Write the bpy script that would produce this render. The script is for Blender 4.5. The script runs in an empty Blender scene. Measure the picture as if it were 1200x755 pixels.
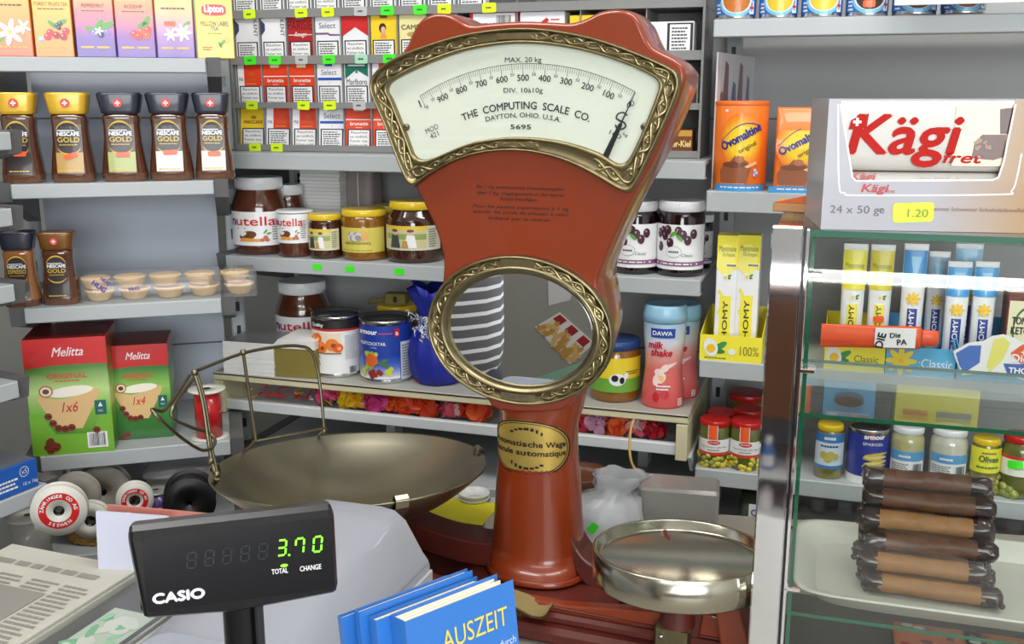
import bpy, math, random
from mathutils import Vector as V, Matrix
import mathutils.geometry as mg
random.seed(4)
D = bpy.data; SC = bpy.context.scene; COL = SC.collection
R = math.radians; PI = math.pi

# ------------------------------------------------------------------ camera
FPX = 1180.0; PITCH = R(12.6); CAM = V((0, 0, 1.5))
cd = D.cameras.new('camera'); cam = D.objects.new('camera', cd); COL.objects.link(cam)
cam.location = CAM; cam.rotation_euler = (PI/2 - PITCH, 0, 0)
cd.sensor_fit = 'HORIZONTAL'; cd.sensor_width = 36.0; cd.lens = 36.0*FPX/1200.0
cd.clip_start = 0.02; cd.clip_end = 50
SC.camera = cam

# ------------------------------------------------------------------ world, lights, exposure
EXPOSURE = -0.1
CEIL_W = 16.0      # watts of each ceiling lamp
FILL_W = 68.0       # watts of the soft fill added behind the camera
vs = SC.view_settings
vs.view_transform = 'Standard'; vs.look = 'None'; vs.exposure = EXPOSURE; vs.gamma = 1.0; vs.use_curve_mapping = False
w = D.worlds.new('world'); SC.world = w; w.use_nodes = True
w.node_tree.nodes['Background'].inputs[0].default_value = (0.75, 0.85, 1, 1)
w.node_tree.nodes['Background'].inputs[1].default_value = 0.6
def area(name, loc, rot, sx, sy, watts, col=(1, 1, 1), parent=None):
    l = D.lights.new(name, 'AREA'); l.shape = 'RECTANGLE'; l.size = sx; l.size_y = sy; l.energy = watts; l.color = col
    o = D.objects.new(name, l); COL.objects.link(o); o.location = loc; o.rotation_euler = rot
    if parent: o.parent = parent
    return o
area('frontal_fill', (0.35, -2.70, 1.75), (R(90), 0, 0), 2.4, 1.2, FILL_W, (0.93, 0.97, 1.0))  # added area lamp, cool frontal fill set at the unseen window

# ------------------------------------------------------------------ pixel <-> place helpers (camera geometry)
FW = V((0, math.cos(PITCH), -math.sin(PITCH))); UP = V((0, math.sin(PITCH), math.cos(PITCH))); RI = V((1, 0, 0))
def ray(x, y): return FW + RI*((x-600)/FPX) + UP*((377.5-y)/FPX)
def at(x, y, d): return CAM + ray(x, y)*d
class Plane:
    def __init__(s, pt, yaw):
        s.p = V((pt.x, pt.y, 0)); s.yaw = yaw; a = R(yaw)
        s.u = V((math.cos(a), math.sin(a), 0)); s.n = V((math.sin(a), -math.cos(a), 0))
    def hit(s, x, y, v=0):
        r = ray(x, y); return CAM + r*(((s.p + s.n*v - CAM).dot(s.n))/(r.dot(s.n)))
    def U(s, x, y, v=0): return (s.hit(x, y, v) - s.p).dot(s.u)
    def w(s, u, v, z=0): q = s.p + s.u*u + s.n*v; return V((q.x, q.y, z))
def hitz(x, y, z):
    r = ray(x, y); return CAM + r*((z-CAM.z)/r.z)
LP = Plane(at(83, 215, 1.69), 16); MP = Plane(at(300, 300, 1.94), -17.5)
SP = Plane(at(620, 400, 1.2), -20); CP = Plane(at(905, 500, 1.0), -17); LLP = Plane(at(57, 578, 1.6), 64)

# ------------------------------------------------------------------ materials
def lin(c): return tuple((x/12.92 if x <= .04045 else ((x+.055)/1.055)**2.4) for x in (c[0]/255, c[1]/255, c[2]/255))
MC = {}
def mat(name, rgb, rough=.5, metal=0.0, coat=0.0, noise=0.0, nscale=40, bump=0.0, emit=0.0, spec=.5, alpha=1.0, trans=0.0):
    if name in MC: return MC[name]
    m = D.materials.new(name); m.use_nodes = True; nt = m.node_tree; b = nt.nodes['Principled BSDF']; MC[name] = m
    c = lin(rgb); b.inputs['Base Color'].default_value = (*c, 1); b.inputs['Roughness'].default_value = rough
    b.inputs['Metallic'].default_value = metal; b.inputs['Coat Weight'].default_value = coat; b.inputs['Coat Roughness'].default_value = .08
    b.inputs['Specular IOR Level'].default_value = spec; b.inputs['Alpha'].default_value = alpha
    b.inputs['Transmission Weight'].default_value = trans
    if emit: b.inputs['Emission Color'].default_value = (*c, 1); b.inputs['Emission Strength'].default_value = emit
    if noise or bump:
        tc = nt.nodes.new('ShaderNodeTexCoord'); n = nt.nodes.new('ShaderNodeTexNoise'); n.inputs['Scale'].default_value = nscale
        n.inputs['Detail'].default_value = 5; nt.links.new(tc.outputs['Object'], n.inputs['Vector'])
        if noise:
            mx = nt.nodes.new('ShaderNodeMix'); mx.data_type = 'RGBA'
            mx.inputs[6].default_value = (*[x*(1-noise) for x in c], 1); mx.inputs[7].default_value = (*[min(1, x*(1+noise)) for x in c], 1)
            nt.links.new(n.outputs['Fac'], mx.inputs[0]); nt.links.new(mx.outputs[2], b.inputs['Base Color'])
        if bump:
            bp = nt.nodes.new('ShaderNodeBump'); bp.inputs['Strength'].default_value = bump; bp.inputs['Distance'].default_value = .002
            nt.links.new(n.outputs['Fac'], bp.inputs['Height']); nt.links.new(bp.outputs['Normal'], b.inputs['Normal'])
    return m
def gmat(name, stops, rough=.35, coat=.5):          # printed colour blend up a pack (generated z)
    if name in MC: return MC[name]
    m = D.materials.new(name); m.use_nodes = True; nt = m.node_tree; b = nt.nodes['Principled BSDF']; MC[name] = m
    tc = nt.nodes.new('ShaderNodeTexCoord'); sx = nt.nodes.new('ShaderNodeSeparateXYZ'); cr = nt.nodes.new('ShaderNodeValToRGB')
    nt.links.new(tc.outputs['Generated'], sx.inputs[0]); nt.links.new(sx.outputs['Z'], cr.inputs[0]); nt.links.new(cr.outputs[0], b.inputs['Base Color'])
    el = cr.color_ramp.elements
    while len(el) < len(stops): el.new(.5)
    for e, (p, c) in zip(el, stops): e.position = p; e.color = (*lin(c), 1)
    b.inputs['Roughness'].default_value = rough; b.inputs['Coat Weight'].default_value = coat
    return m
def glassmat(name, tint, ior=1.5, rough=0.0, haze=0.0, hazecol=(255, 255, 255)):     # thin clear pane or film: lets light through, mirrors by Fresnel
    if name in MC: return MC[name]
    m = D.materials.new(name); m.use_nodes = True; nt = m.node_tree; MC[name] = m
    nt.nodes.remove(nt.nodes['Principled BSDF']); out = nt.nodes['Material Output']
    t = nt.nodes.new('ShaderNodeBsdfTransparent'); t.inputs[0].default_value = (*lin(tint), 1)
    g = nt.nodes.new('ShaderNodeBsdfGlossy'); g.inputs['Roughness'].default_value = rough
    ge = nt.nodes.new('ShaderNodeNewGeometry'); dt = nt.nodes.new('ShaderNodeVectorMath'); dt.operation = 'DOT_PRODUCT'
    nt.links.new(ge.outputs['Incoming'], dt.inputs[0]); nt.links.new(ge.outputs['Normal'], dt.inputs[1])
    def mth(op, x, y=None):
        q = nt.nodes.new('ShaderNodeMath'); q.operation = op
        for i, z in enumerate((x, y)):
            if z is None: continue
            if isinstance(z, (int, float)): q.inputs[i].default_value = z
            else: nt.links.new(z, q.inputs[i])
        return q.outputs[0]
    r0 = ((ior-1)/(ior+1))**2
    class F_: outputs = [mth('ADD', mth('MULTIPLY', mth('POWER', mth('SUBTRACT', 1.0, mth('ABSOLUTE', dt.outputs['Value'])), 5.0), 1-r0), r0)]
    f = F_
    a = t
    if haze:
        d = nt.nodes.new('ShaderNodeBsdfDiffuse'); d.inputs[0].default_value = (*lin(hazecol), 1)
        m1 = nt.nodes.new('ShaderNodeMixShader'); m1.inputs[0].default_value = haze
        nt.links.new(t.outputs[0], m1.inputs[1]); nt.links.new(d.outputs[0], m1.inputs[2]); a = m1
    mx = nt.nodes.new('ShaderNodeMixShader'); nt.links.new(f.outputs[0], mx.inputs[0])
    nt.links.new(a.outputs[0], mx.inputs[1]); nt.links.new(g.outputs[0], mx.inputs[2]); nt.links.new(mx.outputs[0], out.inputs[0])
    return m
def P(r, g, b, rough=.4, coat=.3): return mat('print_%d_%d_%d' % (r, g, b), (r, g, b), rough, coat=coat)   # printed ink
WHITE = P(238, 238, 238); BLACK = P(22, 22, 24); RED = P(205, 28, 28); YEL = P(250, 214, 30); NAVY = P(28, 38, 90); BLUE = P(30, 80, 180)
ORANGE = P(240, 110, 25); GREEN = P(60, 130, 45); GREY = P(120, 120, 122); DGREY = P(70, 70, 72); GOLD = P(214, 176, 60); CREAM = P(238, 228, 190)
BROWN = P(92, 52, 30); DBROWN = P(50, 28, 20); PINK = P(232, 90, 130); LIME = P(150, 200, 40); SKIN = P(226, 178, 150)
TAGO = P(255, 96, 40); TAGY = P(222, 250, 30); TAGG = P(70, 235, 40)
STEEL = mat('shelf_enamel', (176, 181, 183), .45, noise=.04, nscale=8)
STEELD = mat('shelf_bracket_paint', (98, 98, 98), .5, noise=.05)
PANELB = mat('back_panel_enamel', (190, 196, 208), .55, noise=.06, nscale=5)
PANELM = mat('grey_panel_enamel', (166, 166, 166), .6, noise=.06, nscale=5)
CHROME = mat('chrome', (235, 235, 240), .04, 1.0)
BRASSD = mat('aged_brass', (142, 130, 98), .36, 1.0, noise=.25, nscale=120)
BRASSO = mat('brass_relief', (164, 152, 116), .3, 1.0, noise=.2, nscale=200)
NICKEL = mat('worn_nickel', (158, 153, 134), .33, 1.0, noise=.16, nscale=14)
NICKELT = mat('bright_nickel', (186, 182, 166), .2, 1.0, noise=.1, nscale=14)
STEELW = mat('steel_wire', (128, 120, 98), .35, 1.0)
ENAMEL = mat('red_enamel', (130, 48, 15), .32, coat=.5, noise=.14, nscale=7)
ENAMELD = mat('worn_red_enamel', (88, 30, 20), .5, coat=.2, noise=.4, nscale=22, bump=.2)
TIN = mat('tin_plate', (205, 205, 208), .22, 1.0)
CLEAR = glassmat('clear_glass', (250, 252, 250)); GREENEDGE = mat('glass_edge_green', (18, 92, 66), .15, coat=.6)
FILM = glassmat('clear_film', (250, 250, 250), 1.45, .12, .08); BAGF = glassmat('bag_film', (245, 246, 247), 1.5, .25, .5, (225, 228, 232))
PAPER = mat('white_paper', (236, 235, 232), .8, noise=.03); BLACKP = mat('black_plastic', (15, 15, 18), .28, coat=.3); WHITEP = mat('white_plastic', (232, 232, 230), .35)

# ------------------------------------------------------------------ mesh builder
TXT = {}
def textgeo(s, bold, shear):
    k = (s, bold, shear)
    if k in TXT: return TXT[k]
    c = D.curves.new('t', 'FONT'); c.body = s; c.size = 1; c.resolution_u = 3; c.offset = bold; c.shear = shear; c.fill_mode = 'FRONT' if hasattr(c, 'fill_mode') else c.fill_mode
    o = D.objects.new('t', c); me = D.meshes.new_from_object(o)
    vs_ = [(v.co.x, v.co.y) for v in me.vertices]; fs = [tuple(p.vertices) for p in me.polygons]
    D.objects.remove(o); D.curves.remove(c); D.meshes.remove(me)
    TXT[k] = (vs_, fs); return TXT[k]
def flat(o, u=(1, 0, 0), v=(0, 0, 1)):
    o = V(o); u = V(u).normalized(); v = V(v).normalized(); n = u.cross(v)
    return lambda a, b, c=0: o + u*a + v*b + n*c
def cyl(r, a0=0.0, ox=0, oy=0, z0=0, rf=None):
    def f(a, b, c=0):
        rr = (rf(b) if rf else r) + c; t = a/r + a0
        return V((ox + rr*math.sin(t), oy - rr*math.cos(t), z0 + b))
    return f
def cmath(a): return math.cos(a), math.sin(a)
class G:
    def __init__(s): s.v = []; s.f = []; s.m = []; s.s = []; s.mats = []
    def mi(s, m):
        if m not in s.mats: s.mats.append(m)
        return s.mats.index(m)
    def add(s, vs_, fs, m, smooth=False):
        n = len(s.v); i = s.mi(m); s.v += [tuple(p) for p in vs_]
        for f in fs: s.f.append(tuple(n+k for k in f)); s.m.append(i); s.s.append(smooth)
        return s
    def box(s, x0, x1, y0, y1, z0, z1, m, b=0.0, T=None):
        if x0 > x1: x0, x1 = x1, x0
        if y0 > y1: y0, y1 = y1, y0
        if z0 > z1: z0, z1 = z1, z0
        X = (x0, x1); Y = (y0, y1); Z = (z0, z1); vs_ = []; fs = []
        if not b:
            vs_ = [(X[i], Y[j], Z[k]) for i in (0, 1) for j in (0, 1) for k in (0, 1)]
            fs = [(0, 1, 3, 2), (4, 6, 7, 5), (0, 4, 5, 1), (2, 3, 7, 6), (0, 2, 6, 4), (1, 5, 7, 3)]
        else:
            b = min(b, (x1-x0)*.45, (y1-y0)*.45, (z1-z0)*.45); id_ = {}
            for i in (0, 1):
                for j in (0, 1):
                    for k in (0, 1):
                        sx, sy, sz = (b, -b)[i], (b, -b)[j], (b, -b)[k]
                        for ax in range(3):
                            id_[i, j, k, ax] = len(vs_)
                            vs_.append((X[i] + (0 if ax == 0 else sx), Y[j] + (0 if ax == 1 else sy), Z[k] + (0 if ax == 2 else sz)))
            q = lambda *c: fs.append(tuple(id_[e] for e in c))
            for i in (0, 1): q(*[(i, j, k, 0) for j, k in ((0, 0), (0, 1), (1, 1), (1, 0))])
            for j in (0, 1): q(*[(i, j, k, 1) for i, k in ((0, 0), (1, 0), (1, 1), (0, 1))])
            for k in (0, 1): q(*[(i, j, k, 2) for i, j in ((0, 0), (0, 1), (1, 1), (1, 0))])
            for i in (0, 1):
                for j in (0, 1): q((i, j, 0, 0), (i, j, 1, 0), (i, j, 1, 1), (i, j, 0, 1))
            for i in (0, 1):
                for k in (0, 1): q((i, 0, k, 0), (i, 1, k, 0), (i, 1, k, 2), (i, 0, k, 2))
            for j in (0, 1):
                for k in (0, 1): q((0, j, k, 1), (1, j, k, 1), (1, j, k, 2), (0, j, k, 2))
            for i in (0, 1):
                for j in (0, 1):
                    for k in (0, 1): q((i, j, k, 0), (i, j, k, 1), (i, j, k, 2))
        if T: vs_ = [T @ V(p) for p in vs_]
        return s.add(vs_, fs, m)
    def loft(s, secs, m, closed=True, c0=True, c1=True, smooth=True, loop=False):
        n = len(secs[0]); vs_ = [p for q in secs for p in q]; fs = []
        e = n if closed else n-1; L = len(secs)
        for i in range(L if loop else L-1):
            a, b = i*n, ((i+1) % L)*n
            for j in range(e): k = (j+1) % n; fs.append((a+j, a+k, b+k, b+j))
        s.add(vs_, fs, m, smooth)
        if c0 and not loop: s.add(secs[0], [tuple(range(n-1, -1, -1))], m)
        if c1 and not loop: s.add(secs[-1], [tuple(range(n))], m)
        return s
    def lathe(s, prof, m, n=32, o=(0, 0, 0), c0=True, c1=True, sx=1, sy=1, smooth=True, T=None):
        secs = []
        for r, z in prof:
            ring = [V((o[0] + sx*max(r, 1e-5)*math.cos(2*PI*k/n), o[1] + sy*max(r, 1e-5)*math.sin(2*PI*k/n), o[2] + z)) for k in range(n)]
            secs.append([T @ p for p in ring] if T else ring)
        return s.loft(secs, m, True, c0 and prof[0][0] > 1e-4, c1 and prof[-1][0] > 1e-4, smooth)
    def rsec(s, secs, m, n=40, smooth=True, T=None, c0=True, c1=True):     # rounded-rect sections (z, rx, ry, power[, ox, oy])
        out = []
        for q in secs:
            z, rx, ry, pw = q[:4]; ox, oy = (q[4], q[5]) if len(q) > 5 else (0, 0); ring = []
            for k in range(n):
                t = 2*PI*(k+.5)/n; c, si = math.cos(t), math.sin(t)
                p = V((ox + rx*math.copysign(abs(c)**(2/pw), c), oy + ry*math.copysign(abs(si)**(2/pw), si), z)); ring.append(T @ p if T else p)
            out.append(ring)
        return s.loft(out, m, True, c0, c1, smooth)
    def tube(s, path, r, m, n=8, closed=False, rz=None):
        path = [V(p) for p in path]; L = len(path); secs = []; up = None
        for i in range(L):
            a = path[(i-1) % L] if (closed or i > 0) else path[i]; b = path[(i+1) % L] if (closed or i < L-1) else path[i]
            t = (b-a).normalized()
            if up is None: up = t.orthogonal().normalized()
            up = (up - t*up.dot(t)).normalized(); sd = t.cross(up); rr = r[i] if isinstance(r, (list, tuple)) else r
            secs.append([path[i] + (up*math.cos(2*PI*k/n) + sd*math.sin(2*PI*k/n))*rr for k in range(n)])
        return s.loft(secs, m, True, not closed, not closed, True, closed)
    def prism(s, pts, mp, c0, c1, m, ms=None, bev=0.0, smooth=False):
        n = len(pts)
        if bev:
            ins = inset(pts, bev)
            rings = [[mp(a, b, c0) for a, b in pts], [mp(a, b, c1-bev) for a, b in pts], [mp(a*.3+c*.7, b*.3+d*.7, c1-bev*.3) for (a, b), (c, d) in zip(pts, inset(pts, bev*.5))], [mp(a, b, c1) for a, b in ins]]
        else: rings = [[mp(a, b, c0) for a, b in pts], [mp(a, b, c1) for a, b in pts]]
        s.loft(rings, ms or m, True, True, False, smooth)
        s.add(rings[-1], [tuple(range(n))], m); return s
    def rect(s, mp, a0, b0, a1, b1, m, c=.0004, nx=1, ny=1):
        vs_ = [mp(a0+(a1-a0)*i/nx, b0+(b1-b0)*j/ny, c) for j in range(ny+1) for i in range(nx+1)]
        fs = [(j*(nx+1)+i, j*(nx+1)+i+1, (j+1)*(nx+1)+i+1, (j+1)*(nx+1)+i) for j in range(ny) for i in range(nx)]
        return s.add(vs_, fs, m, nx > 1)
    def ell(s, mp, x, y, rx, ry, m, c=.0008, n=18, rot=0):
        cr, sr = math.cos(rot), math.sin(rot); pts = []
        for k in range(n):
            t = 2*PI*k/n; a, b = rx*math.cos(t), ry*math.sin(t); pts.append((x+a*cr-b*sr, y+a*sr+b*cr))
        s.tris(mp, [((x, y), pts[k], pts[(k+1) % n]) for k in range(n)], m, c); return s
    def ring(s, mp, x, y, r0, r1, m, c=.0009, n=36, t0=0, t1=2*PI, ry=1.0):
        vs_ = []; fs = []
        for k in range(n+1):
            t = t0+(t1-t0)*k/n
            for r in (r0, r1): vs_.append(mp(x+r*math.cos(t), y+ry*r*math.sin(t), c))
        for k in range(n): fs.append((2*k, 2*k+1, 2*k+3, 2*k+2))
        return s.add(vs_, fs, m)
    def tris(s, mp, tl, m, c):
        vs_ = []; fs = []; st = [(t, 0) for t in tl]
        while st:
            t, d = st.pop(); w3 = [mp(a, b, c) for a, b in t]; bad = None; worst = .00012
            if d < 7:
                for i in range(3):
                    a, b = t[i], t[(i+1) % 3]; md = ((a[0]+b[0])/2, (a[1]+b[1])/2); dv = (mp(md[0], md[1], c)-(w3[i]+w3[(i+1) % 3])/2).length
                    if dv > worst: worst = dv; bad = (i, md)
            if bad:
                i, md = bad; a, b, e = t[i], t[(i+1) % 3], t[(i+2) % 3]; st += [((a, md, e), d+1), ((md, b, e), d+1)]
            else: n = len(vs_); vs_ += w3; fs.append((n, n+1, n+2))
        return s.add(vs_, fs, m)
    def poly(s, mp, pts, m, c=.0006):
        tri = mg.tessellate_polygon([[V((a, b, 0)) for a, b in pts]])
        return s.tris(mp, [tuple((pts[i][0], pts[i][1]) for i in t) for t in tri], m, c)
    def text(s, mp, st, x, y, h, m, c=.0011, align='C', fit=None, bold=.0, shear=0.0, rot=0.0, bend=None):
        if bold:                                    # heavier strokes: the letters laid down again a hair to each side
            q = bold*h/.72*.8
            for i_, (dx, dy) in enumerate(((-q, 0), (q, 0), (0, q), (0, -q))): s.text(mp, st, x+dx*cmath(rot)[0]-dy*cmath(rot)[1], y+dx*cmath(rot)[1]+dy*cmath(rot)[0], h, m, c+.00004*(i_+1), align, fit, 0, shear, rot, bend)
        vs_, fs = textgeo(st, 0, shear)
        if not vs_: return s
        x0 = min(p[0] for p in vs_); x1 = max(p[0] for p in vs_); k = h/.72; kx = k
        if fit: kx = fit/(x1-x0)
        off = {'C': -(x0+x1)/2, 'L': -x0, 'R': -x1}[align]; cr, sr = math.cos(rot), math.sin(rot); out = []
        for a, b in vs_:
            a = (a+off)*kx; b = b*k
            if bend: t = a/bend; a, b = (bend+b)*math.sin(t), (bend+b)*math.cos(t)-bend
            out.append(mp(x+a*cr-b*sr, y+a*sr+b*cr, c))
        return s.add(out, fs, m)
    def lines(s, mp, x0, x1, y0, y1, n, m, c=.0009, seed=0):
        rr = random.Random(seed); dy = (y1-y0)/n
        for i in range(n):
            y = y1-dy*(i+.75); e = x0+(x1-x0)*(.75+.25*rr.random()); x = x0
            while x < e:
                L = (x1-x0)*(.06+.14*rr.random()); s.rect(mp, x, y, min(e, x+L), y+dy*.5, m, c); x += L+(x1-x0)*.03
        return s
    def bars(s, mp, x0, x1, y0, y1, c=.0009, seed=1):
        rr = random.Random(seed); s.rect(mp, x0-(x1-x0)*.12, y0-(y1-y0)*.15, x1+(x1-x0)*.12, y1+(y1-y0)*.1, WHITE, c); x = x0
        while x < x1:
            wd = (x1-x0)*rr.choice((.02, .03, .05)); s.rect(mp, x, y0, min(x+wd, x1), y1, BLACK, c+.0003); x += wd+(x1-x0)*rr.choice((.02, .03, .04))
        return s
    def build(s, name, parent=None, loc=None, yaw=0, mods=None, rot=None):
        me = D.meshes.new(name); me.from_pydata(s.v, [], s.f); 
        for m in s.mats: me.materials.append(m)
        me.polygons.foreach_set('material_index', s.m); me.polygons.foreach_set('use_smooth', s.s); me.update()
        o = D.objects.new(name, me); COL.objects.link(o)
        if parent: o.parent = parent
        if loc is not None: o.location = loc
        o.rotation_euler = rot if rot else (0, 0, R(yaw))
        return o
def inset(pts, d):
    n = len(pts); A = sum(pts[i][0]*pts[(i+1) % n][1]-pts[(i+1) % n][0]*pts[i][1] for i in range(n)); sg = 1 if A > 0 else -1; out = []
    for i in range(n):
        a, b, c = V(pts[i-1]), V(pts[i]), V(pts[(i+1) % n]); t = ((b-a).normalized() + (c-b).normalized())
        t = t.normalized() if t.length > 1e-6 else (c-b).normalized(); out.append((b.x - sg*t.y*d, b.y + sg*t.x*d))
    return out
def tag(o, label=None, cat=None, group=None, kind=None):
    if label: o['label'] = label
    if cat: o['category'] = cat
    if group: o['group'] = group
    if kind: o['kind'] = kind
    return o
def thing(name, label, cat, loc, yaw=0, group=None, rot=None):
    o = D.objects.new(name, None); COL.objects.link(o); o.location = loc; o.rotation_euler = rot if rot else (0, 0, R(yaw)); o.empty_display_size = .02
    return tag(o, label, cat, group)
def struct(name, g, loc=None, yaw=0): o = g.build(name, None, loc, yaw); o['kind'] = 'structure'; return o
def spec(pl, x0, x1, yt, yb, v, zs, rnd=True, dv=.03):
    """base point, width and height of an item whose front stands at offset v of a shelf plane"""
    vv = v-dv if rnd else v; ym = (yt+yb)/2
    a = pl.hit(x0, ym, vv); b = pl.hit(x1, ym, vv); c = (a+b)/2; t = pl.hit((x0+x1)/2, yt, vv)
    wd = (b-a).length*(.965 if rnd else 1.0)
    return V((c.x, c.y, zs)), wd, t.z-zs
def resample(pts, n, closed=False):
    pts = [V(p) for p in pts]
    if closed: pts = pts+[pts[0]]
    L = [0]
    for a, b in zip(pts, pts[1:]): L.append(L[-1]+(b-a).length)
    out = []; m = n if closed else n-1
    for i in range(n):
        d = L[-1]*i/m; j = 0
        while j < len(L)-2 and L[j+1] < d: j += 1
        t = (d-L[j])/max(1e-9, L[j+1]-L[j]); out.append(pts[j].lerp(pts[j+1], t))
    return out
def smoothp(pts, n=6, closed=False):             # Catmull-Rom through points
    P_ = [V(p) for p in pts]; N = len(P_); out = []
    for i in range(N if closed else N-1):
        g = (lambda k: P_[k % N]) if closed else (lambda k: P_[max(0, min(N-1, k))])
        a, b, c, d = g(i-1), g(i), g(i+1), g(i+2)
        for k in range(n):
            t = k/n; out.append(.5*((2*b)+(c-a)*t+(2*a-5*b+4*c-d)*t*t+(3*b-a-3*c+d)*t*t*t))
    if not closed: out.append(P_[-1])
    return out
# ================================================================== ROOM
WALLM = mat('wall_paint', (196, 196, 192), .8, noise=.03, nscale=3)
struct('floor', G().box(-2.3, 2.3, -2.8, 2.75, -.1, 0, mat('floor_vinyl', (150, 140, 126), .5, noise=.08, nscale=6)))
struct('ceiling', G().box(-2.3, 2.3, -2.8, 2.75, 2.7, 2.8, mat('ceiling_white', (226, 226, 222), .85)))
struct('wall_back', G().box(-2.3, 2.3, 2.65, 2.75, 0, 2.7, WALLM))
struct('wall_left', G().box(-2.3, -2.2, -2.8, 2.65, 0, 2.7, mat('wall_grey', (150, 150, 148), .7, noise=.04)))
struct('wall_right', G().box(2.2, 2.3, -2.8, 2.65, 0, 2.7, WALLM))
g = G().box(-2.2, 2.2, -2.8, -2.75, 0, 1.1, WALLM).box(-2.2, 2.2, -2.8, -2.75, 2.4, 2.7, WALLM).box(-2.2, -.9, -2.8, -2.75, 1.1, 2.4, WALLM).box(1.6, 2.2, -2.8, -2.75, 1.1, 2.4, WALLM)
struct('wall_front', g)
g = G()
for x in (-.9, .33, 1.56): g.box(x, x+.05, -2.8, -2.74, 1.1, 2.4, WHITEP)
g.box(-.9, 1.6, -2.8, -2.74, 1.1, 1.15, WHITEP).box(-.9, 1.6, -2.8, -2.74, 2.35, 2.4, WHITEP)
g.box(-.86, 1.57, -2.79, -2.785, 1.14, 2.36, mat('fill_window_glow', (235, 242, 250), .5, emit=2.5))  # glowing pane, added with the fill lamp
struct('fill_window_1', g)  # unseen window, added behind the camera to carry the frontal fill
for i, (x, y) in enumerate(((-.72, .95), (.72, .85), (-.75, -1.3), (.75, -1.3))):
    t = thing('ceiling_light', 'twin-tube ceiling light above the shop floor', 'light', (x, y, 2.64), 0, 'ceiling lights')
    G().box(-.65, .65, -.12, .12, 0, .055, WHITEP, .006).build('housing', t)
    for yy in (-.06, .06):
        T = Matrix.Translation((0, yy, -.016)) @ Matrix.Rotation(PI/2, 4, 'Y')
        G().lathe([(.013, -.6), (.013, .6)], mat('tube_glow', (255, 255, 252), .5, emit=3), 12, T=T).build('tube', t)
    area('lamp_light', (0, 0, -.04), (0, 0, 0), 1.2, .2, CEIL_W, (1, .985, .95), t)

# ================================================================== SHELVING
def shelf_unit(label, pl, u0, u1, shelves, back, z0, z1, posts, brk, bm=PANELM):
    """shelves: (z, front offset v, depth, lip height); local x = along the unit, local -y = towards the shop"""
    t = thing('shelving_unit', label, 'shelving', (pl.p.x, pl.p.y, 0), pl.yaw)
    g = G().box(u0, u1, back, back+.012, z0, z1, bm)
    for z in (.55, 1.0, 1.46): g.box(u0, u1, back-.0015, back, z-.0015, z+.0015, STEELD)
    g.build('back_panel', t)
    for u in posts:
        g = G().box(u-.014, u+.014, back-.035, back-.004, z0, z1, STEEL, .003)
        for k in range(int((z1-z0)/.05)): g.box(u-.004, u+.004, back-.0356, back-.0345, z0+.02+k*.05, z0+.04+k*.05, BLACK)
        g.build('upright', t)
    for q in shelves:
        z, vf, dp, lip = q[:4]; a, b = (q[4], q[5]) if len(q) > 4 else (u0, u1)
        G().box(a, b, -vf+.0016, -vf+dp, z-.006, z, STEEL).box(a, b, -vf, -vf+.012, z-lip, z-.0001, STEEL, .0015).box(a, b, -vf+.012, -vf+.03, z-lip, z-lip+.002, STEEL).build('shelf', t)
        for u, sd in brk:
            u = a if sd < 0 else b
            if len(q) > 6 and ((sd < 0 and 'l' in q[6]) or (sd > 0 and 'r' in q[6])): continue
            x = u + (.0005 if sd > 0 else -.0245)
            pr = [(-vf+.006, z+.002), (-vf+.012, z-lip-.006), (-vf+.05, z-lip-.014), (back-.04, z-.09), (back-.04, z+.002)]
            G().prism(pr, flat((x, 0, 0), (0, 1, 0), (0, 0, 1)), 0, .024, STEELD).build('bracket', t)
    return t
ZA, ZB, ZC, ZD, ZE = 1.564, 1.358, 1.148, .882, .72
UL0, UL1 = LP.U(12, 217), LP.U(250, 212)
shelf_unit('grey metal shelving at left with tea boxes, coffee jars and filter packs', LP, UL0, UL1,
    [(ZA, 0, .26, .024), (ZB, 0, .26, .024), (ZC, 0, .27, .026), (ZD, 0, .29, .028), (ZE, .07, .36, .03)], .30, 0, 2.05, (UL0-.02, UL1+.03), ((0, -1), (0, 1)), PANELB)
ZF, ZG, ZH, ZJ = 1.397, 1.199, .967, .79
UM0 = MP.U(264, 300); UMR = MP.U(822, 300)
shelf_unit('grey metal shelving in the middle behind the red scale, cigarettes on top', MP, UM0, UMR,
    [(ZF, 0, .27, .03), (ZG, 0, .27, .028), (ZJ, .02, .32, .03)], .30, 0, 2.05, (UM0+.02,), ((0, -1),))
ZK, ZL, ZM, ZN = 1.62, 1.349, 1.062, .866
shelf_unit('grey metal shelving at right behind the glass case, cocoa and canned food', MP, UMR+.004, UMR+.95,
    [(ZK, 0, .27, .027), (ZL, 0, .27, .034), (ZM, 0, .27, .031), (ZN, 0, .27, .03), (.70, .02, .32, .03)], .30, 0, 2.05, (UMR+.012,), ())
ULL = LLP.U(57, 578); ULs = LLP.U(19, 460, 0)
zl = [LLP.hit(8, 245, 0).z, LLP.hit(8, 335, 0).z, LLP.hit(10, 450, 0).z]
shelf_unit('grey metal shelving seen end-on at the far left edge', LLP, ULL-.62, ULL-.02,
    [(LLP.hit(5, 155).z, 0, .25, .026, ULL-.62, LLP.U(13, 160)), (zl[0], 0, .25, .026, ULL-.62, LLP.U(15, 255)), (zl[1], 0, .25, .026, ULL-.62, LLP.U(18, 345)),
     (zl[2], 0, .25, .026, ULL-.62, LLP.U(23, 460)), (LLP.hit(55, 567).z, 0, .28, .026, ULL-.62, ULL)], .30, 0, 2.05, (ULL-.45,), ((0, 1),), PANELB)
ZLL = LLP.hit(55, 567).z

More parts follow.
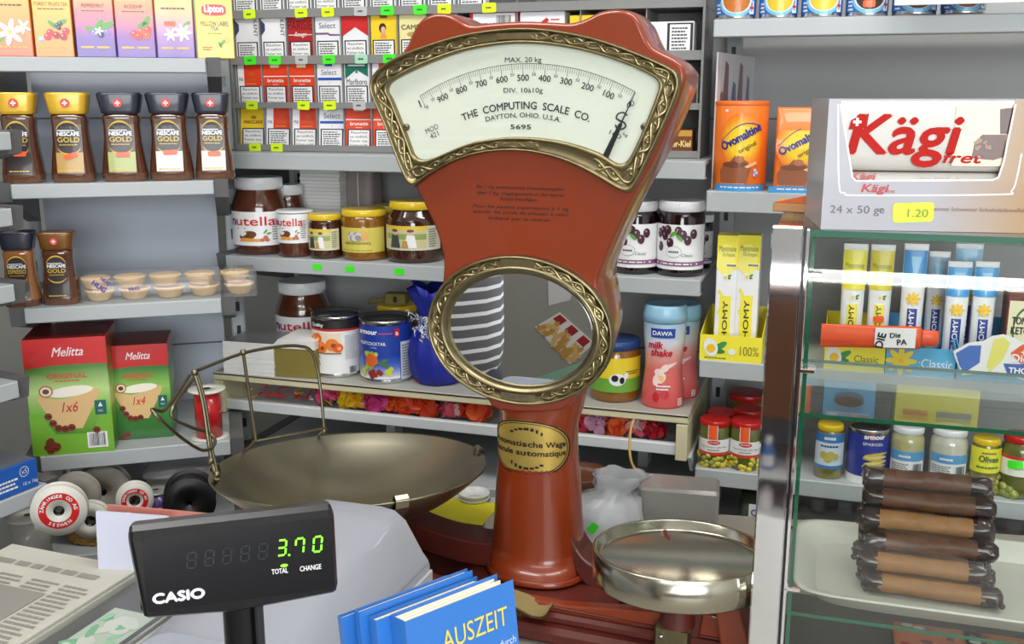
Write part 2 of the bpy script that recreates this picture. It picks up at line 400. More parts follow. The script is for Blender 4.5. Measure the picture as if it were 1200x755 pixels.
# ------------------------------------------------------------------ counter
ZT = .86
COUNTM = mat('counter_laminate', (150, 146, 136), .4, noise=.08, nscale=30)
t = thing('shop_counter', 'grey laminate shop counter carrying scale, till and glass case', 'counter', (0, 0, 0))
G().prism([(-.72, .42), (1.0, .42), (1.0, 1.36), (-.12, 1.56), (-.20, 1.31), (-.72, 1.31)], flat((0, 0, ZT), (1, 0, 0), (0, 1, 0)), -.035, 0, COUNTM, bev=.003).build('worktop', t)
G().box(-.68, .96, .48, 1.28, .08, ZT-.035, mat('counter_front', (120, 96, 70), .5, noise=.12, nscale=9)).box(-.58, .92, .54, 1.24, 0, .08, BLACKP).build('cabinet', t)

# ================================================================== THE SCALE
SYAW = -20
def sp(px, py, v=0):
    h = SP.hit(px, py, v); return ((h - SP.p).dot(SP.u), h.z)
SOR = SP.w(sp(620, 690)[0], -.05, ZT)
sc = thing('counter_scale', 'red enamelled antique counter scale with fan-shaped dial, oval mirror and two pans', 'scale', SOR, SYAW)
U0 = sp(620, 690)[0]
def sl(px, py, v=0): a, z = sp(px, py, v); return (a-U0, z-ZT)          # scale-local x, z of a pixel on the dial plane
FY = -.05                                                                # local y of the dial plane
def zc(l, s=2.517, ox=430, oy=0): return [sl(ox+x/s, oy+y/s) for x, y in l]
smap = flat((0, FY, 0))
head = [(437, 100), (437, 88), (450, 74), (468, 64), (477, 52), (483, 38), (492, 24), (506, 16), (522, 16), (536, 22), (550, 29), (575, 27), (610, 25), (645, 26), (668, 27), (686, 22), (702, 14),
        (722, 11), (738, 14), (748, 24), (756, 42), (765, 56), (788, 68), (800, 78), (803, 92), (798, 112), (784, 148), (764, 192), (742, 230), (724, 268), (708, 305), (700, 330), (703, 352), (708, 388), (704, 410),
        (695, 435), (676, 462), (655, 482), (585, 482), (566, 462), (538, 445), (518, 420), (512, 385), (516, 350), (519, 318), (518, 296), (509, 266), (496, 238), (486, 218), (470, 175), (452, 132)]
head = [sl(*q) for q in head]
hs = [tuple(v) for v in smoothp(head, 3, True)]
g = G()
n = len(hs)
def hr(ins, y): return [V((a, y, b)) for a, b in (inset(hs, ins) if ins else hs)]
g.loft([hr(.004, FY), hr(.0012, FY+.001), hr(0, FY+.004), hr(-.001, FY+.03), hr(0, FY+.07), hr(.004, FY+.105), hr(.012, FY+.12), hr(.022, FY+.126)], ENAMEL, True, True, True, True)
# column, round, flaring at its foot
def cw(py): return {480: (574, 670), 500: (575, 664), 530: (573, 663), 560: (571, 666), 600: (569, 668), 640: (567, 671), 668: (564, 675), 690: (562, 678)}[py]
secs = []
for py in (480, 500, 530, 560, 600, 640, 668):
    a, b = cw(py); xa, z = sl(a, py, -.01); xb, _ = sl(b, py, -.01); secs.append((z, (xb-xa)/2, (xb-xa)/2*.92, 2.3, (xa+xb)/2, FY+.055))
zq = sl(620, 685)[1]; cxm = secs[-1][4]; r_ = secs[-1][1]
secs = [(zq, r_+.004, r_+.0, 2.3, cxm, FY+.055), (zq+.006, r_+.004, r_+.0, 2.3, cxm, FY+.055), (zq+.0075, r_+.001, r_-.002, 2.3, cxm, FY+.055)] + secs[::-1]
secs.append((secs[-1][0]+.03, secs[-1][1]*1.1, secs[-1][2]*.95, 2.3, secs[-1][4], FY+.06))
g.rsec(secs, ENAMEL, 48)
body = g.build('body', sc)
# ---- printed notice on the body
g = G(); INK = mat('black_print', (34, 20, 14), .5)
for st, x, y, wd in (('Bis 1 Kg automatische Gewichtsangabe.', 451, 553, 258), ('über 1 Kg. Gegengewicht in der leeren', 452, 571, 258), ('Schale hinzufügen.', 448, 587, 110),
                     ('Pour les pesées supérieures à 1 kg', 452, 611, 284), ('ajouter les poids du plateau à celui', 451, 627, 284), ('indiqué par le cadran', 449, 645, 184)):
    a, z = sl(430+x/2.517, y/2.517); g.text(smap, st, a, z-.002, .0036, INK, .0006, fit=wd/2.517*.00105, shear=.25, bold=.01)
g.build('printed_notice', sc)
# ---- dial
outer = zc([(17, 262), (20, 232), (48, 197), (100, 165), (160, 141), (250, 112), (330, 94), (430, 83), (500, 83), (560, 89), (640, 103), (720, 125), (800, 155), (870, 185), (912, 208), (927, 232), (923, 268),
            (900, 330), (860, 418), (822, 497), (793, 552), (772, 568), (742, 556), (690, 525), (640, 497), (590, 475), (540, 459), (490, 449), (440, 445), (390, 446), (340, 453), (290, 466), (240, 487), (190, 517), (160, 540), (142, 552), (128, 540), (100, 480), (60, 372), (27, 295)])
inner = zc([(68, 262), (76, 246), (105, 227), (160, 201), (220, 176), (290, 153), (360, 139), (430, 131), (500, 131), (570, 138), (640, 151), (710, 170), (780, 195), (832, 219), (860, 238), (864, 258),
            (846, 310), (815, 388), (785, 452), (770, 474), (755, 482), (733, 478), (700, 456), (650, 436), (600, 421), (550, 411), (490, 405), (430, 404), (380, 408), (330, 416), (290, 428), (250, 445), (210, 462), (180, 470), (160, 468), (144, 455), (130, 416), (104, 350), (80, 292), (70, 275)])
NL = 180
def anchored(pts, anch):                         # resample between four anchor indices
    out = []
    for i, k in enumerate(anch):
        e = anch[(i+1) % 4]; seg = pts[k:e+1] if e > k else pts[k:]+pts[:e+1]
        out += [tuple(v) for v in resample(seg, (70, 25, 60, 25)[i]+1)[:-1]]
    return out
ro = anchored([tuple(v) for v in smoothp(outer, 3, True)], (0, 16*3, 21*3, 35*3)); ri = anchored([tuple(v) for v in smoothp(inner, 3, True)], (0, 15*3, 20*3, 35*3))
def between(t): return [(a[0]+(b[0]-a[0])*t, a[1]+(b[1]-a[1])*t) for a, b in zip(ro, ri)]
def relief(g, btw, y0, m1, m2, prof, waves, amp, gaps=()):
    n_ = len(btw(0)); g.loft([[V((a, y0-h, z)) for a, z in btw(t)] for t, h in prof], m1, True, False, False, True)
    mid = btw(.5); ed = btw(.5-amp); k0 = 0
    L = [0]
    for i in range(n_): L.append(L[-1]+(V(mid[(i+1) % n_])-V(mid[i])).length)
    for ph in (0, PI):
        path = []; N = waves*10
        for k in range(N+1):
            d = L[-1]*k/N; j = max(i for i in range(n_) if L[i] <= d+1e-9); t = min(1, (d-L[j])/max(1e-9, L[j+1]-L[j]))
            p0 = V(mid[j]).lerp(V(mid[(j+1) % n_]), t); p1 = V(ed[j]).lerp(V(ed[(j+1) % n_]), t); s_ = math.sin(2*PI*waves*k/N/2+ph)
            q = p0+(p1-p0)*s_; path.append((k/N, V((q.x, y0-prof[len(prof)//2][1]-.0006+.0006*math.cos(2*PI*waves*k/N+ph), q.y))))
        run = []
        for f_, q in path:
            if any(a <= f_ <= b for a, b in gaps):
                if len(run) > 2: g.tube(run, .0019, m2, 6)
                run = []
            else: run.append(q)
        if len(run) > 2: g.tube(run, .0019, m2, 6)
    for k in range(waves):                       # a boss inside every loop of the braid
        f_ = (k+.5)/waves
        if any(a <= f_ <= b for a, b in gaps): continue
        d = L[-1]*f_; j = max(i for i in range(n_) if L[i] <= d); q = mid[j]
        g.lathe([(.0026, 0), (.002, .0014), (.0001, .002)], m2, 8, T=Matrix.Translation((q[0], y0-prof[len(prof)//2][1], q[1])) @ Matrix.Rotation(PI/2, 4, 'X'))
g = G()
prof = [(-.01, 0), (0, .006), (.05, .0105), (.12, .0115), (.18, .0095), (.22, .006), (.3, .0052), (.5, .005), (.7, .0052), (.76, .006), (.82, .0085), (.9, .009), (.97, .0075), (1.0, .003), (1.0, -.001)]
relief(g, between, FY, BRASSD, BRASSO, prof, 42, .2, ((.165, .235), (.61, .69)))
fr = g.build('dial_frame', sc)
for a, b, wd, hh in ((447, 107, 116, 22), (447, 425, 116, 20)):
    g = G(); x, z = sl(430+a/2.517, b/2.517); g.box(x-wd/2*.00041, x+wd/2*.00041, FY-.0075, FY-.004, z-hh/2*.0004, z+hh/2*.0004, BRASSO, .001); g.build('name_tablet', fr)
g = G(); DIALM = mat('dial_ivory', (226, 229, 216), .35, coat=.4); DY = FY-.0012
g.add([(a, DY, z) for a, z in between(.97)], [tuple(range(len(ro)))], DIALM)
dm = flat((0, DY, 0)); DK = mat('dial_ink', (36, 38, 44), .5)
piv = sl(617, 347)
def dpos(r, ang): return (piv[0]+r*math.sin(ang), piv[1]+r*math.cos(ang))
kk = (sl(717, 347)[0]-sl(517, 347)[0])/200                # metres per pixel there
kv = (sl(617, 100)[1]-sl(617, 200)[1])/100
def dp(zx, zy): return sl(430+zx/2.517, zy/2.517)
RT = dp(470, 187)[1]-piv[1]
A1 = math.atan2(dp(150, 268)[0]-piv[0], dp(150, 268)[1]-piv[1]); A2 = math.atan2(dp(795, 264)[0]-piv[0], dp(795, 264)[1]-piv[1])
for k in range(101):
    a = A1+(A2-A1)*k/100; ln = .0125 if k % 10 == 0 else (.0095 if k % 5 == 0 else .0065); wdt = .00035 if k % 5 else .0005
    p, q = dpos(RT, a), dpos(RT-ln, a); nx, nz = math.cos(a)*wdt/2, -math.sin(a)*wdt/2
    g.add([dm(p[0]-nx, p[1]-nz, .0005), dm(p[0]+nx, p[1]+nz, .0005), dm(q[0]+nx, q[1]+nz, .0005), dm(q[0]-nx, q[1]-nz, .0005)], [(0, 1, 2, 3)], DK)
for k in range(100):
    a, b = A1+(A2-A1)*k/100, A1+(A2-A1)*(k+1)/100; p, q, r2, s2 = dpos(RT, a), dpos(RT, b), dpos(RT-.0005, b), dpos(RT-.0005, a)
    g.add([dm(*p, .0005), dm(*q, .0005), dm(*r2, .0005), dm(*s2, .0005)], [(0, 1, 2, 3)], DK)
for k, st in enumerate(('1', '900', '800', '700', '600', '500', '400', '300', '200', '100', '0')):
    a = A1+(A2-A1)*k/10; x, z = dpos(RT-.0165, a)
    if k == 0: g.text(dm, '1', dp(162, 316)[0], dp(162, 316)[1], .0085, DK, .0006, rot=.4, bold=.03)
    else: g.text(dm, st, x, z-.0025, .007 if st != '1' else .0095, DK, .0006, fit=None, rot=-a, bold=.018)
    if k < 10:
        x, z = dpos(RT-.0125, A1+(A2-A1)*(k+.5)/10); g.text(dm, '50', x, z-.001, .0036, DK, .0006, rot=-(A1+(A2-A1)*(k+.5)/10))
x, z = dp(178, 318); g.text(dm, 'kg', x, z, .0042, DK, .0006, rot=.3)
def dt(st, x, y, h, wd, bold=.0, rot=0, sh=0, bend=None): a, z = dp(x, y); g.text(dm, st, a, z-h/2, h, DK, .0006, fit=wd, bold=bold, rot=rot, shear=sh, bend=bend)
px_ = .00041
dt('MAX. 20 kg', 462, 176, .0056, 106*px_, .005); dt('DIV. 10à10g', 462, 266, .0055, 114*px_, .005)
dt('THE  COMPUTING  SCALE  CO.', 467, 310, .0084, 377*px_, .02, bend=RT*.78)
dt('DAYTON, OHIO. U.S.A.', 461, 339, .0056, 220*px_, .012, bend=RT*.75)
dt('5695', 455, 374, .0052, 60*px_, .03); dt('MOD', 196, 379, .0062, 42*px_, .0, .42); dt('421', 203, 397, .0062, 28*px_, .0, .42)
dt('100', 731, 396, .005, 34*px_, .0, -.45); dt('kg', 762, 396, .0035, 14*px_, .0, -.45)
g.build('dial_face', sc)
g = G(); a, b = dp(702, 470), dp(794, 272); dx, dz = (b[0]-a[0]), (b[1]-a[1]); L = math.hypot(dx, dz); ux, uz = dx/L, dz/L; nx, nz = -uz, ux
def pp(t, o): return (a[0]+dx*t+nx*o, a[1]+dz*t+nz*o)
g.prism([pp(-.02, -.0036), pp(.52, -.0022), pp(.55, -.0008), pp(1, -.0002), pp(1, .0002), pp(.55, .0008), pp(.52, .0022), pp(-.02, .0036)], dm, .001, .0022, mat('pointer_black', (18, 22, 26), .4))
sw = [dp(*q) for q in ((770, 340), (758, 332), (743, 336), (738, 348), (748, 356), (761, 362), (765, 373), (754, 381), (740, 378), (735, 368))]
g.tube([dm(q.x, q.y, .0018) for q in smoothp(sw, 5)], .0009, DK, 6)
for q in ((783, 305),):
    x, z = dp(*q); g.ring(dm, x, z, .0022, .003, DK, .0024, 20)
g.build('pointer', sc)
for q in ((118, 375), (820, 374)):
    x, z = dp(*q); g = G(); T = Matrix.Translation((x, DY, z)) @ Matrix.Rotation(PI/2, 4, 'X')
    g.lathe([(.0045, 0), (.0042, .002), (.0025, .0032), (.0001, .0034)], STEELW, 16, T=T).box(x-.0038, x+.0038, DY-.0036, DY-.003, z-.0005, z+.0005, BLACK).build('dial_screw', sc)
g = G(); g.add([(a, FY-.004, z) for a, z in between(.99)], [tuple(range(len(ro)))], CLEAR); g.build('dial_glass', sc)
# ---- oval mirror
oc = sl(609, 387); orx = (sl(717, 390)[0]-sl(501, 386)[0])/2; orz = (sl(606, 299)[1]-sl(618, 474)[1])/2
icx, icz = sl(610, 386); irx = (sl(697, 390)[0]-sl(524, 383)[0])/2; irz = (sl(608, 317)[1]-sl(612, 453)[1])/2
def ell2(t, n=120):
    o = []
    for k in range(n):
        th = PI-2*PI*k/n; c_, s_ = math.cos(th), math.sin(th); o.append((oc[0]+(icx-oc[0])*t+(orx+(irx-orx)*t)*c_, oc[1]+(icz-oc[1])*t+(orz+(irz-orz)*t)*s_))
    return o
g = G(); prof2 = [(-.02, 0), (0, .006), (.05, .011), (.12, .0118), (.18, .010), (.22, .0075), (.45, .007), (.62, .0075), (.68, .010), (.78, .012), (.86, .0115), (.95, .008), (1, .004), (1, -.001)]
def btw2(t): return ell2(t*.84 if abs(t-.5) < .25 else t)
relief(g, ell2, FY, BRASSD, BRASSO, prof2, 30, .2, ((.205, .285), (.70, .80)))
mf = g.build('mirror_frame', sc)
for py, st in ((307, ''), (463, '5695')):
    g = G(); x, z = sl(609, py); g.box(x-.022, x+.022, FY-.0095, FY-.006, z-.0055, z+.0055, BRASSO, .001)
    if st: g.text(flat((x, FY-.0095, z)), st, 0, -.003, .006, BRASSD, .0004, fit=.03)
    g.build('number_tablet', mf)
g = G(); MIR = mat('mirror_silver', (225, 228, 230), .01, 1.0)
g.loft([[V((a, FY-.0015, z)) for a, z in ell2(1.0)], [V((a, FY-.0038, z)) for a, z in ell2(1.18)]], MIR, True, False, False, False)
g.add([(a, FY-.0038, z) for a, z in ell2(1.18)], [tuple(range(120))], MIR); g.build('mirror', sc)
# ---- badge bent round the column
bz = sl(619, 529)[1]; a, _ = sl(573, 530, -.01); b, _ = sl(663, 530, -.01); rc = (b-a)/2; bx = (a+b)/2
yc = FY+.055
def bmap(s_, t_, c=0):
    al = s_/rc; ca, sa = math.cos(al), math.sin(al); pw = 2/2.3
    return V((bx+(rc+c+.0008)*math.copysign(abs(sa)**pw, sa), yc-(rc*.92+c+.0008)*abs(ca)**pw, bz+t_))
g = G(); BR = mat('badge_brass', (206, 176, 92), .42, .7, noise=.15, nscale=60)
W_, H_ = .0605, .0365
def bell(k, m, c, n=40, hole=None):
    vs_ = []; fs = []
    for j in range(n+1):
        t = 2*PI*j/n
        for q in (hole if hole else .0, k):
            vs_.append(bmap(W_*q*math.cos(t), H_*q*math.sin(t), c))
    for j in range(n): fs.append((2*j, 2*j+1, 2*j+3, 2*j+2))
    if hole: g.add(vs_, fs, m, True); return
    N = 12
    for i in range(N):
        p = [(W_*k*math.cos(2*PI*j/n), H_*k*math.sin(2*PI*j/n)) for j in range(n)]
    xs = [-1+2*i/24 for i in range(25)]; vs_ = []
    for x in xs:
        h = math.sqrt(max(0, 1-x*x)); vs_ += [bmap(W_*k*x, H_*k*h, c), bmap(W_*k*x, -H_*k*h, c)]
    g.add(vs_, [(2*i, 2*i+1, 2*i+3, 2*i+2) for i in range(24)], m, True)
bell(1.0, BR, .0006)
bell(.99, INK, .001, hole=.94); bell(.9, INK, .001, hole=.875)
g.text(bmap, 'Automatische Wage', 0, .0028, .0072, INK, .0012, fit=.1, bold=.035); g.text(bmap, 'Bascule automatique', 0, -.0085, .0072, INK, .0012, fit=.1, bold=.035)
for sgn in (1, -1):
    for k in range(-3, 4):
        g.ell(bmap, k*.0055, sgn*(.0255-.0006*k*k), .0026, .0013, INK, .0012, 10, sgn*k*.3+.6)
        g.ell(bmap, k*.0055, sgn*(.0255-.0006*k*k), .0026, .0013, INK, .0012, 10, -sgn*k*.3-.6)
g.build('badge', sc)
# ---- cast base and beam
zb = sl(620, 690)[1]
g = G()
def bar(pts, y0, y1, m, bev=.004): g.prism(pts, flat((0, (y0+y1)/2, 0)), -(y1-y0)/2, (y1-y0)/2, m, bev=bev)
g.box(-.30, .30, -.115, .085, .0, .022, ENAMELD, .006)
g.box(-.29, .29, -.10, -.085, .02, .034, ENAMELD, .004)
bar([(-.12, .012), (.125, .012), (.115, zb-.002), (.085, zb+.002), (-.085, zb+.002), (-.11, zb-.004)], -.075, .075, ENAMELD, .006)
g.build('base', sc)
g = G()                                             # the beam: two long tapering cheeks with raised edges
for y in (-.085, .045):
    pts = [(-.25, .052), (-.25, .03), (-.1, .022), (.12, .022), (.255, .03), (.255, .058), (.235, .064), (.06, zb+.008), (-.06, zb+.008), (-.235, .06)]
    g.prism(pts, flat((0, y, 0)), -.007, .007, ENAMEL, bev=.002)
    g.tube([(.0, y-.008, .040), (.12, y-.008, .038), (.25, y-.008, .036)], .0015, ENAMELD, 6)
for x in (-.245, .245): g.box(x-.01, x+.01, -.08, .045, .03, .05, ENAMELD, .003)
g.build('beam', sc)
LOCKM = mat('olive_brass_plate', (176, 164, 110), .5, .6); g = G(); g.loft([[V((x, y, z)) for x, z in ((-.055, zb+.014), (-.02, zb+.017), (.01, zb+.012), (.028, zb+.005), (.04, zb+.006), (.045, zb+.009))] for y in (-.122, -.085)], LOCKM, False, False, False)
g.loft([[V((x, y, z-.002)) for x, z in ((-.055, zb+.014), (-.02, zb+.017), (.01, zb+.012), (.028, zb+.005), (.04, zb+.006), (.045, zb+.009))] for y in (-.085, -.122)], LOCKM, False, False, False)
g.build('lock_plate', sc)
g = G().box(-.008, .010, -.1, -.092, zb-.032, zb-.005, BRASSD, .002); g.lathe([(.003, 0), (.0025, .002), (.0001, .0025)], TIN, 12, T=Matrix.Translation((.001, -.1, zb-.016)) @ Matrix.Rotation(PI/2, 4, 'X')); g.build('catch', sc)
# ---- right pan (flat tray) and its carrier
tr = SP.u.copy(); TC = at(797, 655, 1.12); M_inv = Matrix.Rotation(-R(SYAW), 4, 'Z') @ Matrix.Translation(-V(SOR))
tc = M_inv @ TC; RT2 = .094; tz = tc.z; trt = Matrix.Translation((tc.x, tc.y, tz)) @ Matrix.Rotation(R(20), 4, 'Z') @ Matrix.Rotation(R(-4.5), 4, 'X') @ Matrix.Translation((0, 0, -tz))
g = G().lathe([(.0001, tz), (RT2-.006, tz), (RT2-.003, tz+.002), (RT2-.002, tz+.012), (RT2+.001, tz+.0135), (RT2+.003, tz+.012), (RT2+.003, tz-.021), (RT2+.001, tz-.023), (RT2-.004, tz-.022), (RT2-.006, tz-.004), (.0001, tz-.004)], NICKELT, 96, T=trt)
g.build('weight_tray', sc)
g = G(); g.lathe([(.03, tz-.012), (.03, tz-.005)], ENAMELD, 20, (tc.x, tc.y, 0))
for an in (0, PI/2, PI, 3*PI/2):
    c_, s_ = math.cos(an+.4), math.sin(an+.4); g.tube([(tc.x+.02*c_, tc.y+.02*s_, tz-.012), (tc.x+.085*c_, tc.y+.085*s_, tz-.009)], .006, ENAMELD, 8)
bx0 = .24
g.tube([(tc.x, tc.y, tz-.012), (tc.x, tc.y, .06)], [.016, .02], ENAMELD, 12)
g.box(tc.x-.026, tc.x+.02, FY-.045, FY+.09, .02, .052, ENAMELD, .004)
# bracket under the tray with pivot plate, and the slanting strut
g.prism([(.178, tz-.03), (.23, tz-.03), (.222, .035), (.176, .03)], flat((0, FY-.036, 0)), -.012, .012, ENAMELD, bev=.003)
g.prism([(.25, .03), (.285, .03), (.262, tz-.026), (.236, tz-.03)], flat((0, FY-.05, 0)), -.016, .016, ENAMEL, bev=.004)
car = g.build('tray_carrier', sc)
g = G().box(.172, .214, FY-.062, FY-.047, .012, .05, BRASSD, .003)
for x, z in ((.181, .038), (.206, .03), (.183, .02)): g.lathe([(.0035, 0), (.003, .0025), (.0001, .003)], TIN, 12, T=Matrix.Translation((x, FY-.062, z)) @ Matrix.Rotation(PI/2, 4, 'X'))
g.build('pivot_plate', car)
# arms curving from the column foot to the pans
g = G()
za = sl(500, 640)[1]
for pts in ([(-.036, .10), (-.05, .082), (-.08, .073), (-.14, .078), (-.19, .09)], [(.045, .105), (.054, .085), (.072, .068), (.11, .058), (tc.x-.02, .058)]):
    q = smoothp(pts, 6); up = [(p.x, p.y) for p in q]; lo = [(p.x, p.y-.034) for p in q[::-1]]
    g.prism(up+lo, flat((0, FY+.05, 0)), -.022, .022, ENAMELD, bev=.003)
g.build('arm', sc)
# ---- left pan: big shallow bowl on a strap carrier
BC = M_inv @ at(411, 546, 1.30); BR_ = .1735; BD = .066
def bowlprof(th=0):
    return [((BR_-th)*math.sin(a)/math.sin(1.15), 0) for a in ()]
tilt = Matrix.Translation(BC) @ Matrix.Rotation(R(20), 4, 'Z') @ Matrix.Rotation(R(-5), 4, 'X') @ Matrix.Rotation(R(-1), 4, 'Y')
pr = []
for k in range(15):
    f_ = k/14; pr.append((BR_*f_, -BD*(1-f_**2.6)))
inn = [(r_*1.0, z_) for r_, z_ in pr]; out_ = [(BR_*k/14+.0016, -BD*(1-(k/14)**2.6)-.002) for k in range(14, -1, -1)]
g = G().lathe(inn+[(BR_+.0022, .0015), (BR_+.003, 0)]+out_, NICKEL, 96, T=tilt); bowl = g.build('weighing_bowl', sc)
g = G()
for a0, m in ((-62, NICKEL), (20, NICKEL), (182, BRASSD)):
    a = R(a0); path = []
    for f_ in (.25, .5, .75, .9, 1.0):
        path.append((BR_*f_+.004, -BD*(1-f_**2.6)-.005))
    path += [(BR_+.006, .004), (BR_+.002, .008), (BR_-.004, .006), (BR_-.006, -.004)]
    hw = .008 if a0 != 182 else .006
    secs = []
    for r_, z_ in path:
        c_, s_ = math.cos(a), math.sin(a); secs.append([tilt @ V((r_*c_-q*s_, r_*s_+q*c_, z_+e)) for q, e in ((-hw, 0), (hw, 0), (hw, -.002), (-hw, -.002))])
    g.loft(secs, m, True, True, True, False)
g.lathe([(.05, -BD-.005), (.05, -BD-.010), (.014, -BD-.014)], ENAMELD, 24, T=tilt)
g.build('bowl_carrier', sc)
ft = tilt @ V((0, 0, -BD-.012))
g = G().tube([ft, (ft.x, ft.y, .05)], [.014, .018], ENAMELD, 12).box(ft.x-.03, ft.x+.03, FY-.03, FY+.09, .02, .055, ENAMELD, .004)
g.build('bowl_post', sc)
# ---- wire bag holder at the bowl's left
g = G()
def wp(*l): return [M_inv @ at(*q) for q in l]
g.tube(smoothp(wp((232, 434, 1.26), (285, 414, 1.33), (330, 406, 1.37), (352, 406, 1.39), (364, 411, 1.40), (371, 428, 1.41), (376, 460, 1.415), (380, 505, 1.42)), 4), .0023, STEELW)
g.tube(wp((285, 414, 1.33), (300, 517, 1.36)), .0023, STEELW)
g.tube(wp((296, 518, 1.36), (340, 510, 1.39), (382, 502, 1.42)), .0022, STEELW)
g.tube(smoothp(wp((227, 436, 1.25), (237, 470, 1.245), (246, 530, 1.24), (253, 560, 1.23)), 3), .0023, STEELW)
g.tube(smoothp(wp((230, 436, 1.26), (241, 475, 1.255), (248, 525, 1.25), (256, 562, 1.24)), 3), .0023, STEELW)
g.tube(smoothp(wp((222, 440, 1.24), (200, 472, 1.18), (190, 482, 1.16), (178, 480, 1.14), (188, 492, 1.14), (215, 515, 1.18), (238, 528, 1.22), (252, 520, 1.24), (246, 508, 1.25), (222, 500, 1.22), (200, 484, 1.19), (227, 444, 1.25)), 4), .0021, STEELW)
for q in ((228, 437, 1.25), (285, 413, 1.33), (247, 540, 1.235), (254, 556, 1.23), (380, 505, 1.42)):
    p = wp(q)[0]; g.lathe([(.0001, -.0045), (.0038, -.003), (.0045, 0), (.0038, .003), (.0001, .0045)], STEELW, 12, T=Matrix.Translation(p))
q = wp((254, 560, 1.23))[0]; rim = tilt @ V((-BR_*.98, -.02, -.01)); g.tube([q, q.lerp(rim, .5)+V((0, -.004, -.006)), tilt @ V((-BR_*.85, -.03, -.035))], .0035, BRASSD)
for a0 in ((300, 517, 1.36), (380, 503, 1.42)):
    p = wp(a0)[0]; loc_ = tilt.inverted() @ p; e = V((loc_.x, loc_.y, 0)).normalized()*BR_; g.tube([p, tilt @ V((e.x, e.y, .002))], .0022, STEELW)
g.build('wire_holder', sc)
# ================================================================== LEFT SHELVING: tea, coffee, tartlets, filters
def boxthing(name, label, cat, loc, yaw, w, h, d, m, front=None, group=None, top=None, side=None, b=.0012, tilt=0, partname='carton'):
    """a carton: Empty at its base, one printed carton mesh; front face at local y=-d/2"""
    g = G().box(-w/2, w/2, -d/2, d/2, 0, h, m, b)
    if front: front(g, flat((0, -d/2, 0)), w, h)
    if side: side(g, flat((w/2, 0, 0), (0, 1, 0)), d, h)
    if top: top(g, flat((0, 0, h), (1, 0, 0), (0, 1, 0)), w, d)
    o = g.build(name, None, loc, rot=(R(tilt), 0, R(yaw))); tag(o, label, cat, group); return o
def back(loc, pl, d): return V((loc.x, loc.y, loc.z)) - pl.n*d
def sticker(g, m_, x, z, w=.017, h=.009, m=TAGO, rot=0, c=.0016):
    r = min(h*.3, .003); pts = []
    for sx, sz in ((1, 1), (-1, 1), (-1, -1), (1, -1)):
        for k in range(4):
            a = {(1, 1): 0, (-1, 1): 90, (-1, -1): 180, (1, -1): 270}[sx, sz]+k*30; pts.append((sx*(w/2-r)+r*math.cos(R(a)), sz*(h/2-r)+r*math.sin(R(a))))
    c_, s_ = math.cos(rot), math.sin(rot); g.poly(m_, [(x+a*c_-b*s_, z+a*s_+b*c_) for a, b in pts], m, c)
# --- tea boxes
def swirl(g, m_, w, h, cm): g.ell(m_, w*.02, h*.97, w*.36, h*.13, cm, .0005, 24, .15)
def petals(g, m_, x, z, r, m1, m2, n=6, ph=0.0):
    for k in range(n):
        a = ph+2*PI*k/n; g.ell(m_, x+r*.55*math.cos(a), z+r*.55*math.sin(a), r*.5, r*.2, m1, .0009+.0001*k, 12, a)
    g.ell(m_, x, z, r*.17, r*.17, m2, .0018, 10)
LEAFG = P(96, 160, 60)
def leaf(g, m_, x, z, r, rot, m=LEAFG, c=.0008): g.ell(m_, x, z, r, r*.36, m, c, 12, rot)
def berries(g, m_, pts, ms, r):
    for i, (x, z) in enumerate(pts): g.ell(m_, x, z, r, r, ms[i % len(ms)], .001+.0001*i, 14); g.ell(m_, x-r*.3, z+r*.35, r*.25, r*.2, P(250, 200, 190), .0022+.0001*i, 8)
def tea1(g, m_, w, h):
    swirl(g, m_, w, h, YEL); petals(g, m_, -w*.05, h*.30, w*.36, WHITE, YEL, 6, .3); petals(g, m_, w*.30, h*.37, w*.2, WHITE, YEL, 5, .8); leaf(g, m_, -w*.33, h*.2, w*.14, .6)
    g.lines(m_, -w*.38, w*.34, h*.61, h*.65, 1, BROWN); g.lines(m_, -w*.4, w*.4, h*.1, h*.135, 1, GOLD)
def tea2(g, m_, w, h):
    swirl(g, m_, w, h, YEL); leaf(g, m_, w*.2, h*.42, w*.2, .5); leaf(g, m_, 0, h*.40, w*.16, 2.4)
    berries(g, m_, [(w*.12, h*.39), (w*.2, h*.41), (w*.16, h*.36)], [NAVY], w*.06); berries(g, m_, [(-w*.08, h*.3), (w*.08, h*.27), (w*.33, h*.32), (w*.26, h*.25), (-w*.15, h*.25)], [P(214, 40, 60), P(170, 26, 40)], w*.1)
    g.text(m_, 'FOREST FRUITS TEA', 0, h*.63, .0058, BROWN, fit=w*.86); g.lines(m_, -w*.35, w*.35, h*.58, h*.605, 1, BROWN)
    g.ell(m_, -w*.33, h*.225, w*.075, w*.075, P(90, 190, 220)); g.ell(m_, -w*.33, h*.225, w*.045, w*.045, WHITE, .0012); g.lines(m_, -w*.35, w*.38, h*.11, h*.14, 1, GOLD)
def tea3(g, m_, w, h):
    swirl(g, m_, w, h, YEL); leaf(g, m_, w*.1, h*.40, w*.2, 1.0); leaf(g, m_, w*.3, h*.40, w*.22, .4); leaf(g, m_, -w*.08, h*.35, w*.18, 2.7)
    berries(g, m_, [(-w*.02, h*.31), (w*.15, h*.28), (w*.3, h*.32)], [P(140, 130, 200), NAVY], w*.08); petals(g, m_, w*.1, h*.33, w*.12, WHITE, YEL, 5)
    g.text(m_, 'PEPPERMINT', 0, h*.62, .0062, BROWN, fit=w*.58); g.lines(m_, -w*.3, w*.3, h*.57, h*.59, 1, BROWN); g.rect(m_, -w*.38, h*.115, -w*.05, h*.14, GOLD, .0008); g.rect(m_, w*.02, h*.115, w*.35, h*.14, GOLD, .0008)
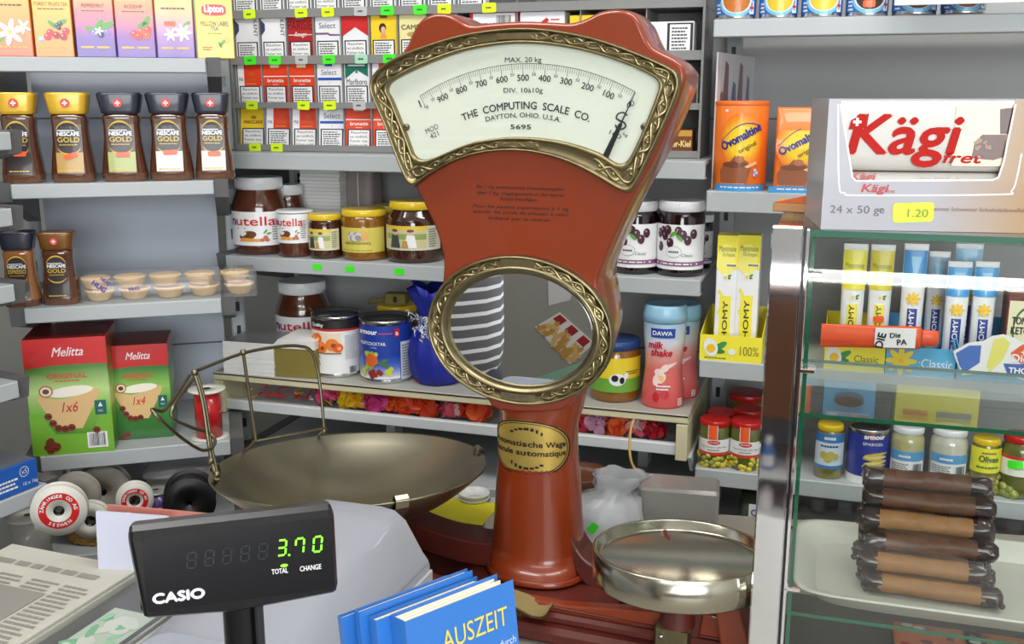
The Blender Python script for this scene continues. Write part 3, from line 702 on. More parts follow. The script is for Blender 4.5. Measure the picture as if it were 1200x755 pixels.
def tea4(g, m_, w, h):
    swirl(g, m_, w, h, YEL); leaf(g, m_, w*.3, h*.45, w*.2, 1.1); leaf(g, m_, w*.18, h*.42, w*.15, .4)
    berries(g, m_, [(-w*.03, h*.3), (w*.15, h*.33), (w*.33, h*.35), (w*.3, h*.28), (w*.08, h*.27)], [P(226, 60, 40), P(236, 90, 50)], w*.1)
    g.text(m_, 'ROSEHIP', 0, h*.62, .0062, BROWN, fit=w*.46); g.lines(m_, -w*.3, w*.3, h*.57, h*.59, 1, BROWN); g.rect(m_, -w*.38, h*.115, -w*.05, h*.14, GOLD, .0008); g.rect(m_, w*.02, h*.115, w*.35, h*.14, GOLD, .0008)
def tea5(g, m_, w, h):
    swirl(g, m_, w, h, YEL); leaf(g, m_, w*.3, h*.42, w*.16, .8); petals(g, m_, w*.2, h*.33, w*.24, WHITE, P(220, 226, 160), 7); petals(g, m_, -w*.12, h*.3, w*.18, WHITE, P(220, 226, 160), 6); sticker(g, m_, -w*.12, h*.44, w*.3, h*.055, TAGO, .02)
    g.lines(m_, -w*.33, w*.33, h*.61, h*.65, 1, BROWN); g.rect(m_, -w*.38, h*.115, -w*.05, h*.14, GOLD, .0008); g.rect(m_, w*.02, h*.115, w*.35, h*.14, GOLD, .0008)
def tea6(g, m_, w, h):
    swirl(g, m_, w, h, P(255, 240, 120)); pts = [(-w*.33, h*.66), (-w*.22, h*.69), (0, h*.695), (w*.22, h*.69), (w*.33, h*.66), (w*.33, h*.58), (w*.22, h*.555), (0, h*.55), (-w*.22, h*.555), (-w*.33, h*.58)]
    g.poly(m_, pts, RED, .0009); g.text(m_, 'Lipton', 0, h*.595, .012, WHITE, .0014, fit=w*.5, bold=.04)
    g.text(m_, 'YELLOW LABEL', 0, h*.42, .008, NAVY, fit=w*.78, bold=.01); g.text(m_, 'TEA', 0, h*.36, .0075, NAVY, fit=w*.2, bold=.01); g.lines(m_, -w*.2, w*.2, h*.315, h*.335, 1, BROWN)
    leaf(g, m_, w*.18, h*.2, w*.12, .8); leaf(g, m_, w*.12, h*.18, w*.1, 2.0); g.ell(m_, w*.34, h*.24, w*.12, h*.05, P(236, 190, 90), .0008); g.lines(m_, -w*.36, -w*.08, h*.1, h*.16, 2, RED)
PUR = [(0, (86, 62, 150)), (.22, (112, 70, 160)), (.5, (226, 110, 120)), (.75, (248, 170, 60)), (1, (252, 200, 40))]
teas = [(-9, 38, tea1, [(0, (240, 96, 50)), (.4, (250, 140, 40)), (1, (252, 190, 50))], 'orange tea box with white blossom, leftmost on the top left shelf', 'tea_orange'),
        (40, 86, tea2, [(0, (246, 130, 40)), (.5, (250, 170, 40)), (1, (252, 205, 40))], 'orange and yellow forest fruits tea box with red berries', 'tea_forest'),
        (88, 135, tea3, PUR, 'purple to orange peppermint tea box with pale flowers and green leaves', 'tea_mint'),
        (136, 182, tea4, [(0, (96, 66, 160)), (.25, (130, 70, 160)), (.55, (240, 130, 90)), (1, (252, 190, 40))], 'purple and orange tea box with round red rosehips on front', 'tea_hip'),
        (183, 228, tea5, [(0, (104, 76, 160)), (.25, (160, 110, 180)), (.55, (240, 180, 120)), (1, (250, 200, 50))], 'purple tea box with white blossoms and an orange price sticker', 'tea_blossom'),
        (230, 274, tea6, [(0, (250, 196, 70)), (.3, (252, 218, 60)), (1, (252, 222, 40))], 'yellow label tea box with red badge, rightmost of the tea boxes', 'tea_yellow')]
for x0, x1, fn, st, lb, nm in teas:
    loc, w_, h_ = spec(LP, x0, x1, 10, 67, -.008, ZA, False); d = .065; h_ = .128
    boxthing('tea_box', lb, 'tea box', back(loc, LP, d/2), LP.yaw+random.uniform(-1.5, 1.5), w_*.985, h_, d, gmat(nm, st), fn, 'tea boxes on the top left shelf')
# --- coffee jars
COFFEE = mat('coffee_in_glass', (86, 48, 30), .12, coat=1.0, noise=.25, nscale=400); COFFEEL = mat('pale_coffee_in_glass', (150, 98, 52), .12, coat=1.0, noise=.25, nscale=400)
LIDG = mat('gold_lid', (216, 172, 44), .3, .2, coat=.4); LIDB = mat('dark_lid', (36, 40, 54), .35, coat=.4); LIDC = mat('bronze_lid', (120, 78, 26), .3, .3, coat=.5)
GLASSB = mat('jar_base_glass', (104, 68, 48), .08, coat=1.0)
def coffee(label, loc, yaw, w, h, lid, body, l1, l2, ltop, lbot, lmid, emblem=True, price=True, zz=(1.0,)):
    t = thing('coffee_jar', label, 'coffee jar', loc, yaw, 'instant coffee jars')
    r = w/2; fr = [(0, .92), (.03, 1.0), (.10, 1.0), (.25, .93), (.45, .83), (.62, .80), (.72, .83), (.745, .80), (.76, .72), (.79, .72)]
    def rf(z):
        f_ = z/h
        for (a, b), (c, d) in zip(fr, fr[1:]):
            if f_ <= c: return (b+(d-b)*(f_-a)/(c-a))*r
        return r*.72
    g = G(); g.rsec([(a*h, b*r, b*r*.8, 3.2) for a, b in fr if a >= .10], body, 40).rsec([(a*h, b*r, b*r*.8, 3.2) for a, b in fr if a <= .10], GLASSB, 40); g.build('glass_jar', t)
    g = G(); g.rsec([(.765*h, r*.80, r*.66, 4.5), (.79*h, r*.84, r*.70, 4.5), (.80*h, r*.84, r*.70, 4.5), (.97*h, r*.97, r*.80, 4.5), (.985*h, r*.96, r*.79, 4.5), (h, r*.90, r*.74, 4.5)], lid, 40)
    lo = g.build('lid', t)
    if emblem:
        g = G(); fm = flat((0, -r*.735-.001, 0)); y0 = .88*h
        T_ = flat((0, -r*.765, .885*h), (1, 0, 0), (0, -.5*(.1*r), .17*h)); g.ell(T_, 0, 0, h*.05, h*.05, P(226, 70, 60), .0012, 20); g.rect(T_, -h*.028, -h*.009, h*.028, h*.009, WHITE, .0018); g.rect(T_, -h*.009, -h*.028, h*.009, h*.028, WHITE, .0018)
        g.build('cross_emblem', lo)
    g = G()
    def lm(a, b, c=0): f_ = abs(a)/(r*.9); return V((a, -(rf(b)*.8+.0012+c)*(1-.10*f_**3), b))
    N = 10
    def band(z0, z1, m, c, hw=.60):
        for i in range(N):
            zA, zB = z0+(z1-z0)*i/N, z0+(z1-z0)*(i+1)/N
            g.rect(lm, -r*hw, zA, r*hw, zB, m, c, 6)
    band(.10*h, .71*h, lmid, .0002); band(.115*h, .34*h, lbot, .0004)
    g.ell(lm, 0, .50*h, r*.56, .185*h, ltop, .0006, 28)
    for k in range(20):                                   # gold arc over the dark disc
        a, b = R(25+130*k/20), R(25+130*(k+1)/20); p = []
        for q, s_ in ((a, 0), (b, 0), (b, 1), (a, 1)): p.append(((r*.58+s_*.0)*math.cos(q), .52*h+(.15*h+s_*.022*h)*math.sin(q)))
        g.add([lm(x, z, .0008) for x, z in p], [(0, 1, 2, 3)], GOLD)
    for k in range(14):
        a, b = R(205+130*k/14), R(205+130*(k+1)/14); g.add([lm(x, z, .0009) for x, z in [(r*.55*math.cos(q), .43*h+(.1*h+s_*.02*h)*math.sin(q)) for q, s_ in ((a, 0), (b, 0), (b, 1), (a, 1))]], [(0, 1, 2, 3)], GOLD)
    g.text(lm, l1, 0, .525*h, h*.045, WHITE, .0012, fit=r*.98, bold=.05); g.rect(lm, -r*.48, .578*h, r*.3, .588*h, WHITE, .0012); g.text(lm, l2, 0, .455*h, h*.055, GOLD, .0012, fit=r*.96, bold=.03)
    g.lines(lm, -r*.42, r*.42, .415*h, .435*h, 1, GOLD, .0012); g.lines(lm, -r*.5, r*.5, .125*h, .155*h, 1, GOLD, .0012)
    if price: sticker(g, lm, r*.05, .315*h+random.uniform(-.02, .02)*h, r*.64, h*.055, TAGO, random.choice((0, .04, .25)))
    g.build('label', t)
    return t
DB = P(46, 34, 36); SILV = P(196, 196, 190)
for x0, x1, lid, l2, lb, lbot, lmid in ((-2, 50, LIDG, 'GOLD', 'coffee jar with gold lid and all-brown label, leftmost in the row', DB, P(88, 66, 50)), (56, 111, LIDG, 'GOLD', 'coffee jar with gold lid and golden brown label, second in the row', P(190, 150, 80), P(88, 66, 50)),
        (116, 172, LIDB, 'GOLD', 'coffee jar with dark lid and green label, middle of the row', P(170, 180, 110), P(88, 66, 50)), (172, 226, LIDB, 'GOLD', 'coffee jar with dark lid and pale label, fourth in the row', P(226, 226, 216), P(88, 66, 50)), (226, 274, LIDB, 'GOLD', 'coffee jar with dark lid at the right end of the row', P(216, 220, 206), P(88, 66, 50))):
    loc, w_, h_ = spec(LP, x0, x1, 108, 213, -.012, ZB); h_ = .1495
    coffee(lb, loc, LP.yaw-4, w_, h_, lid, COFFEE, 'NESCAFE', l2, DB, lbot, lmid)
for x0, x1, lid, l2, lb, body, em, lbot in ((1, 47, LIDB, 'ESPRESSO', 'slim espresso coffee jar with dark lid, left of the tartlet pack', COFFEEL, False, P(90, 84, 84)), (47, 93, LIDC, 'GOLD', 'slim coffee jar with bronze lid and cross, right beside the tartlets', COFFEE, True, DB)):
    loc, w_, h_ = spec(LP, x0, x1, 271, 357, -.01, ZC)
    coffee(lb, loc, LP.yaw-6, w_, h_, lid, body, 'NESCAFE', l2, DB, lbot, body, em, False)
# --- tartlet cases in film, two packs
TART = mat('tartlet_pastry', (226, 190, 140), .8, noise=.12, nscale=60, bump=.3)
cen = [(98, 137), (138, 179), (179, 220), (220, 260), (262, 300)]
def tartlet(label, loc, r, h):
    g = G(); n = 28; pr = [(r*.62, 0), (r*.70, .12*h), (r*.93, .72*h), (r*.99, .80*h), (r, h), (r*.9, h), (r*.6, .2*h), (.0001, .16*h)]
    secs = [[V((q*(1+(.022*math.cos(14*2*PI*k/n) if .1 < z/h < .9 else 0))*math.cos(2*PI*k/n), q*(1+(.022*math.cos(14*2*PI*k/n) if .1 < z/h < .9 else 0))*math.sin(2*PI*k/n), z)) for k in range(n)] for q, z in pr]
    g.loft(secs, TART, True, True, False); tag(g.build('tartlet_shell', None, loc), label, 'tartlet shell', 'pastry tartlet shells in film')
ordn = ('leftmost', 'second from left', 'third from left', 'fourth from left', 'rightmost')
TH = .0195
for row, zz in ((0, 0), (1, 1)):
    for i, (x0, x1) in enumerate(cen):
        if row: x0, x1 = x0-5, x1-5
        loc, w_, h_ = spec(LP, x0+1, x1-1, 325 if row else 345, 350, -.02, ZC+.001+row*(TH+.002))
        tartlet('round pale pastry tartlet shell, %s of the %s row' % (ordn[i], 'upper' if row else 'lower'), loc, w_/2, TH)
a = LP.hit(94, 340, -.015); b = LP.hit(262, 335, -.015)
for nm, x0, x1, lb in (('main', 92, 261, 'clear film pack of eight tartlet shells with purple lettering'), ('end', 262, 302, 'clear film pack end with two tartlet shells beside the shelf bracket')):
    pa = LP.hit(x0, 340, -.012); pb = LP.hit(x1, 340, -.012); w_ = (pb-pa).length; c = (pa+pb)/2; d = .075
    g = G(); g.rsec([(.0, w_/2, d/2, 8), (.01, w_/2+.001, d/2+.001, 8), (.04, w_/2, d/2, 8), (.046, w_/2-.004, d/2-.004, 8)], FILM, 48)
    if nm == 'main':
        fm = flat((0, -d/2-.0016, 0)); PURP = P(84, 50, 150)
        g.text(fm, 'HUG', -w_*.37, .028, .009, PURP, rot=-.7, bold=.05); g.text(fm, 'HUG', -w_*.32, .038, .006, PURP, rot=-.7, bold=.05); g.text(fm, 'HUG', -w_*.12, .0215, .006, PURP, rot=.1, bold=.04)
    o = g.build('tartlet_pack', None, V((c.x, c.y, ZC))-LP.n*(d/2), LP.yaw); tag(o, lb, 'tartlet pack')
# --- coffee filter cartons
def filt(st):
    def f(g, m_, w, h):
        yr = .77*h; pts = [(-w/2, h), (w/2, h), (w/2, yr-.0)] + [(w/2-w*k/10, yr+.05*h*(math.sin(PI*k/10)*.35-.0)-.02*h*(k/10)) for k in range(1, 11)]
        g.poly(m_, pts, RED, .0005)
        g.text(m_, 'Melitta', w*.03, .85*h, .078*h, WHITE, fit=w*.38, shear=.35, bold=.01)
        g.text(m_, 'ORIGINAL', w*.0, .66*h, .046*h, P(214, 90, 50), fit=w*.48, bold=.03); g.lines(m_, -w*.16, w*.16, .628*h, .648*h, 1, P(214, 90, 50))
        bag = [(-.40*w, .50*h)] + [(-.40*w+.78*w*k/12, .50*h+.03*h*math.sin(2*PI*k/12+2.2)+.03*h*k/12) for k in range(1, 13)] + [(.36*w, .5*h), (.13*w, .22*h), (-.17*w, .22*h)]
        g.poly(m_, bag, P(226, 188, 130), .0009)
        g.ell(m_, .02*w, .545*h, .28*w, .045*h, P(248, 240, 222), .0012, 24, .1)
        g.text(m_, st, 0, .37*h, .09*h, RED, .0016, fit=w*.2, shear=.3)
        for k, (x, z) in enumerate(((-.27, .34), (-.22, .28), (-.16, .235), (-.08, .225), (.0, .235), (.30, .2), (-.28, .04), (-.22, .06))): g.ell(m_, x*w, z*h, .048*w, .03*h, P(128, 50, 24), .002+.0001*k, 14, .5*k); g.rect(m_, x*w-.03*w, z*h-.001, x*w+.03*w, z*h+.001, DBROWN, .003)
        g.ell(m_, -.27*w, .555*h, .085*w, .05*h, RED, .0013); g.ell(m_, -.27*w, .555*h, .07*w, .041*h, CREAM, .0016); g.ell(m_, -.27*w, .555*h, .04*w, .022*h, BROWN, .0019)
        g.rect(m_, .30*w, .33*h, .44*w, .455*h, P(20, 100, 90), .0013); g.poly(m_, [(.34*w, .40*h), (.40*w, .40*h), (.37*w, .44*h)], WHITE, .0018); g.text(m_, 'FSC', .37*w, .355*h, .018*h, WHITE, .0018)
        if st == '1x6':
            g.poly(m_, [(-w/2, .36*h), (-.37*w, .36*h), (-.2*w, .18*h), (.24*w, .17*h), (.36*w, .33*h), (w/2, .33*h), (w/2, .0), (-w/2, 0)], P(120, 180, 50), .0011)
            g.bars(m_, .2*w, .4*w, .06*h, .17*h, .0022)
            for k, (x, z) in enumerate(((-.3, .07), (-.25, .09), (-.28, .12), (-.2, .07))): g.ell(m_, x*w, z*h, .06*w, .03*h, P(120, 50, 26), .0022+.0001*k, 14, .4*k)
    return f
FG = gmat('filter_green', [(0, (52, 110, 34)), (.35, (120, 180, 60)), (.55, (190, 220, 130)), (.75, (70, 130, 40)), (1, (200, 30, 30))], .4)
FG2 = gmat('filter_green_dark', [(0, (36, 100, 40)), (.3, (60, 130, 50)), (.55, (150, 200, 90)), (.75, (50, 120, 50)), (1, (200, 30, 30))], .4)
def ftop(g, m_, w, d):
    for k in range(6): g.rect(m_, -w/2+.001, -d/2+d*k/6+.001, w/2-.001, -d/2+d*(k+1)/6-.002, P(120, 34, 30), .0005+.0002*(k % 2))
for x0, x1, yt, yb, v, st, m_, lb, d in ((33, 131, 396, 533, -.004, '1x6', FG, 'larger red and green coffee filter carton with barcode on the left shelf', .13), (126, 201, 404, 517, -.055, '1x4', FG2, 'smaller red and green coffee filter carton beside the larger one', .11)):
    loc, w_, h_ = spec(LP, x0, x1, yt, yb, v, ZD, False)
    boxthing('coffee_filter_carton', lb, 'coffee filter box', back(loc, LP, d/2), LP.yaw-2, w_, h_, d, m_, filt(st), None, ftop)
# --- ribbon spools
SPW = mat('spool_plastic', (214, 212, 202), .4); RIBR = mat('red_ribbon', (190, 24, 30), .28, coat=.6, bump=.3, nscale=300)
def spool(label, T, r, L, rib, ringtext=False, hub=.22, rc=.8, disc=SPW, group=None, fl=.003):
    t = thing('ribbon_spool', label, 'ribbon spool', (0, 0, 0), 0, group); t.matrix_world = T
    for z in (0, L-fl):
        g = G().lathe([(r*hub, z), (r, z), (r*1.01, z+fl/2), (r, z+fl), (r*hub, z+fl), (r*hub, z)], disc, 48, c0=False, c1=False)
        if ringtext:
            tm = flat((0, 0, L if z else 0), (1, 0, 0), (0, 1, 0) if z else (0, -1, 0))
            g.ring(tm, 0, 0, r*.45, r*.72, RED, .0006, 40)
            for st, ph in (('SEEWEN', PI), ('ZÄHRINGER CO AG', 0)):
                for i, ch in enumerate(st):
                    a = (i-(len(st)-1)/2)*(.21 if ph == 0 else -.26); q = a+ph; g.text(tm, ch, r*.535*math.sin(q) if ph == 0 else r*.63*math.sin(q), r*.535*math.cos(q) if ph == 0 else r*.63*math.cos(q), r*.13, WHITE, .001, rot=-q if ph == 0 else -q+PI, bold=.04)
        g.build('flange', t)
    G().lathe([(r*hub, fl), (r*rc, fl), (r*rc, L-fl), (r*hub, L-fl)], rib, 40, c0=False, c1=False).lathe([(r*hub, 0), (r*hub*.8, 0), (r*hub*.8, L), (r*hub, L)], BLACKP, 24, c0=False, c1=False).build('ribbon', t)
    return t
p = hitz(246, 512, ZD); spool('upright spool of shiny red ribbon beside the smaller filter carton', Matrix.Translation(p), .0335, (LP.hit(244, 447, -.08).z-ZD), RIBR, rc=.72)
def facing(px, py, d, yaw, tiltx=0): return Matrix.Translation(at(px, py, d)) @ Matrix.Rotation(R(yaw), 4, 'Z') @ Matrix.Rotation(R(90+tiltx), 4, 'X')
SILR = mat('silver_ribbon', (176, 174, 168), .35, coat=.4, bump=.3, nscale=300); PURR = mat('purple_ribbon', (74, 40, 120), .35, coat=.4); BLKR = mat('black_ribbon', (26, 26, 28), .4); GREYD = mat('grey_spool_card', (160, 156, 146), .6)
def stand(px, py, dd, r, L, yaw, tiltx, label, rib, ring=False, disc=SPW, hub=.2, lift=0):
    c = at(px, py, dd); T = Matrix.Translation((c.x, c.y, ZE+r+.0005+lift)) @ Matrix.Rotation(R(yaw), 4, 'Z') @ Matrix.Rotation(R(90+tiltx), 4, 'X')
    return spool(label, T, r, L, rib, ring, hub, .85, disc, 'spools on the bottom left shelf')
p = hitz(40, 662, ZE); spool('white spool of silver ribbon standing upright below the blue carton', Matrix.Translation(p), .036, LP.hit(40, 596, .06).z-ZE, SILR, rc=.86, group='spools on the bottom left shelf')
def disc(px, py, dd, rpx, L, yaw, label, rib, ring=False, dsc=SPW, hub=.2):
    c = at(px, py, dd); r = rpx*dd/FPX; T = Matrix.Translation(c) @ Matrix.Rotation(R(yaw), 4, 'Z') @ Matrix.Rotation(R(90), 4, 'X')
    T = T @ Matrix.Translation((0, 0, -L)); return spool(label, T, r, L, rib, ring, hub, .85, dsc, 'spools on the bottom left shelf'), c, r
# a wicker basket holds the spools
bz0 = ZE; bc = hitz(105, 648, ZE); WICK = mat('wicker', (176, 138, 72), .7, noise=.25, nscale=90)
g = G(); bw, bd, bh = .085, .075, .045; rows = 6; n = 56
bk = V((bc.x+.01, bc.y+.09, ZE))
def wv(k, row, rr): t_ = 2*PI*k/n; e = 1+.025*(1 if (k+row) % 2 else -1); return V((rr*bw*e*math.copysign(abs(math.cos(t_))**.7, math.cos(t_)), rr*bd*e*math.copysign(abs(math.sin(t_))**.7, math.sin(t_)), 0))
for row in range(rows): g.tube([wv(k, row, .85+.03*row)+V((0, 0, .006+row*bh/rows)) for k in range(n)], .0042, WICK, 6, True)
for k in range(0, n, 4): g.tube([wv(k, 0, .85), wv(k, 0, 1.02)+V((0, 0, bh+.004))], .0025, WICK, 6)
g.lathe([(.0001, .0), (bw*.8, .0), (bw*.8, .004), (.0001, .004)], WICK, 24)
tag(g.build('wicker_basket', None, bk), 'low wicker basket holding ribbon spools under the left shelves', 'basket')
disc(69, 599, 1.56, 31, .02, 18, 'white ribbon spool with a round red printed ring, in front of the basket', SILR, True)
disc(106, 611, 1.66, 22, .018, 10, 'small pale spool lying between the ringed spool and the white papers', SILR, False, SPW, .3)
disc(88, 583, 1.76, 27, .022, 14, 'plain grey spool close behind the red-ringed spool', SILR, False, GREYD)
disc(120, 577, 1.84, 32, .025, 14, 'largest grey spool at the back of the basket', SILR, False, GREYD, .15)
disc(158, 587, 1.74, 21, .018, 20, 'spool with a red ring and dark hub, right of the grey spools', SILR, True, SPW, .3)
p = hitz(186, 618, ZE); spool('purple ribbon spool standing behind the pink folder', Matrix.Translation(p), .026, .075, PURR, rc=.9, group='spools on the bottom left shelf')
disc(222, 590, 1.70, 30, .05, 16, 'black ribbon spool beside the purple one under the left shelf', BLKR, False, BLKR, .15)
a = LP.hit(170, 560, -.05); b = LP.hit(250, 560, -.05); cc = (a+b)/2
g = G().rsec([(0, .055, .035, 5), (.028, .06, .04, 5), (.03, .064, .044, 5), (.033, .064, .044, 5), (.036, .055, .035, 5)], FILM, 40)
tag(g.build('plastic_tub', None, V((p.x+.04, p.y+.02, ZE+.0755)), LP.yaw), 'clear shallow plastic tub lying on the purple spool', 'plastic tub')
# --- blue carton on the far-left shelf end
a = LLP.hit(45, 560, -.004); b = LLP.hit(-60, 610, -.004); w_ = (a-b).length; c = (a+b)/2
hB = LLP.hit(45, 536, -.004).z-ZLL
def bluef(g, m_, w, h):
    g.text(m_, 'x5', w*.34, h*.62, h*.16, WHITE); g.ring(m_, w*.34, h*.69, h*.16, h*.18, WHITE, .001, 24); g.text(m_, '10 x 1kg', w*.40, h*.2, h*.13, WHITE, fit=w*.17)
    g.lines(m_, w*.04, w*.27, h*.18, h*.6, 3, WHITE)
boxthing('sugar_carton', 'blue carton of one-kilo bags on the far-left shelf end', 'carton', V((c.x, c.y, ZLL+.0005))-LLP.n*.07, LLP.yaw, w_, hB, .14, P(30, 92, 180), bluef, None, lambda g, m_, w, d: g.rect(m_, -w/2+.002, -d/2+.002, w/2-.002, d/2-.002, P(96, 104, 116), .0006))
# ================================================================== CIGARETTE RACK
CV = -.07                                       # rack front, offset from shelf edge
RACKM = mat('rack_grey', (112, 112, 112), .5, noise=.05); RAILM = mat('rack_rail', (132, 132, 130), .45)
u_of = lambda px, py: MP.U(px, py, CV)
ul = u_of(277, 120); ur = MP.U(823, 120, CV)
pitch = (u_of(470, 66)-u_of(278, 66))/6
zr = [MP.hit(360, y, CV).z for y in (17, 73, 127, 177)]          # bottoms of the rail faces of four rows, top first
rails = []
for yy0, yy1 in ((10, 20), (65, 75), (120, 127), (170, 178)): rails.append((MP.hit(360, yy1, CV).z, MP.hit(360, yy0, CV).z))
rails[3] = (ZF+.001, rails[3][1])
rk = thing('cigarette_rack', 'grey cigarette rack with rows of small packs above the middle shelf', 'cigarette rack', (MP.p.x, MP.p.y, 0), MP.yaw)
yF = -CV
G().box(ul-.004, ur, yF+.115, yF+.12, ZF, 1.83, RACKM).build('back_plate', rk)
for i, (z0, z1) in enumerate(rails):
    g = G().box(ul-.003, ur, yF-.002, yF+.001, z0, z1, RAILM).box(ul-.003, ur, yF, yF+.115, z0, z0+.002, RACKM); g.build('rack_shelf', rk)
ztop = 1.83
g = None
for k in range(int((ur-ul)/pitch)+1):
    if 9 <= k and k % 2: continue
    u = ul+.0005+k*pitch; G().box(u-.001, u+.001, yF+.002, yF+.115, rails[3][0]+.003, ztop, RAILM).build('divider', rk)
G().box(ur-.004, ur, yF-.006, yF+.12, ZF, ztop, RAILM).build('end_post', rk); G().box(ul-.006, ul-.003, yF-.002, yF+.12, ZF, ztop, RAILM).build('end_post', rk)
# price tags stuck on the rails
def ptag(px, row, m, rot=0):
    u = u_of(px, 70); z = (rails[row][0]+rails[row][1])/2; g = G(); mp = flat((u, yF-.0022, z)); sticker(g, mp, 0, 0, .026, .0165, m, rot, .0006); g.lines(mp, -.006, .006, -.003, .003, 1, DGREY, .0009, int(px)); g.build('price_tag', rk)
PALE = P(170, 220, 190); WORN = P(190, 190, 192)
for px, row, m in ((296, 0, TAGY), (356, 0, TAGY), (387, 0, TAGY), (425, 0, WORN), (456, 0, TAGG), (522, 0, TAGY), (574, 0, TAGY), (494, 0, TAGG), (294, 1, TAGG), (323, 1, TAGG), (354, 1, WORN), (386, 1, TAGG), (424, 1, PALE), (457, 1, TAGG), (293, 2, TAGY), (354, 2, TAGY), (385, 2, TAGY), (420, 2, WORN), (294, 3, TAGY), (320, 3, TAGY)): ptag(px, row, m, random.uniform(-.06, .06))
PW, PH, PD = .0525, .086, .022
WARN = ['Rauchen', 'ist tödlich.', 'Fumer tue.', 'Il fumo uccide.']
def warn(g, m, w, h, big):
    g.rect(m, -w*.43, .02*h, w*.43, .46*h, P(24, 30, 56), .0004); g.rect(m, -w*.38, .045*h, w*.38, .435*h, WHITE, .0007)
    if big:
        for k, st in enumerate(WARN): g.text(m, st, 0, (.36-.092*k)*h, .056*h, BLACK, .001, fit=min(w*.66, .085*w*len(st)))
    else: g.lines(m, -w*.33, w*.33, .07*h, .41*h, 7, DGREY, .001, int(big)+3)
def d_kent(g, m, w, h): g.poly(m, [(-w/2, .93*h), (-.33*w, .84*h), (-.33*w, .70*h), (-w/2, .58*h)], P(58, 64, 100), .0005); g.text(m, 'KENT', .29*w, .75*h, .1*h, DGREY, .0008, fit=.36*h, rot=-PI/2)
def d_pari(g, m, w, h):
    g.rect(m, -w/2, .46*h, w/2, h, P(176, 34, 40), .0003); g.rect(m, -.17*w, .93*h, .17*w, h, P(110, 160, 200), .0006)
    g.text(m, 'PARISIE', 0, .70*h, .2*h, P(80, 22, 30), .0007, fit=w*.98); g.text(m, 'Rouge', .02*w, .56*h, .1*h, WHITE, .001, fit=w*.5, shear=.35); g.rect(m, -.48*w, .585*h, .48*w, .6*h, WHITE, .0009)
def d_sel1(g, m, w, h): g.text(m, 'Select', 0, .72*h, .12*h, P(80, 86, 110), .0007, fit=.66*w); g.poly(m, [(-w/2, .59*h), (.0, .59*h), (.1*w, .56*h), (w/2, .56*h), (w/2, .59*h), (.12*w, .60*h), (.02*w, .63*h), (-w/2, .63*h)], P(120, 84, 130), .0006)
def d_marl(g, m, w, h): g.poly(m, [(-w/2, .98*h), (w/2, .98*h), (w/2, .54*h), (0, .73*h), (-w/2, .54*h)], P(205, 36, 40), .0005)
def d_fig(g, m, w, h):
    g.rect(m, -.13*w, .9*h, .16*w, h, P(120, 84, 40), .0006); g.ell(m, -.03*w, .7*h, .14*w, .1*h, P(60, 40, 36), .0006, 16); g.ell(m, .0, .66*h, .09*w, .07*h, SKIN, .0009, 14); g.poly(m, [(-.12*w, .49*h), (.12*w, .49*h), (.07*w, .6*h), (-.05*w, .6*h)], P(226, 150, 110), .0008)
def d_camel(g, m, w, h): g.text(m, 'CAMEL', 0, .66*h, .1*h, P(90, 80, 60), .0007, fit=.8*w, bold=.02); g.ell(m, 0, .56*h, .2*w, .05*h, P(190, 160, 90), .0006)
def d_red(g, m, w, h): g.rect(m, -.22*w, .46*h, w/2, h, P(220, 60, 30), .0004); g.rect(m, -.22*w, .93*h, .05*w, h, P(150, 24, 24), .0007); g.text(m, 'MA', -.34*w, .56*h, .09*h, DGREY, .0008, fit=.18*w); g.text(m, 'MA', .1*w, .56*h, .075*h, P(180, 110, 40), .0008, fit=.4*w); g.ell(m, .1*w, .72*h, .12*w, .05*h, P(200, 90, 40), .0007); g.lines(m, -.15*w, .3*w, .49*h, .52*h, 1, GOLD, .0008)
def d_brun(g, m, w, h): g.rect(m, -w/2, .44*h, w/2, h, P(226, 66, 26), .0003); g.rect(m, -.2*w, .85*h, .16*w, h, CREAM, .0006); g.rect(m, -w/2, .655*h, w/2, .675*h, WHITE, .0006); g.text(m, 'brunette', 0, .54*h, .08*h, WHITE, .0008, fit=.66*w, bold=.02); g.lines(m, -.12*w, .12*w, .48*h, .5*h, 1, WHITE, .0008)
def d_sel2(g, m, w, h): g.rect(m, -.16*w, .87*h, .14*w, h, BLUE, .0006); g.text(m, 'Select', 0, .69*h, .12*h, P(90, 100, 130), .0007, fit=.62*w); g.rect(m, -.45*w, .575*h, w/2, .63*h, BLUE, .0006); g.text(m, '1', 0, .49*h, .05*h, DGREY, .0007)
def d_marg(g, m, w, h): g.poly(m, [(-.45*w, .97*h), (.45*w, .97*h), (.45*w, .64*h), (.04*w, .78*h), (-.04*w, .78*h), (-.45*w, .6*h)], P(22, 110, 92), .0005); g.rect(m, -.33*w, .87*h, .33*w, .9*h, WHITE, .0008); g.ell(m, 0, .75*h, .06*w, .03*h, GREY, .0008); g.text(m, 'Marlboro', 0, .48*h, .13*h, P(30, 40, 40), .0007, fit=.8*w)
def d_yel(g, m, w, h): g.rect(m, -.2*w, .88*h, .1*w, h, P(190, 50, 30), .0006); g.text(m, 'MAROCAINE', 0, .56*h, .075*h, BROWN, .0007, fit=.72*w, bold=.02); g.ell(m, .02*w, .7*h, .1*w, .04*h, P(180, 130, 40), .0007); g.lines(m, -.3*w, .4*w, .8*h, .82*h, 1, GOLD, .0007)
def d_plain(g, m, w, h): g.lines(m, -.2*w, .2*w, .6*h, .75*h, 2, GREY, .0007)
WP, YP, RP_, OP, CP_ = P(236, 236, 240), P(246, 206, 40), P(180, 36, 40), P(224, 64, 26), P(232, 222, 160)
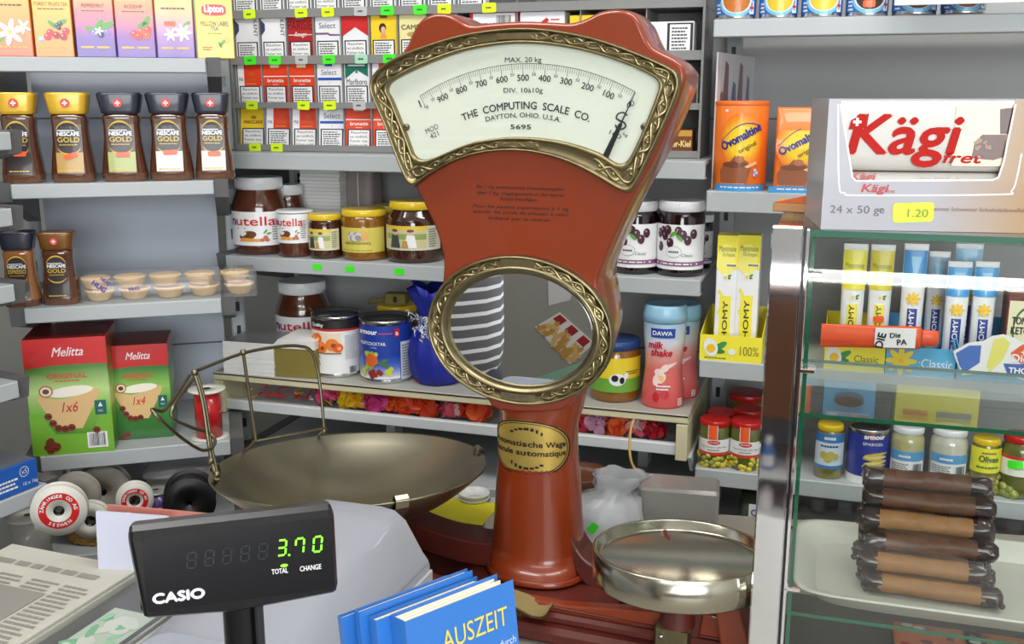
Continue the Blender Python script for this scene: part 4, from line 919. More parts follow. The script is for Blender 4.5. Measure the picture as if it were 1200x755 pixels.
rows = {0: [(k, WP, d_plain, (0, 0, 2, 1, 0, 0)[k] if k < 6 else 0) for k in range(9)],
        1: [(0, WP, d_kent, 0), (1, WP, d_kent, 1), (2, RP_, d_pari, 1), (3, WP, d_sel1, 0), (4, WP, d_marl, 1), (5, YP, d_fig, 0), (6, CP_, d_camel, 0)],
        2: [(0, WP, d_red, 1), (1, OP, d_brun, 1), (2, OP, d_brun, 0), (3, WP, d_sel2, 0), (4, WP, d_marg, 0), (5, WP, d_red, 0)],
        3: [(0, YP, d_yel, 1), (1, WP, d_red, 0), (2, WP, d_red, 1), (3, WP, d_sel2, 0), (4, OP, d_brun, 1), (5, OP, d_brun, 0)]}
desc = {d_kent: 'white cigarette pack with navy corner and upright lettering', d_pari: 'dark red cigarette pack with white script', d_sel1: 'white cigarette pack with a purple stripe', d_marl: 'cigarette pack with red top and white peak',
        d_fig: 'yellow cigarette pack with a small portrait', d_camel: 'cream yellow cigarette pack beside the yellow one', d_red: 'red and white cigarette pack', d_brun: 'orange-red cigarette pack with pale square tab', d_sel2: 'white cigarette pack with a blue stripe', d_marg: 'white and green cigarette pack', d_yel: 'yellow cigarette pack with dark lettering', d_plain: 'pale cigarette pack cut by the top edge'}
ordw = ['first', 'second', 'third', 'fourth', 'fifth', 'sixth', 'seventh', 'eighth', 'ninth']
rown = {0: 'topmost row', 1: 'upper full row', 2: 'middle full row', 3: 'bottom row'}
def pack(label, u, zb, base, fn, big, tilt=0, yaw=0, w=PW, h=PH, vv=CV-.006, warnb=True):
    g = G().box(-w/2, w/2, 0, PD, 0, h, base, .0012); m = flat((0, 0, 0)); fn(g, m, w, h)
    if warnb: warn(g, m, w, h, big)
    q = MP.w(u, vv, zb); o = g.build('cigarette_pack', None, q, rot=(R(tilt), 0, R(MP.yaw+yaw))); tag(o, label, 'cigarette pack', 'cigarette packs in the rack'); return o
for row, items in rows.items():
    for col, base, fn, big in items:
        u = ul+(col+.5)*pitch; zb = rails[row][0]+.0025; tl = 0; yw = random.uniform(-2, 2)
        if row == 3: tl = -8; yw = 10; zb += .001
        lb = '%s, %s from left, %s' % (desc[fn], ordw[col], rown[row])
        pack(lb, u, zb, base, fn, big, tl, yw)
# packs seen to the right of the dial
def side(label, x0, x1, yt, row, base, fn, warnb=False, h=None):
    u0, u1 = MP.U(x0, 60, CV), MP.U(x1, 60, CV); zb = rails[row][0]+.0025; hh = MP.hit((x0+x1)/2, yt, CV).z-zb
    g = G(); w = u1-u0; g.box(-w/2, w/2, 0, .04, 0, hh, base, .0012); fn(g, flat((0, 0, 0)), w, hh)
    o = g.build('cigarette_pack', None, MP.w((u0+u1)/2, CV-.006, zb), MP.yaw); tag(o, label, 'cigarette pack', 'cigarette packs in the rack')
def s1(g, m, w, h): g.rect(m, -.42*w, .06*h, .44*w, .9*h, WP, .0005); g.text(m, 'PARISIENNE', -.18*w, .62*h, .1*h, DGREY, .0008, fit=.42*w, bold=.03); g.bars(m, .06*w, .36*w, .64*h, .86*h, .0008); g.lines(m, -.38*w, .1*w, .2*h, .45*h, 3, GREY, .0008)
def s2(g, m, w, h): g.text(m, '6', .0, .45*h, .42*h, P(200, 40, 26), .0008, bold=.05, shear=.3); g.lines(m, .2*w, .4*w, .8*h, .86*h, 1, P(200, 60, 60), .0008)
def s3(g, m, w, h): g.ell(m, .0, .62*h, .14*w, .2*h, P(60, 48, 30), .0006); g.rect(m, -.02*w, .5*h, .02*w, .8*h, YP, .0009)
def s4(g, m, w, h): g.rect(m, -.02*w, .04*h, .48*w, .96*h, P(30, 34, 44), .0005); g.rect(m, .03*w, .08*h, .43*w, .92*h, WHITE, .0008); g.lines(m, .07*w, .39*w, .14*h, .86*h, 8, DGREY, .001)
def s5(g, m, w, h): g.rect(m, .1*w, .05*h, .45*w, .95*h, P(40, 40, 44), .0005); g.rect(m, -.3*w, .1*h, .0, .9*h, CREAM, .0005)
def s6(g, m, w, h): g.rect(m, -.48*w, .75*h, .48*w, .97*h, P(200, 150, 60), .0005); g.text(m, 'er-Kiel', .2*w, .36*h, .24*h, P(240, 210, 140), .0008, fit=.5*w, bold=.04); g.lines(m, -.3*w, .3*w, .1*h, .2*h, 1, GOLD, .0008)
side('red-edged white pack with barcode lying behind the scale top', 549, 606, 9, 1, P(196, 44, 50), s1)
side('white pack with a large red numeral behind the scale top', 608, 660, 13, 1, WP, s2)
side('yellow pack with a dark round emblem behind the scale top', 666, 722, 17, 1, YP, s3)
side('white pack with black-framed warning, right of the scale top', 752, 812, 25, 1, WP, s4)
side('pack seen edge-on with cream and black panels, right of the dial', 800, 819, 87, 2, P(200, 196, 180), s5)
side('brown cigar carton with gold lettering, right of the dial', 772, 815, 152, 3, P(120, 66, 26), s6)
# ================================================================== MIDDLE SHELVING: jars, tins, drawer unit
SPREAD = mat('chocolate_spread', (82, 42, 24), .14, coat=1.0, noise=.1, nscale=30); HONEYD = mat('dark_honey', (60, 28, 12), .12, coat=1.0); HONEY = mat('amber_honey', (132, 84, 16), .12, coat=1.0, noise=.1)
LIDW = mat('white_lid', (228, 230, 232), .35); LIDY = mat('yellow_lid', (232, 198, 40), .32, coat=.5); CHERRY = mat('dark_cherries', (26, 8, 14), .1, coat=1.0); LIDR = mat('red_lid', (190, 26, 24), .3, coat=.5)
NUT = [(.40, 0), (.46, .012), (.495, .06), (.5, .12), (.5, .58), (.485, .66), (.44, .75), (.40, .82), (.39, .86)]; NUTL = [(.405, .845), (.42, .85), (.42, .985), (.41, 1.0)]
HON = [(.44, 0), (.485, .015), (.5, .06), (.5, .80), (.47, .85), (.45, .88)]; HONL = [(.475, .865), (.485, .875), (.485, .985), (.47, 1.0)]
SHO = [(.44, 0), (.49, .02), (.5, .08), (.5, .66), (.47, .76), (.40, .84), (.39, .88)]; SHOL = [(.42, .87), (.43, .88), (.43, .985), (.42, 1.0)]
def jar(name, label, cat, loc, yaw, w, h, prof, lprof, content, lid, lab=None, group=None, lidtext=None, lz=None):
    t = thing(name, label, cat, loc, yaw, group); r = w/2
    G().lathe([(a*w, b*h) for a, b in prof], content, 40).build('glass_jar', t)
    g = G().lathe([(a*w, b*h) for a, b in lprof], lid, 40)
    z0, z1 = lprof[1][1]*h, lprof[-1][1]*h
    n = 60
    for k in range(n):
        a = 2*PI*k/n; rr = lprof[1][0]*w+.0002; g.tube([(rr*math.cos(a), rr*math.sin(a), z0+(z1-z0)*.15), (rr*math.cos(a), rr*math.sin(a), z0+(z1-z0)*.8)], .0005, lid, 4)
    g.build('lid', t)
    if lab:
        f0, f1, base, fn, half = lab; pr = [(a*w, b*h) for a, b in prof]
        rmax = max(a for a, b in pr)
        g = G(); cm = cyl(rmax+.0006, 0, 0, 0, 0); g.rect(cm, -half*rmax, f0*h, half*rmax, f1*h, base, 0, 30)
        fn(g, cyl(rmax+.0006, 0, 0, 0, f0*h), rmax, (f1-f0)*h); g.build('label', t)
    return t
def nut_lab(g, m, r, h):
    n_ = P(40, 30, 60); W = 1.5*r
    g.text(m, 'n', -.92*r, .60*h, .27*h, P(24, 34, 110), .0006, align='L', fit=.26*r, bold=.06); g.text(m, 'utella', -.61*r, .60*h, .27*h, P(206, 30, 36), .0006, align='L', fit=1.5*r, bold=.018)
    g.rect(m, -.6*r, .50*h, -.2*r, .52*h, NAVY, .0006)
    g.ell(m, -.15*r, .30*h, .34*r, .13*h, P(110, 60, 30), .0006, 20, .2); g.poly(m, [(-.5*r, .12*h), (.3*r, .12*h), (.35*r, .2*h), (-.35*r, .24*h)], P(226, 160, 60), .0009)
    for k, (x, z) in enumerate(((.38, .17), (.55, .17), (.5, .25))): g.ell(m, x*r, z*h, .09*r, .055*h, P(190, 110, 80), .001+.0001*k, 12)
    g.ell(m, -.3*r, .34*h, .14*r, .05*h, WHITE, .001, 12, .4); leaf(g, m, .5*r, .42*h, .1*r, .8); leaf(g, m, .62*r, .36*h, .1*r, .2)
    g.lines(m, .75*r, 1.1*r, .15*h, .8*h, 9, GREY, .0006)
def bee_lab(top):
    def f(g, m, r, h):
        g.rect(m, -.95*r, .82*h, .75*r, h, P(230, 196, 60), .0004, 12); g.rect(m, -.95*r, .08*h, .7*r, .84*h, P(206, 200, 150), .0004, 12); g.rect(m, -.95*r, .45*h, .7*r, .68*h, P(150, 166, 90), .0007, 12)
        for x, c1 in ((-.5, DGREY), (.1, WHITE)):
            g.poly(m, [(x*r-.2*r, .1*h), (x*r+.25*r, .1*h), (x*r+.17*r, .62*h), (x*r-.1*r, .65*h)], c1, .001); g.ell(m, x*r+.04*r, .72*h, .1*r, .1*h, SKIN, .0013, 12); g.ell(m, x*r+.03*r, .81*h, .13*r, .06*h, P(90, 80, 70), .0016, 12)
        g.poly(m, [(-.2*r, .1*h), (.05*r, .1*h), (.0, .4*h), (-.16*r, .4*h)], P(190, 150, 80), .0012); g.lines(m, .78*r, 1.15*r, .1*h, .9*h, 8, P(120, 130, 110), .0006)
    return f
def flower_lab(g, m, r, h):
    for k in range(10): g.ell(m, (-.25+.09*(k % 5))*r, (.7-.12*(k//5))*h+.02*h*(k % 2), .14*r, .12*h, P(206, 206, 206) if k % 3 else P(150, 150, 150), .0006+.0001*k, 10, k)
    g.ell(m, .3*r, .68*h, .25*r, .2*h, P(226, 170, 90), .0005, 16); g.text(m, 'BIENENHONIG', .05*r, .33*h, .1*h, BROWN, .0008, fit=1.2*r); g.lines(m, -.6*r, -.2*r, .32*h, .42*h, 1, P(170, 160, 60), .0008); g.lines(m, -.8*r, .8*r, .06*h, .12*h, 1, P(160, 150, 40), .0008)
def put(x0, x1, yt, yb, v, zs): loc, w_, h_ = spec(MP, x0, x1, yt, yb, v, zs); return loc-MP.n*(w_/2-.03), w_, h_
loc, w_, h_ = put(268, 327, 208, 297, -.012, ZG); jar('chocolate_spread_jar', 'largest chocolate spread jar with white lid, left end of the middle shelf', 'spread jar', loc, -6, w_, h_, NUT, NUTL, SPREAD, LIDW, (.13, .57, WHITE, nut_lab, 1.5), 'chocolate spread jars')
loc, w_, h_ = put(326, 364, 245, 297, -.012, ZG); jar('chocolate_spread_jar', 'small chocolate spread glass with label to the brim beside the largest jar', 'spread jar', loc, -14, w_, h_*.93, [(.44, 0), (.49, .03), (.5, .1), (.5, 1.0)], [(.49, 1.0), (.515, 1.005), (.515, 1.045), (.49, 1.06)], SPREAD, LIDW, (.33, .99, WHITE, nut_lab, 1.7), 'chocolate spread jars')
loc, w_, h_ = put(320, 356, 216, 280, -.085, ZG); jar('chocolate_spread_jar', 'medium chocolate spread jar half hidden behind the largest one', 'spread jar', loc, -14, w_, h_, NUT, NUTL, SPREAD, LIDW, (.13, .57, WHITE, nut_lab, 1.5), 'chocolate spread jars')
loc, w_, h_ = put(363, 399, 250, 299, -.012, ZG); jar('honey_jar', 'smallest dark honey jar with beekeeper label, left of the yellow-label jar', 'honey jar', loc, -14, w_, h_, HON, HONL, HONEYD, LIDY, (.2, .68, P(222, 216, 180), bee_lab(1), 1.35), 'honey jars on the middle shelf')
loc, w_, h_ = put(399, 449, 245, 301, -.012, ZG); jar('honey_jar', 'honey jar with plain yellow label and grey flower picture', 'honey jar', loc, -14, w_, h_, HON, HONL, HONEY, LIDY, (.17, .66, P(212, 198, 90), flower_lab, 1.4), 'honey jars on the middle shelf')
loc, w_, h_ = put(449, 512, 236, 303, -.012, ZG); jar('honey_jar', 'largest dark honey jar with beekeeper label beside the scale', 'honey jar', loc, -10, w_, h_, SHO, SHOL, HONEYD, LIDY, (.22, .62, P(216, 212, 190), bee_lab(1), 1.4), 'honey jars on the middle shelf')
loc, w_, h_ = put(436, 470, 240, 290, -.095, ZG); jar('honey_jar', 'honey jar standing behind the yellow-label and the largest ones', 'honey jar', loc, -10, w_, h_, HON, HONL, HONEY, LIDY, None, 'honey jars on the middle shelf')
def ch_lab(g, m, r, h):
    for k, (x, z) in enumerate(((-.75, .5), (-.5, .75), (-.25, .6), (-.6, .85), (.3, .78), (.5, .66), (.1, .86), (.75, .8), (-.8, .8), (-.35, .88))): g.ell(m, x*r, z*h, .16*r, .11*h, P(70, 26, 50), .0006+.0001*k, 14); g.ell(m, x*r-.04*r, z*h+.04*h, .04*r, .025*h, P(190, 150, 170), .0018, 8)
    leaf(g, m, -.1*r, .8*h, .22*r, .7, LEAFG, .0016); leaf(g, m, .15*r, .72*h, .2*r, 2.4, LEAFG, .0016)
    g.ell(m, -.08*r, .40*h, .34*r, .13*h, P(150, 170, 150), .0007); g.ell(m, -.08*r, .40*h, .32*r, .12*h, WHITE, .001); g.lines(m, -.3*r, .15*r, .36*h, .44*h, 1, P(90, 110, 100), .0014); g.text(m, 'Classic', .5*r, .30*h, .07*h, DGREY, .001, shear=.4)
    g.rect(m, -1.45*r, .08*h, 1.45*r, .18*h, P(140, 90, 130), .0006, 24); g.lines(m, -1.0*r, 1.1*r, .10*h, .16*h, 1, WHITE, .001)
for x0, x1, yb, v, yw, lb in ((769, 826, 321, -.018, -22, 'cherry jar with white lid and fruit label, nearest the right shelf post'), (717, 771, 320, -.02, -22, 'cherry jar beside the scale, left of its twin')):
    loc, w_, h_ = put(x0, x1, 235, yb, v, ZG); jar('cherry_jar', lb, 'cherry jar', loc, yw, w_, h_, HON, HONL, CHERRY, LIDW, (.1, .70, WHITE, ch_lab, 1.5), 'cherry jars')
loc, w_, h_ = put(806, 834, 250, 310, -.12, ZG-.0); jar('cherry_jar', 'cherry jar partly hidden behind the nearest one at the shelf end', 'cherry jar', loc, -22, .05, h_, HON, HONL, CHERRY, LIDW, (.1, .70, WHITE, ch_lab, 1.5), 'cherry jars')
# paper sleeves stacked at the back of the shelf under the cigarettes
def stack(name, label, cat, loc, yaw, w, d, n, th, m, gap=.0006, sm=None):
    g = G(); rr = random.Random(3)
    for k in range(n):
        dx, dy = rr.uniform(-.001, .001), rr.uniform(-.001, .001); g.box(-w/2+dx, w/2+dx, -d/2+dy, d/2+dy, k*(th+gap), k*(th+gap)+th, m)
        g.box(-w/2+.002, w/2-.002, -d/2+.002, d/2-.002, k*(th+gap)+th, (k+1)*(th+gap), sm or m)
    o = g.build(name, None, loc, yaw); tag(o, label, cat, kind=None); return o
a = MP.hit(352, 220, -.15); b = MP.hit(398, 220, -.15); c = (a+b)/2
stack('paper_stack', 'stack of white folded paper sleeves at the back, under the cigarette shelf', 'paper stack', V((c.x, c.y, ZG))-MP.n*.045, MP.yaw, (b-a).length, .09, 22, MP.hit(375, 199, -.15).z*0+((MP.hit(375, 199, -.15).z-ZG)/22-.0006), PAPER, .0006, GREY)
a = MP.hit(399, 220, -.16); b = MP.hit(434, 220, -.16); c = (a+b)/2
g = G(); w_ = (b-a).length; h_ = MP.hit(415, 198, -.16).z-ZG; g.rsec([(0, w_/2, .03, 4), (h_*.4, w_/2*.98, .034, 4), (h_, w_/2*.9, .026, 5)], mat('bag_paper', (150, 140, 136), .5, noise=.25, nscale=30, bump=.8), 40); g.rect(flat((w_*.05, -.0345, 0)), -.001, .01, .001, h_*.95, PAPER)
tag(g.build('paper_bag', None, V((c.x, c.y, ZG))-MP.n*.04, MP.yaw), 'crumpled grey wrapper leaning beside the stack of paper sleeves', 'wrapper')
# green price tags on the shelf lip are parts of the shelf unit
mid = [o for o in D.objects if o.name.startswith('shelving_unit') and 'middle' in o.get('label', '')][0]
for px in (372, 410, 468):
    q = MP.U(px, 312); g = G(); sticker(g, flat((q, 0, ZG-.013)), 0, 0, .020, .012, TAGG, .02, .0008); g.build('price_tag', mid)
# ------------------------------------------------------------------ drawer unit on the ledge
HU0 = MP.U(250, 440, .02); HU1 = MP.U(806, 500, .02); CRM = mat('cream_melamine', (214, 206, 170), .45, noise=.03); TOPM = mat('grey_top', (176, 174, 164), .4, noise=.06, nscale=20); WHB = mat('white_melamine', (216, 220, 222), .45, noise=.02)
ht = thing('drawer_unit', 'long cream drawer unit with open tray of artificial flowers under the tins', 'drawer unit', (MP.p.x, MP.p.y, 0), MP.yaw)
yf = -.02; HD = .30
G().box(HU0, HU1, yf, yf+HD, ZH-.016, ZH-.003, CRM, .0015).box(HU0, HU1, yf-.0004, yf+HD, ZH-.003, ZH, TOPM, .001).box(HU0, HU1, yf-.0008, yf, ZH-.0045, ZH-.0028, DBROWN).build('top_board', ht)
HB = MP.hit(258, 502, .02).z; HBr = MP.hit(792, 558, .02).z; HB = max((HB+HBr)/2, ZD+.0075)
for u in (HU0, HU1-.02): G().box(u, u+.02, yf, yf+HD, HB-.006, ZH-.018, CRM, .001).build('side_panel', ht)
G().box(HU0+.02, HU1-.02, yf+.008, yf+.022, HB, HB+.020, WHB, .0015).build('tray_front', ht)
G().box(HU0+.02, HU1-.02, yf+.022, yf+HD, HB, HB+.008, WHB).build('tray_floor', ht)
um = (HU0+HU1)/2; G().box(HU0+.02, HU1-.02, yf+.2, yf+.21, HB+.008, ZH-.018, WHB).build('back_board', ht)
G().prism([(yf+.02, HB-.006), (yf+.25, HB-.006), (yf+.25, HB-.05), (yf+.06, HB-.045)], flat((HU1+.002, 0, 0), (0, 1, 0), (0, 0, 1)), -.003, .003, WHB).build('bracket', ht)
# legs carrying the unit off the lower shelf deck
for u in (HU0+.28, HU1-.12): G().box(u, u+.02, yf+.2, yf+.24, ZJ, HB, WHB).build('foot', ht)
# contents: artificial flowers and bows in film
def petalball(g, c, r, ms, n=26, seed=0):
    rr = random.Random(seed)
    for k in range(n):
        th = rr.uniform(0, 2*PI); ph = math.acos(rr.uniform(-.1, 1)); d = V((math.sin(ph)*math.cos(th), math.cos(ph) if False else -abs(math.sin(ph)*math.sin(th)), math.cos(ph))); d = V((d.x, d.y, d.z*.9))
        d.normalize(); t1 = d.orthogonal().normalized(); a = rr.uniform(0, 6.28); t2 = d.cross(t1); e1 = t1*math.cos(a)+t2*math.sin(a); e2 = d.cross(e1); m = rr.choice(ms); base = c+d*r*rr.uniform(.35, .8); L, W = r*rr.uniform(.5, .8), r*rr.uniform(.35, .55)
        pts = []
        for i in range(5):
            f_ = i/4; wid = W*math.sin(PI*min(.98, f_*.8+.15)); cen_ = base+e1*L*(f_-.2)+d*r*.28*(math.sin(f_*PI)*.6+f_*.6)
            pts.append([cen_-e2*wid-d*0, cen_+d*-.12*r, cen_+e2*wid])
        g.loft(pts, m, False, False, False, True)
FM = lambda r, g_, b: mat('petal_%d_%d_%d' % (r, g_, b), (r, g_, b), .6, noise=.15, nscale=80)
cols = {'pink': [FM(226, 60, 120), FM(240, 110, 150)], 'yellow': [FM(240, 196, 30), FM(226, 170, 20)], 'orange': [FM(236, 92, 24), FM(214, 60, 20)], 'magenta': [FM(214, 60, 140), FM(190, 40, 110)], 'white': [FM(232, 190, 196), FM(226, 90, 110)], 'lilac': [FM(206, 130, 180), FM(226, 170, 200)], 'red': [FM(200, 30, 50), FM(170, 24, 40)], 'green': [FM(90, 120, 70), FM(120, 146, 96)]}
def hflower(px, py, rpx, col, label, seed):
    c = MP.hit(px, py, -.035); r = rpx*2.6/FPX; g = G(); petalball(g, V((0, 0, r*.35)), r, cols[col], 30, seed)
    g.lathe([(.004, -.0), (.006, r*.4)], cols['green'][0], 8)
    zb = HB+.0085; o = g.build('artificial_flower', None, V((c.x, c.y, zb+.010)), MP.yaw)
    tag(o, label, 'artificial flower', 'artificial flowers in the tray')
fl = [(386, 478, 13, 'pink', 'pink artificial flower left in the open tray, right of the ribbons'), (416, 479, 15, 'yellow', 'yellow artificial flower in the tray below the fruit cocktail tin'), (446, 481, 14, 'magenta', 'magenta artificial flower between the yellow and the big orange one'), (462, 487, 10, 'orange', 'small orange artificial flower beside the magenta one'),
      (494, 487, 20, 'orange', 'large orange artificial flower under the blue gift pot'), (530, 488, 13, 'white', 'pale pink and white artificial flower between two orange ones'), (556, 492, 17, 'orange', 'orange artificial flower nearest the scale column, left side'),
      (682, 501, 12, 'red', 'red artificial flower just right of the scale column'), (700, 505, 13, 'lilac', 'lilac pink artificial flower second right of the scale column'), (722, 507, 14, 'orange', 'yellow-orange artificial flower right of the lilac one'), (744, 508, 12, 'white', 'pale artificial flower behind the straw cord'), (764, 514, 11, 'red', 'dark red artificial flower near the right end of the tray'), (432, 476, 9, 'white', 'pale flower half behind the yellow one')]
for i, (px, py, rp_, col, lb) in enumerate(fl): hflower(px, py, rp_, col, lb, i)
g = G(); rr = random.Random(7)                                     # red ribbon loops
for k in range(9):
    x0 = MP.U(288+k*11, 470, -.01)-MP.U(330, 470, -.01); pts = [(x0+rr.uniform(-.01, .03), rr.uniform(-.02, .01), rr.uniform(0.004, .032)) for _ in range(5)]
    g.tube(smoothp(pts, 5), .0016, FM(206, 40, 50) if k % 4 else FM(238, 200, 50), 5)
o = g.build('ribbon_loops', None, MP.w(MP.U(330, 470, -.01), -.045, HB+.010), MP.yaw); tag(o, 'tangle of thin red and yellow gift ribbon left in the open tray', 'gift ribbon')
a = MP.hit(280, 470, -.05); b = MP.hit(372, 478, -.05); c = (a+b)/2
g = G().rsec([(0, (b-a).length/2, .045, 6), (.02, (b-a).length/2*.98, .046, 5), (.034, (b-a).length/2*.8, .03, 3)], FILM, 40); tag(g.build('film_bag', None, V((c.x, c.y, HB+.0085))-MP.n*.04, MP.yaw), 'clear film bag with ribbons at the left end of the tray', 'film bag')
for px0, px1, lb in ((395, 560, 'roll of green plant wrapping behind the flowers, left of the column'), (690, 770, 'green plant wrapping behind the flowers, right of the column')):
    a = MP.hit(px0, 480, -.09); b = MP.hit(px1, 480, -.09); c = (a+b)/2; L = (b-a).length
    g = G(); T = Matrix.Rotation(PI/2, 4, 'Y'); g.lathe([(.012, -L/2), (.015, -L/2+.01), (.015, L/2-.01), (.012, L/2)], mat('green_stripes', (86, 120, 66), .6, noise=.5, nscale=70), 24, T=T); tag(g.build('green_roll', None, V((c.x, c.y, HB+.024)), MP.yaw), lb, 'wrapping roll')
g = G(); STRAW = mat('straw_cord', (190, 150, 80), .8, noise=.2, nscale=200); pts = [at(743, 492, 1.655), at(739, 505, 1.645), at(738, 530, 1.625), at(743, 548, 1.62), at(758, 558, 1.61), at(772, 560, 1.61)]
c0 = pts[0].copy(); g.tube(smoothp([q-c0 for q in pts], 6), .0022, STRAW); tag(g.build('straw_cord', None, c0), 'straw cord hanging out of the tray right of the scale', 'cord')
# ------------------------------------------------------------------ on top of the drawer unit
loc, w_, h_ = put(319, 378, 331, 430, -.11, ZH); jar('chocolate_spread_jar', 'chocolate spread jar standing on the drawer unit behind the peach tin', 'spread jar', loc, -8, w_, h_, NUT, NUTL, SPREAD, LIDW, (.13, .57, WHITE, nut_lab, 1.5), 'chocolate spread jars')
a = hitz(263, 437, ZH); b = hitz(318, 442, ZH); w_ = (b-a).length*1.05; zt = MP.hit(290, 394, -.03).z; c = (a+b)/2
stack('napkin_stack', 'stack of white paper napkins on the left end of the drawer unit', 'napkin stack', V((c.x, c.y, ZH))-MP.n*.052, MP.yaw+2, w_, .10, 18, (zt-ZH)/18-.0005, PAPER, .0005, GREY)
a = hitz(320, 441, ZH+.002); b = hitz(366, 446, ZH+.002); w_ = (b-a).length; c = (a+b)/2
g = G(); h_ = MP.hit(340, 402, -.03).z-ZH; g.box(-w_/2, w_/2, -.0, .09, 0, h_, mat('olive_card', (130, 116, 52), .6, noise=.08), .001); 
for k in range(8): g.box(-w_/2+.002*k-.004, w_/2, -.002, .092, h_+k*.0022, h_+k*.0022+.0016, PAPER)
tag(g.build('card_box', None, V((c.x, c.y, ZH))-MP.n*.012, MP.yaw+4), 'olive card tray of paper slips between napkins and peach tin', 'card tray')
def tin(label, loc, yaw, w, h, base, fn, group='food tins'):
    t = thing('food_tin', label, 'tin', loc, yaw, group); r = w/2
    g = G().lathe([(r*.96, 0), (r, .002), (r*1.005, .005), (r*.985, .008), (r*.985, h-.009), (r*1.005, h-.006), (r*1.01, h-.002), (r*.995, h), (r*.965, h-.001), (r*.95, h-.006), (r*.9, h-.0065), (r*.8, h-.0075), (r*.78, h-.006), (.0001, h-.006)], TIN, 48); g.build('can', t)
    g = G(); cm = cyl(r*.985+.0007); g.rect(cm, -PI*r*.985, .0085, PI*r*.985, h-.0095, base, 0, 40); fn(g, cm, r, h); g.build('label', t); return t
def tin_p(g, m, r, h):
    g.rect(m, -PI*r, .8*h, PI*r, .935*h, P(34, 32, 32), .0004, 40); g.rect(m, -PI*r, .765*h, PI*r, .80*h, P(200, 40, 40), .0004, 40); g.text(m, 'Quality', -.55*r, .835*h, .055*h, WHITE, .0008, fit=.62*r, bold=.05); g.rect(m, -1.12*r, .83*h, -.98*r, .89*h, RED, .0008)
    g.rect(m, -1.2*r, .40*h, .45*r, .74*h, P(236, 216, 190), .0004, 14)
    for k, (x, z, s_) in enumerate(((-.95, .58, .2), (-.78, .66, .13), (-.55, .64, .22), (-.35, .5, .24), (-.62, .5, .2), (.1, .55, .26), (.32, .5, .2))): g.ell(m, x*r, z*h, s_*r, s_*r*.95, P(236, 130, 50) if k % 2 else P(226, 96, 40), .0008+.0001*k, 16); g.ell(m, x*r+.05*r, z*h-.01*h, s_*r*.35, s_*r*.35, P(170, 60, 30) if k in (3, 5) else P(250, 180, 100), .0018, 12)
    g.rect(m, -1.2*r, .40*h, .45*r, .415*h, P(110, 60, 30), .0016, 14); g.lines(m, -1.1*r, -.4*r, .2*h, .36*h, 4, GREY, .0008); g.bars(m, .75*r, 1.05*r, .07*h, .18*h); g.lines(m, .6*r, 1.2*r, .3*h, .7*h, 14, P(190, 190, 190), .0006)
def tin_f(g, m, r, h):
    nb = 10
    for k in range(nb):
        f_ = k/nb; c = (int(40+190*(f_**1.6)), int(80+150*(f_**1.6)), int(180+55*f_)); z1 = .42*h-.30*h*k/nb
        g.rect(m, -1.3*r, z1-.30*h/nb, .75*r, z1, P(*c), .0003, 14)
    g.rect(m, -1.3*r, .03*h+.006, .75*r, .125*h, WHITE, .0003, 14)
    g.text(m, 'armour', -.52*r, .79*h, .075*h, WHITE, .0008, fit=.85*r, bold=.06); g.lines(m, -.05*r, .5*r, .79*h, .82*h, 1, P(240, 90, 120), .0008); g.rect(m, .55*r, .75*h, .74*r, .88*h, RED, .0008); g.text(m, 'a', .64*r, .78*h, .07*h, WHITE, .0011, bold=.06)
    g.text(m, 'FRUITCOCKTAIL', -.35*r, .62*h, .05*h, WHITE, .0008, fit=1.15*r, bold=.02); g.text(m, 'in Sirup', -.25*r, .57*h, .025*h, WHITE, .0008)
    rr = random.Random(2)
    for k in range(22): g.ell(m, (-.45+rr.uniform(-.38, .32))*r, (.37+rr.uniform(-.16, .12))*h, .085*r, .085*r, P(150, 176, 60) if k % 3 else P(186, 200, 90), .0006+.00003*k, 12)
    g.ell(m, -.35*r, .38*h, .25*r, .24*r, P(226, 100, 40), .0016, 20); leaf(g, m, .1*r, .36*h, .2*r, .5, P(80, 120, 60), .0014); leaf(g, m, .2*r, .30*h, .16*r, -.2, P(80, 120, 60), .0015)
    for k, (x, z) in enumerate(((-.4, .17), (-.28, .2), (-.2, .15), (-.05, .2), (-.33, .12), (0, .18))): g.ell(m, x*r, z*h, .1*r, .1*r, P(150, 50, 40), .0018+.00005*k, 12)
    for k, (x, z) in enumerate(((.25, .2), (.38, .24), (.32, .17), (-.72, .2), (-.7, .14))): g.ell(m, x*r, z*h, .1*r, .1*r, P(206, 206, 60), .0018, 12)
    g.rect(m, .78*r, .05*h, 1.4*r, .66*h, P(214, 220, 226), .0006, 8); g.lines(m, .84*r, 1.3*r, .1*h, .62*h, 12, GREY, .001)
loc, w_, h_ = put(363, 418, 368, 442, -.006, ZH); tin('white peach tin with dark top band on the drawer unit', loc, -8, w_, h_, WHITE, tin_p)
loc, w_, h_ = put(418, 477, 373, 448, .004, ZH); tin('blue fruit cocktail tin on the drawer unit beside the gift pot', loc, -6, w_, h_, P(28, 62, 160), tin_f)
loc, w_, h_ = put(442, 486, 357, 440, -.13, ZH); jar('preserve_jar', 'dark preserve jar with yellow lid behind the fruit cocktail tin', 'preserve jar', loc, -10, w_, h_, HON, HONL, HONEYD, LIDY, None)
loc2 = loc; h2 = h_
g = G(); g.box(-.022, .022, -.012, .012, 0, .022, mat('olive_card', (130, 116, 52), .6), .001).box(-.004, .004, -.0125, -.012, .004, .016, BLACK)
for k in range(3): g.tube(smoothp([(-.02, 0, .004), (-.05, -.01, .004+.004*k), (-.06, 0, -.004), (-.03, .01, .0+.002*k)], 5), .0012, FM(120, 110, 50), 5)
tag(g.build('gift_tag', None, V((loc2.x, loc2.y, ZH+h2+.0005)), -12), 'small olive card box with cord lying on the yellow jar lid', 'card box')
loc, w_, h_ = put(689, 749, 398, 470, -.01, ZH)
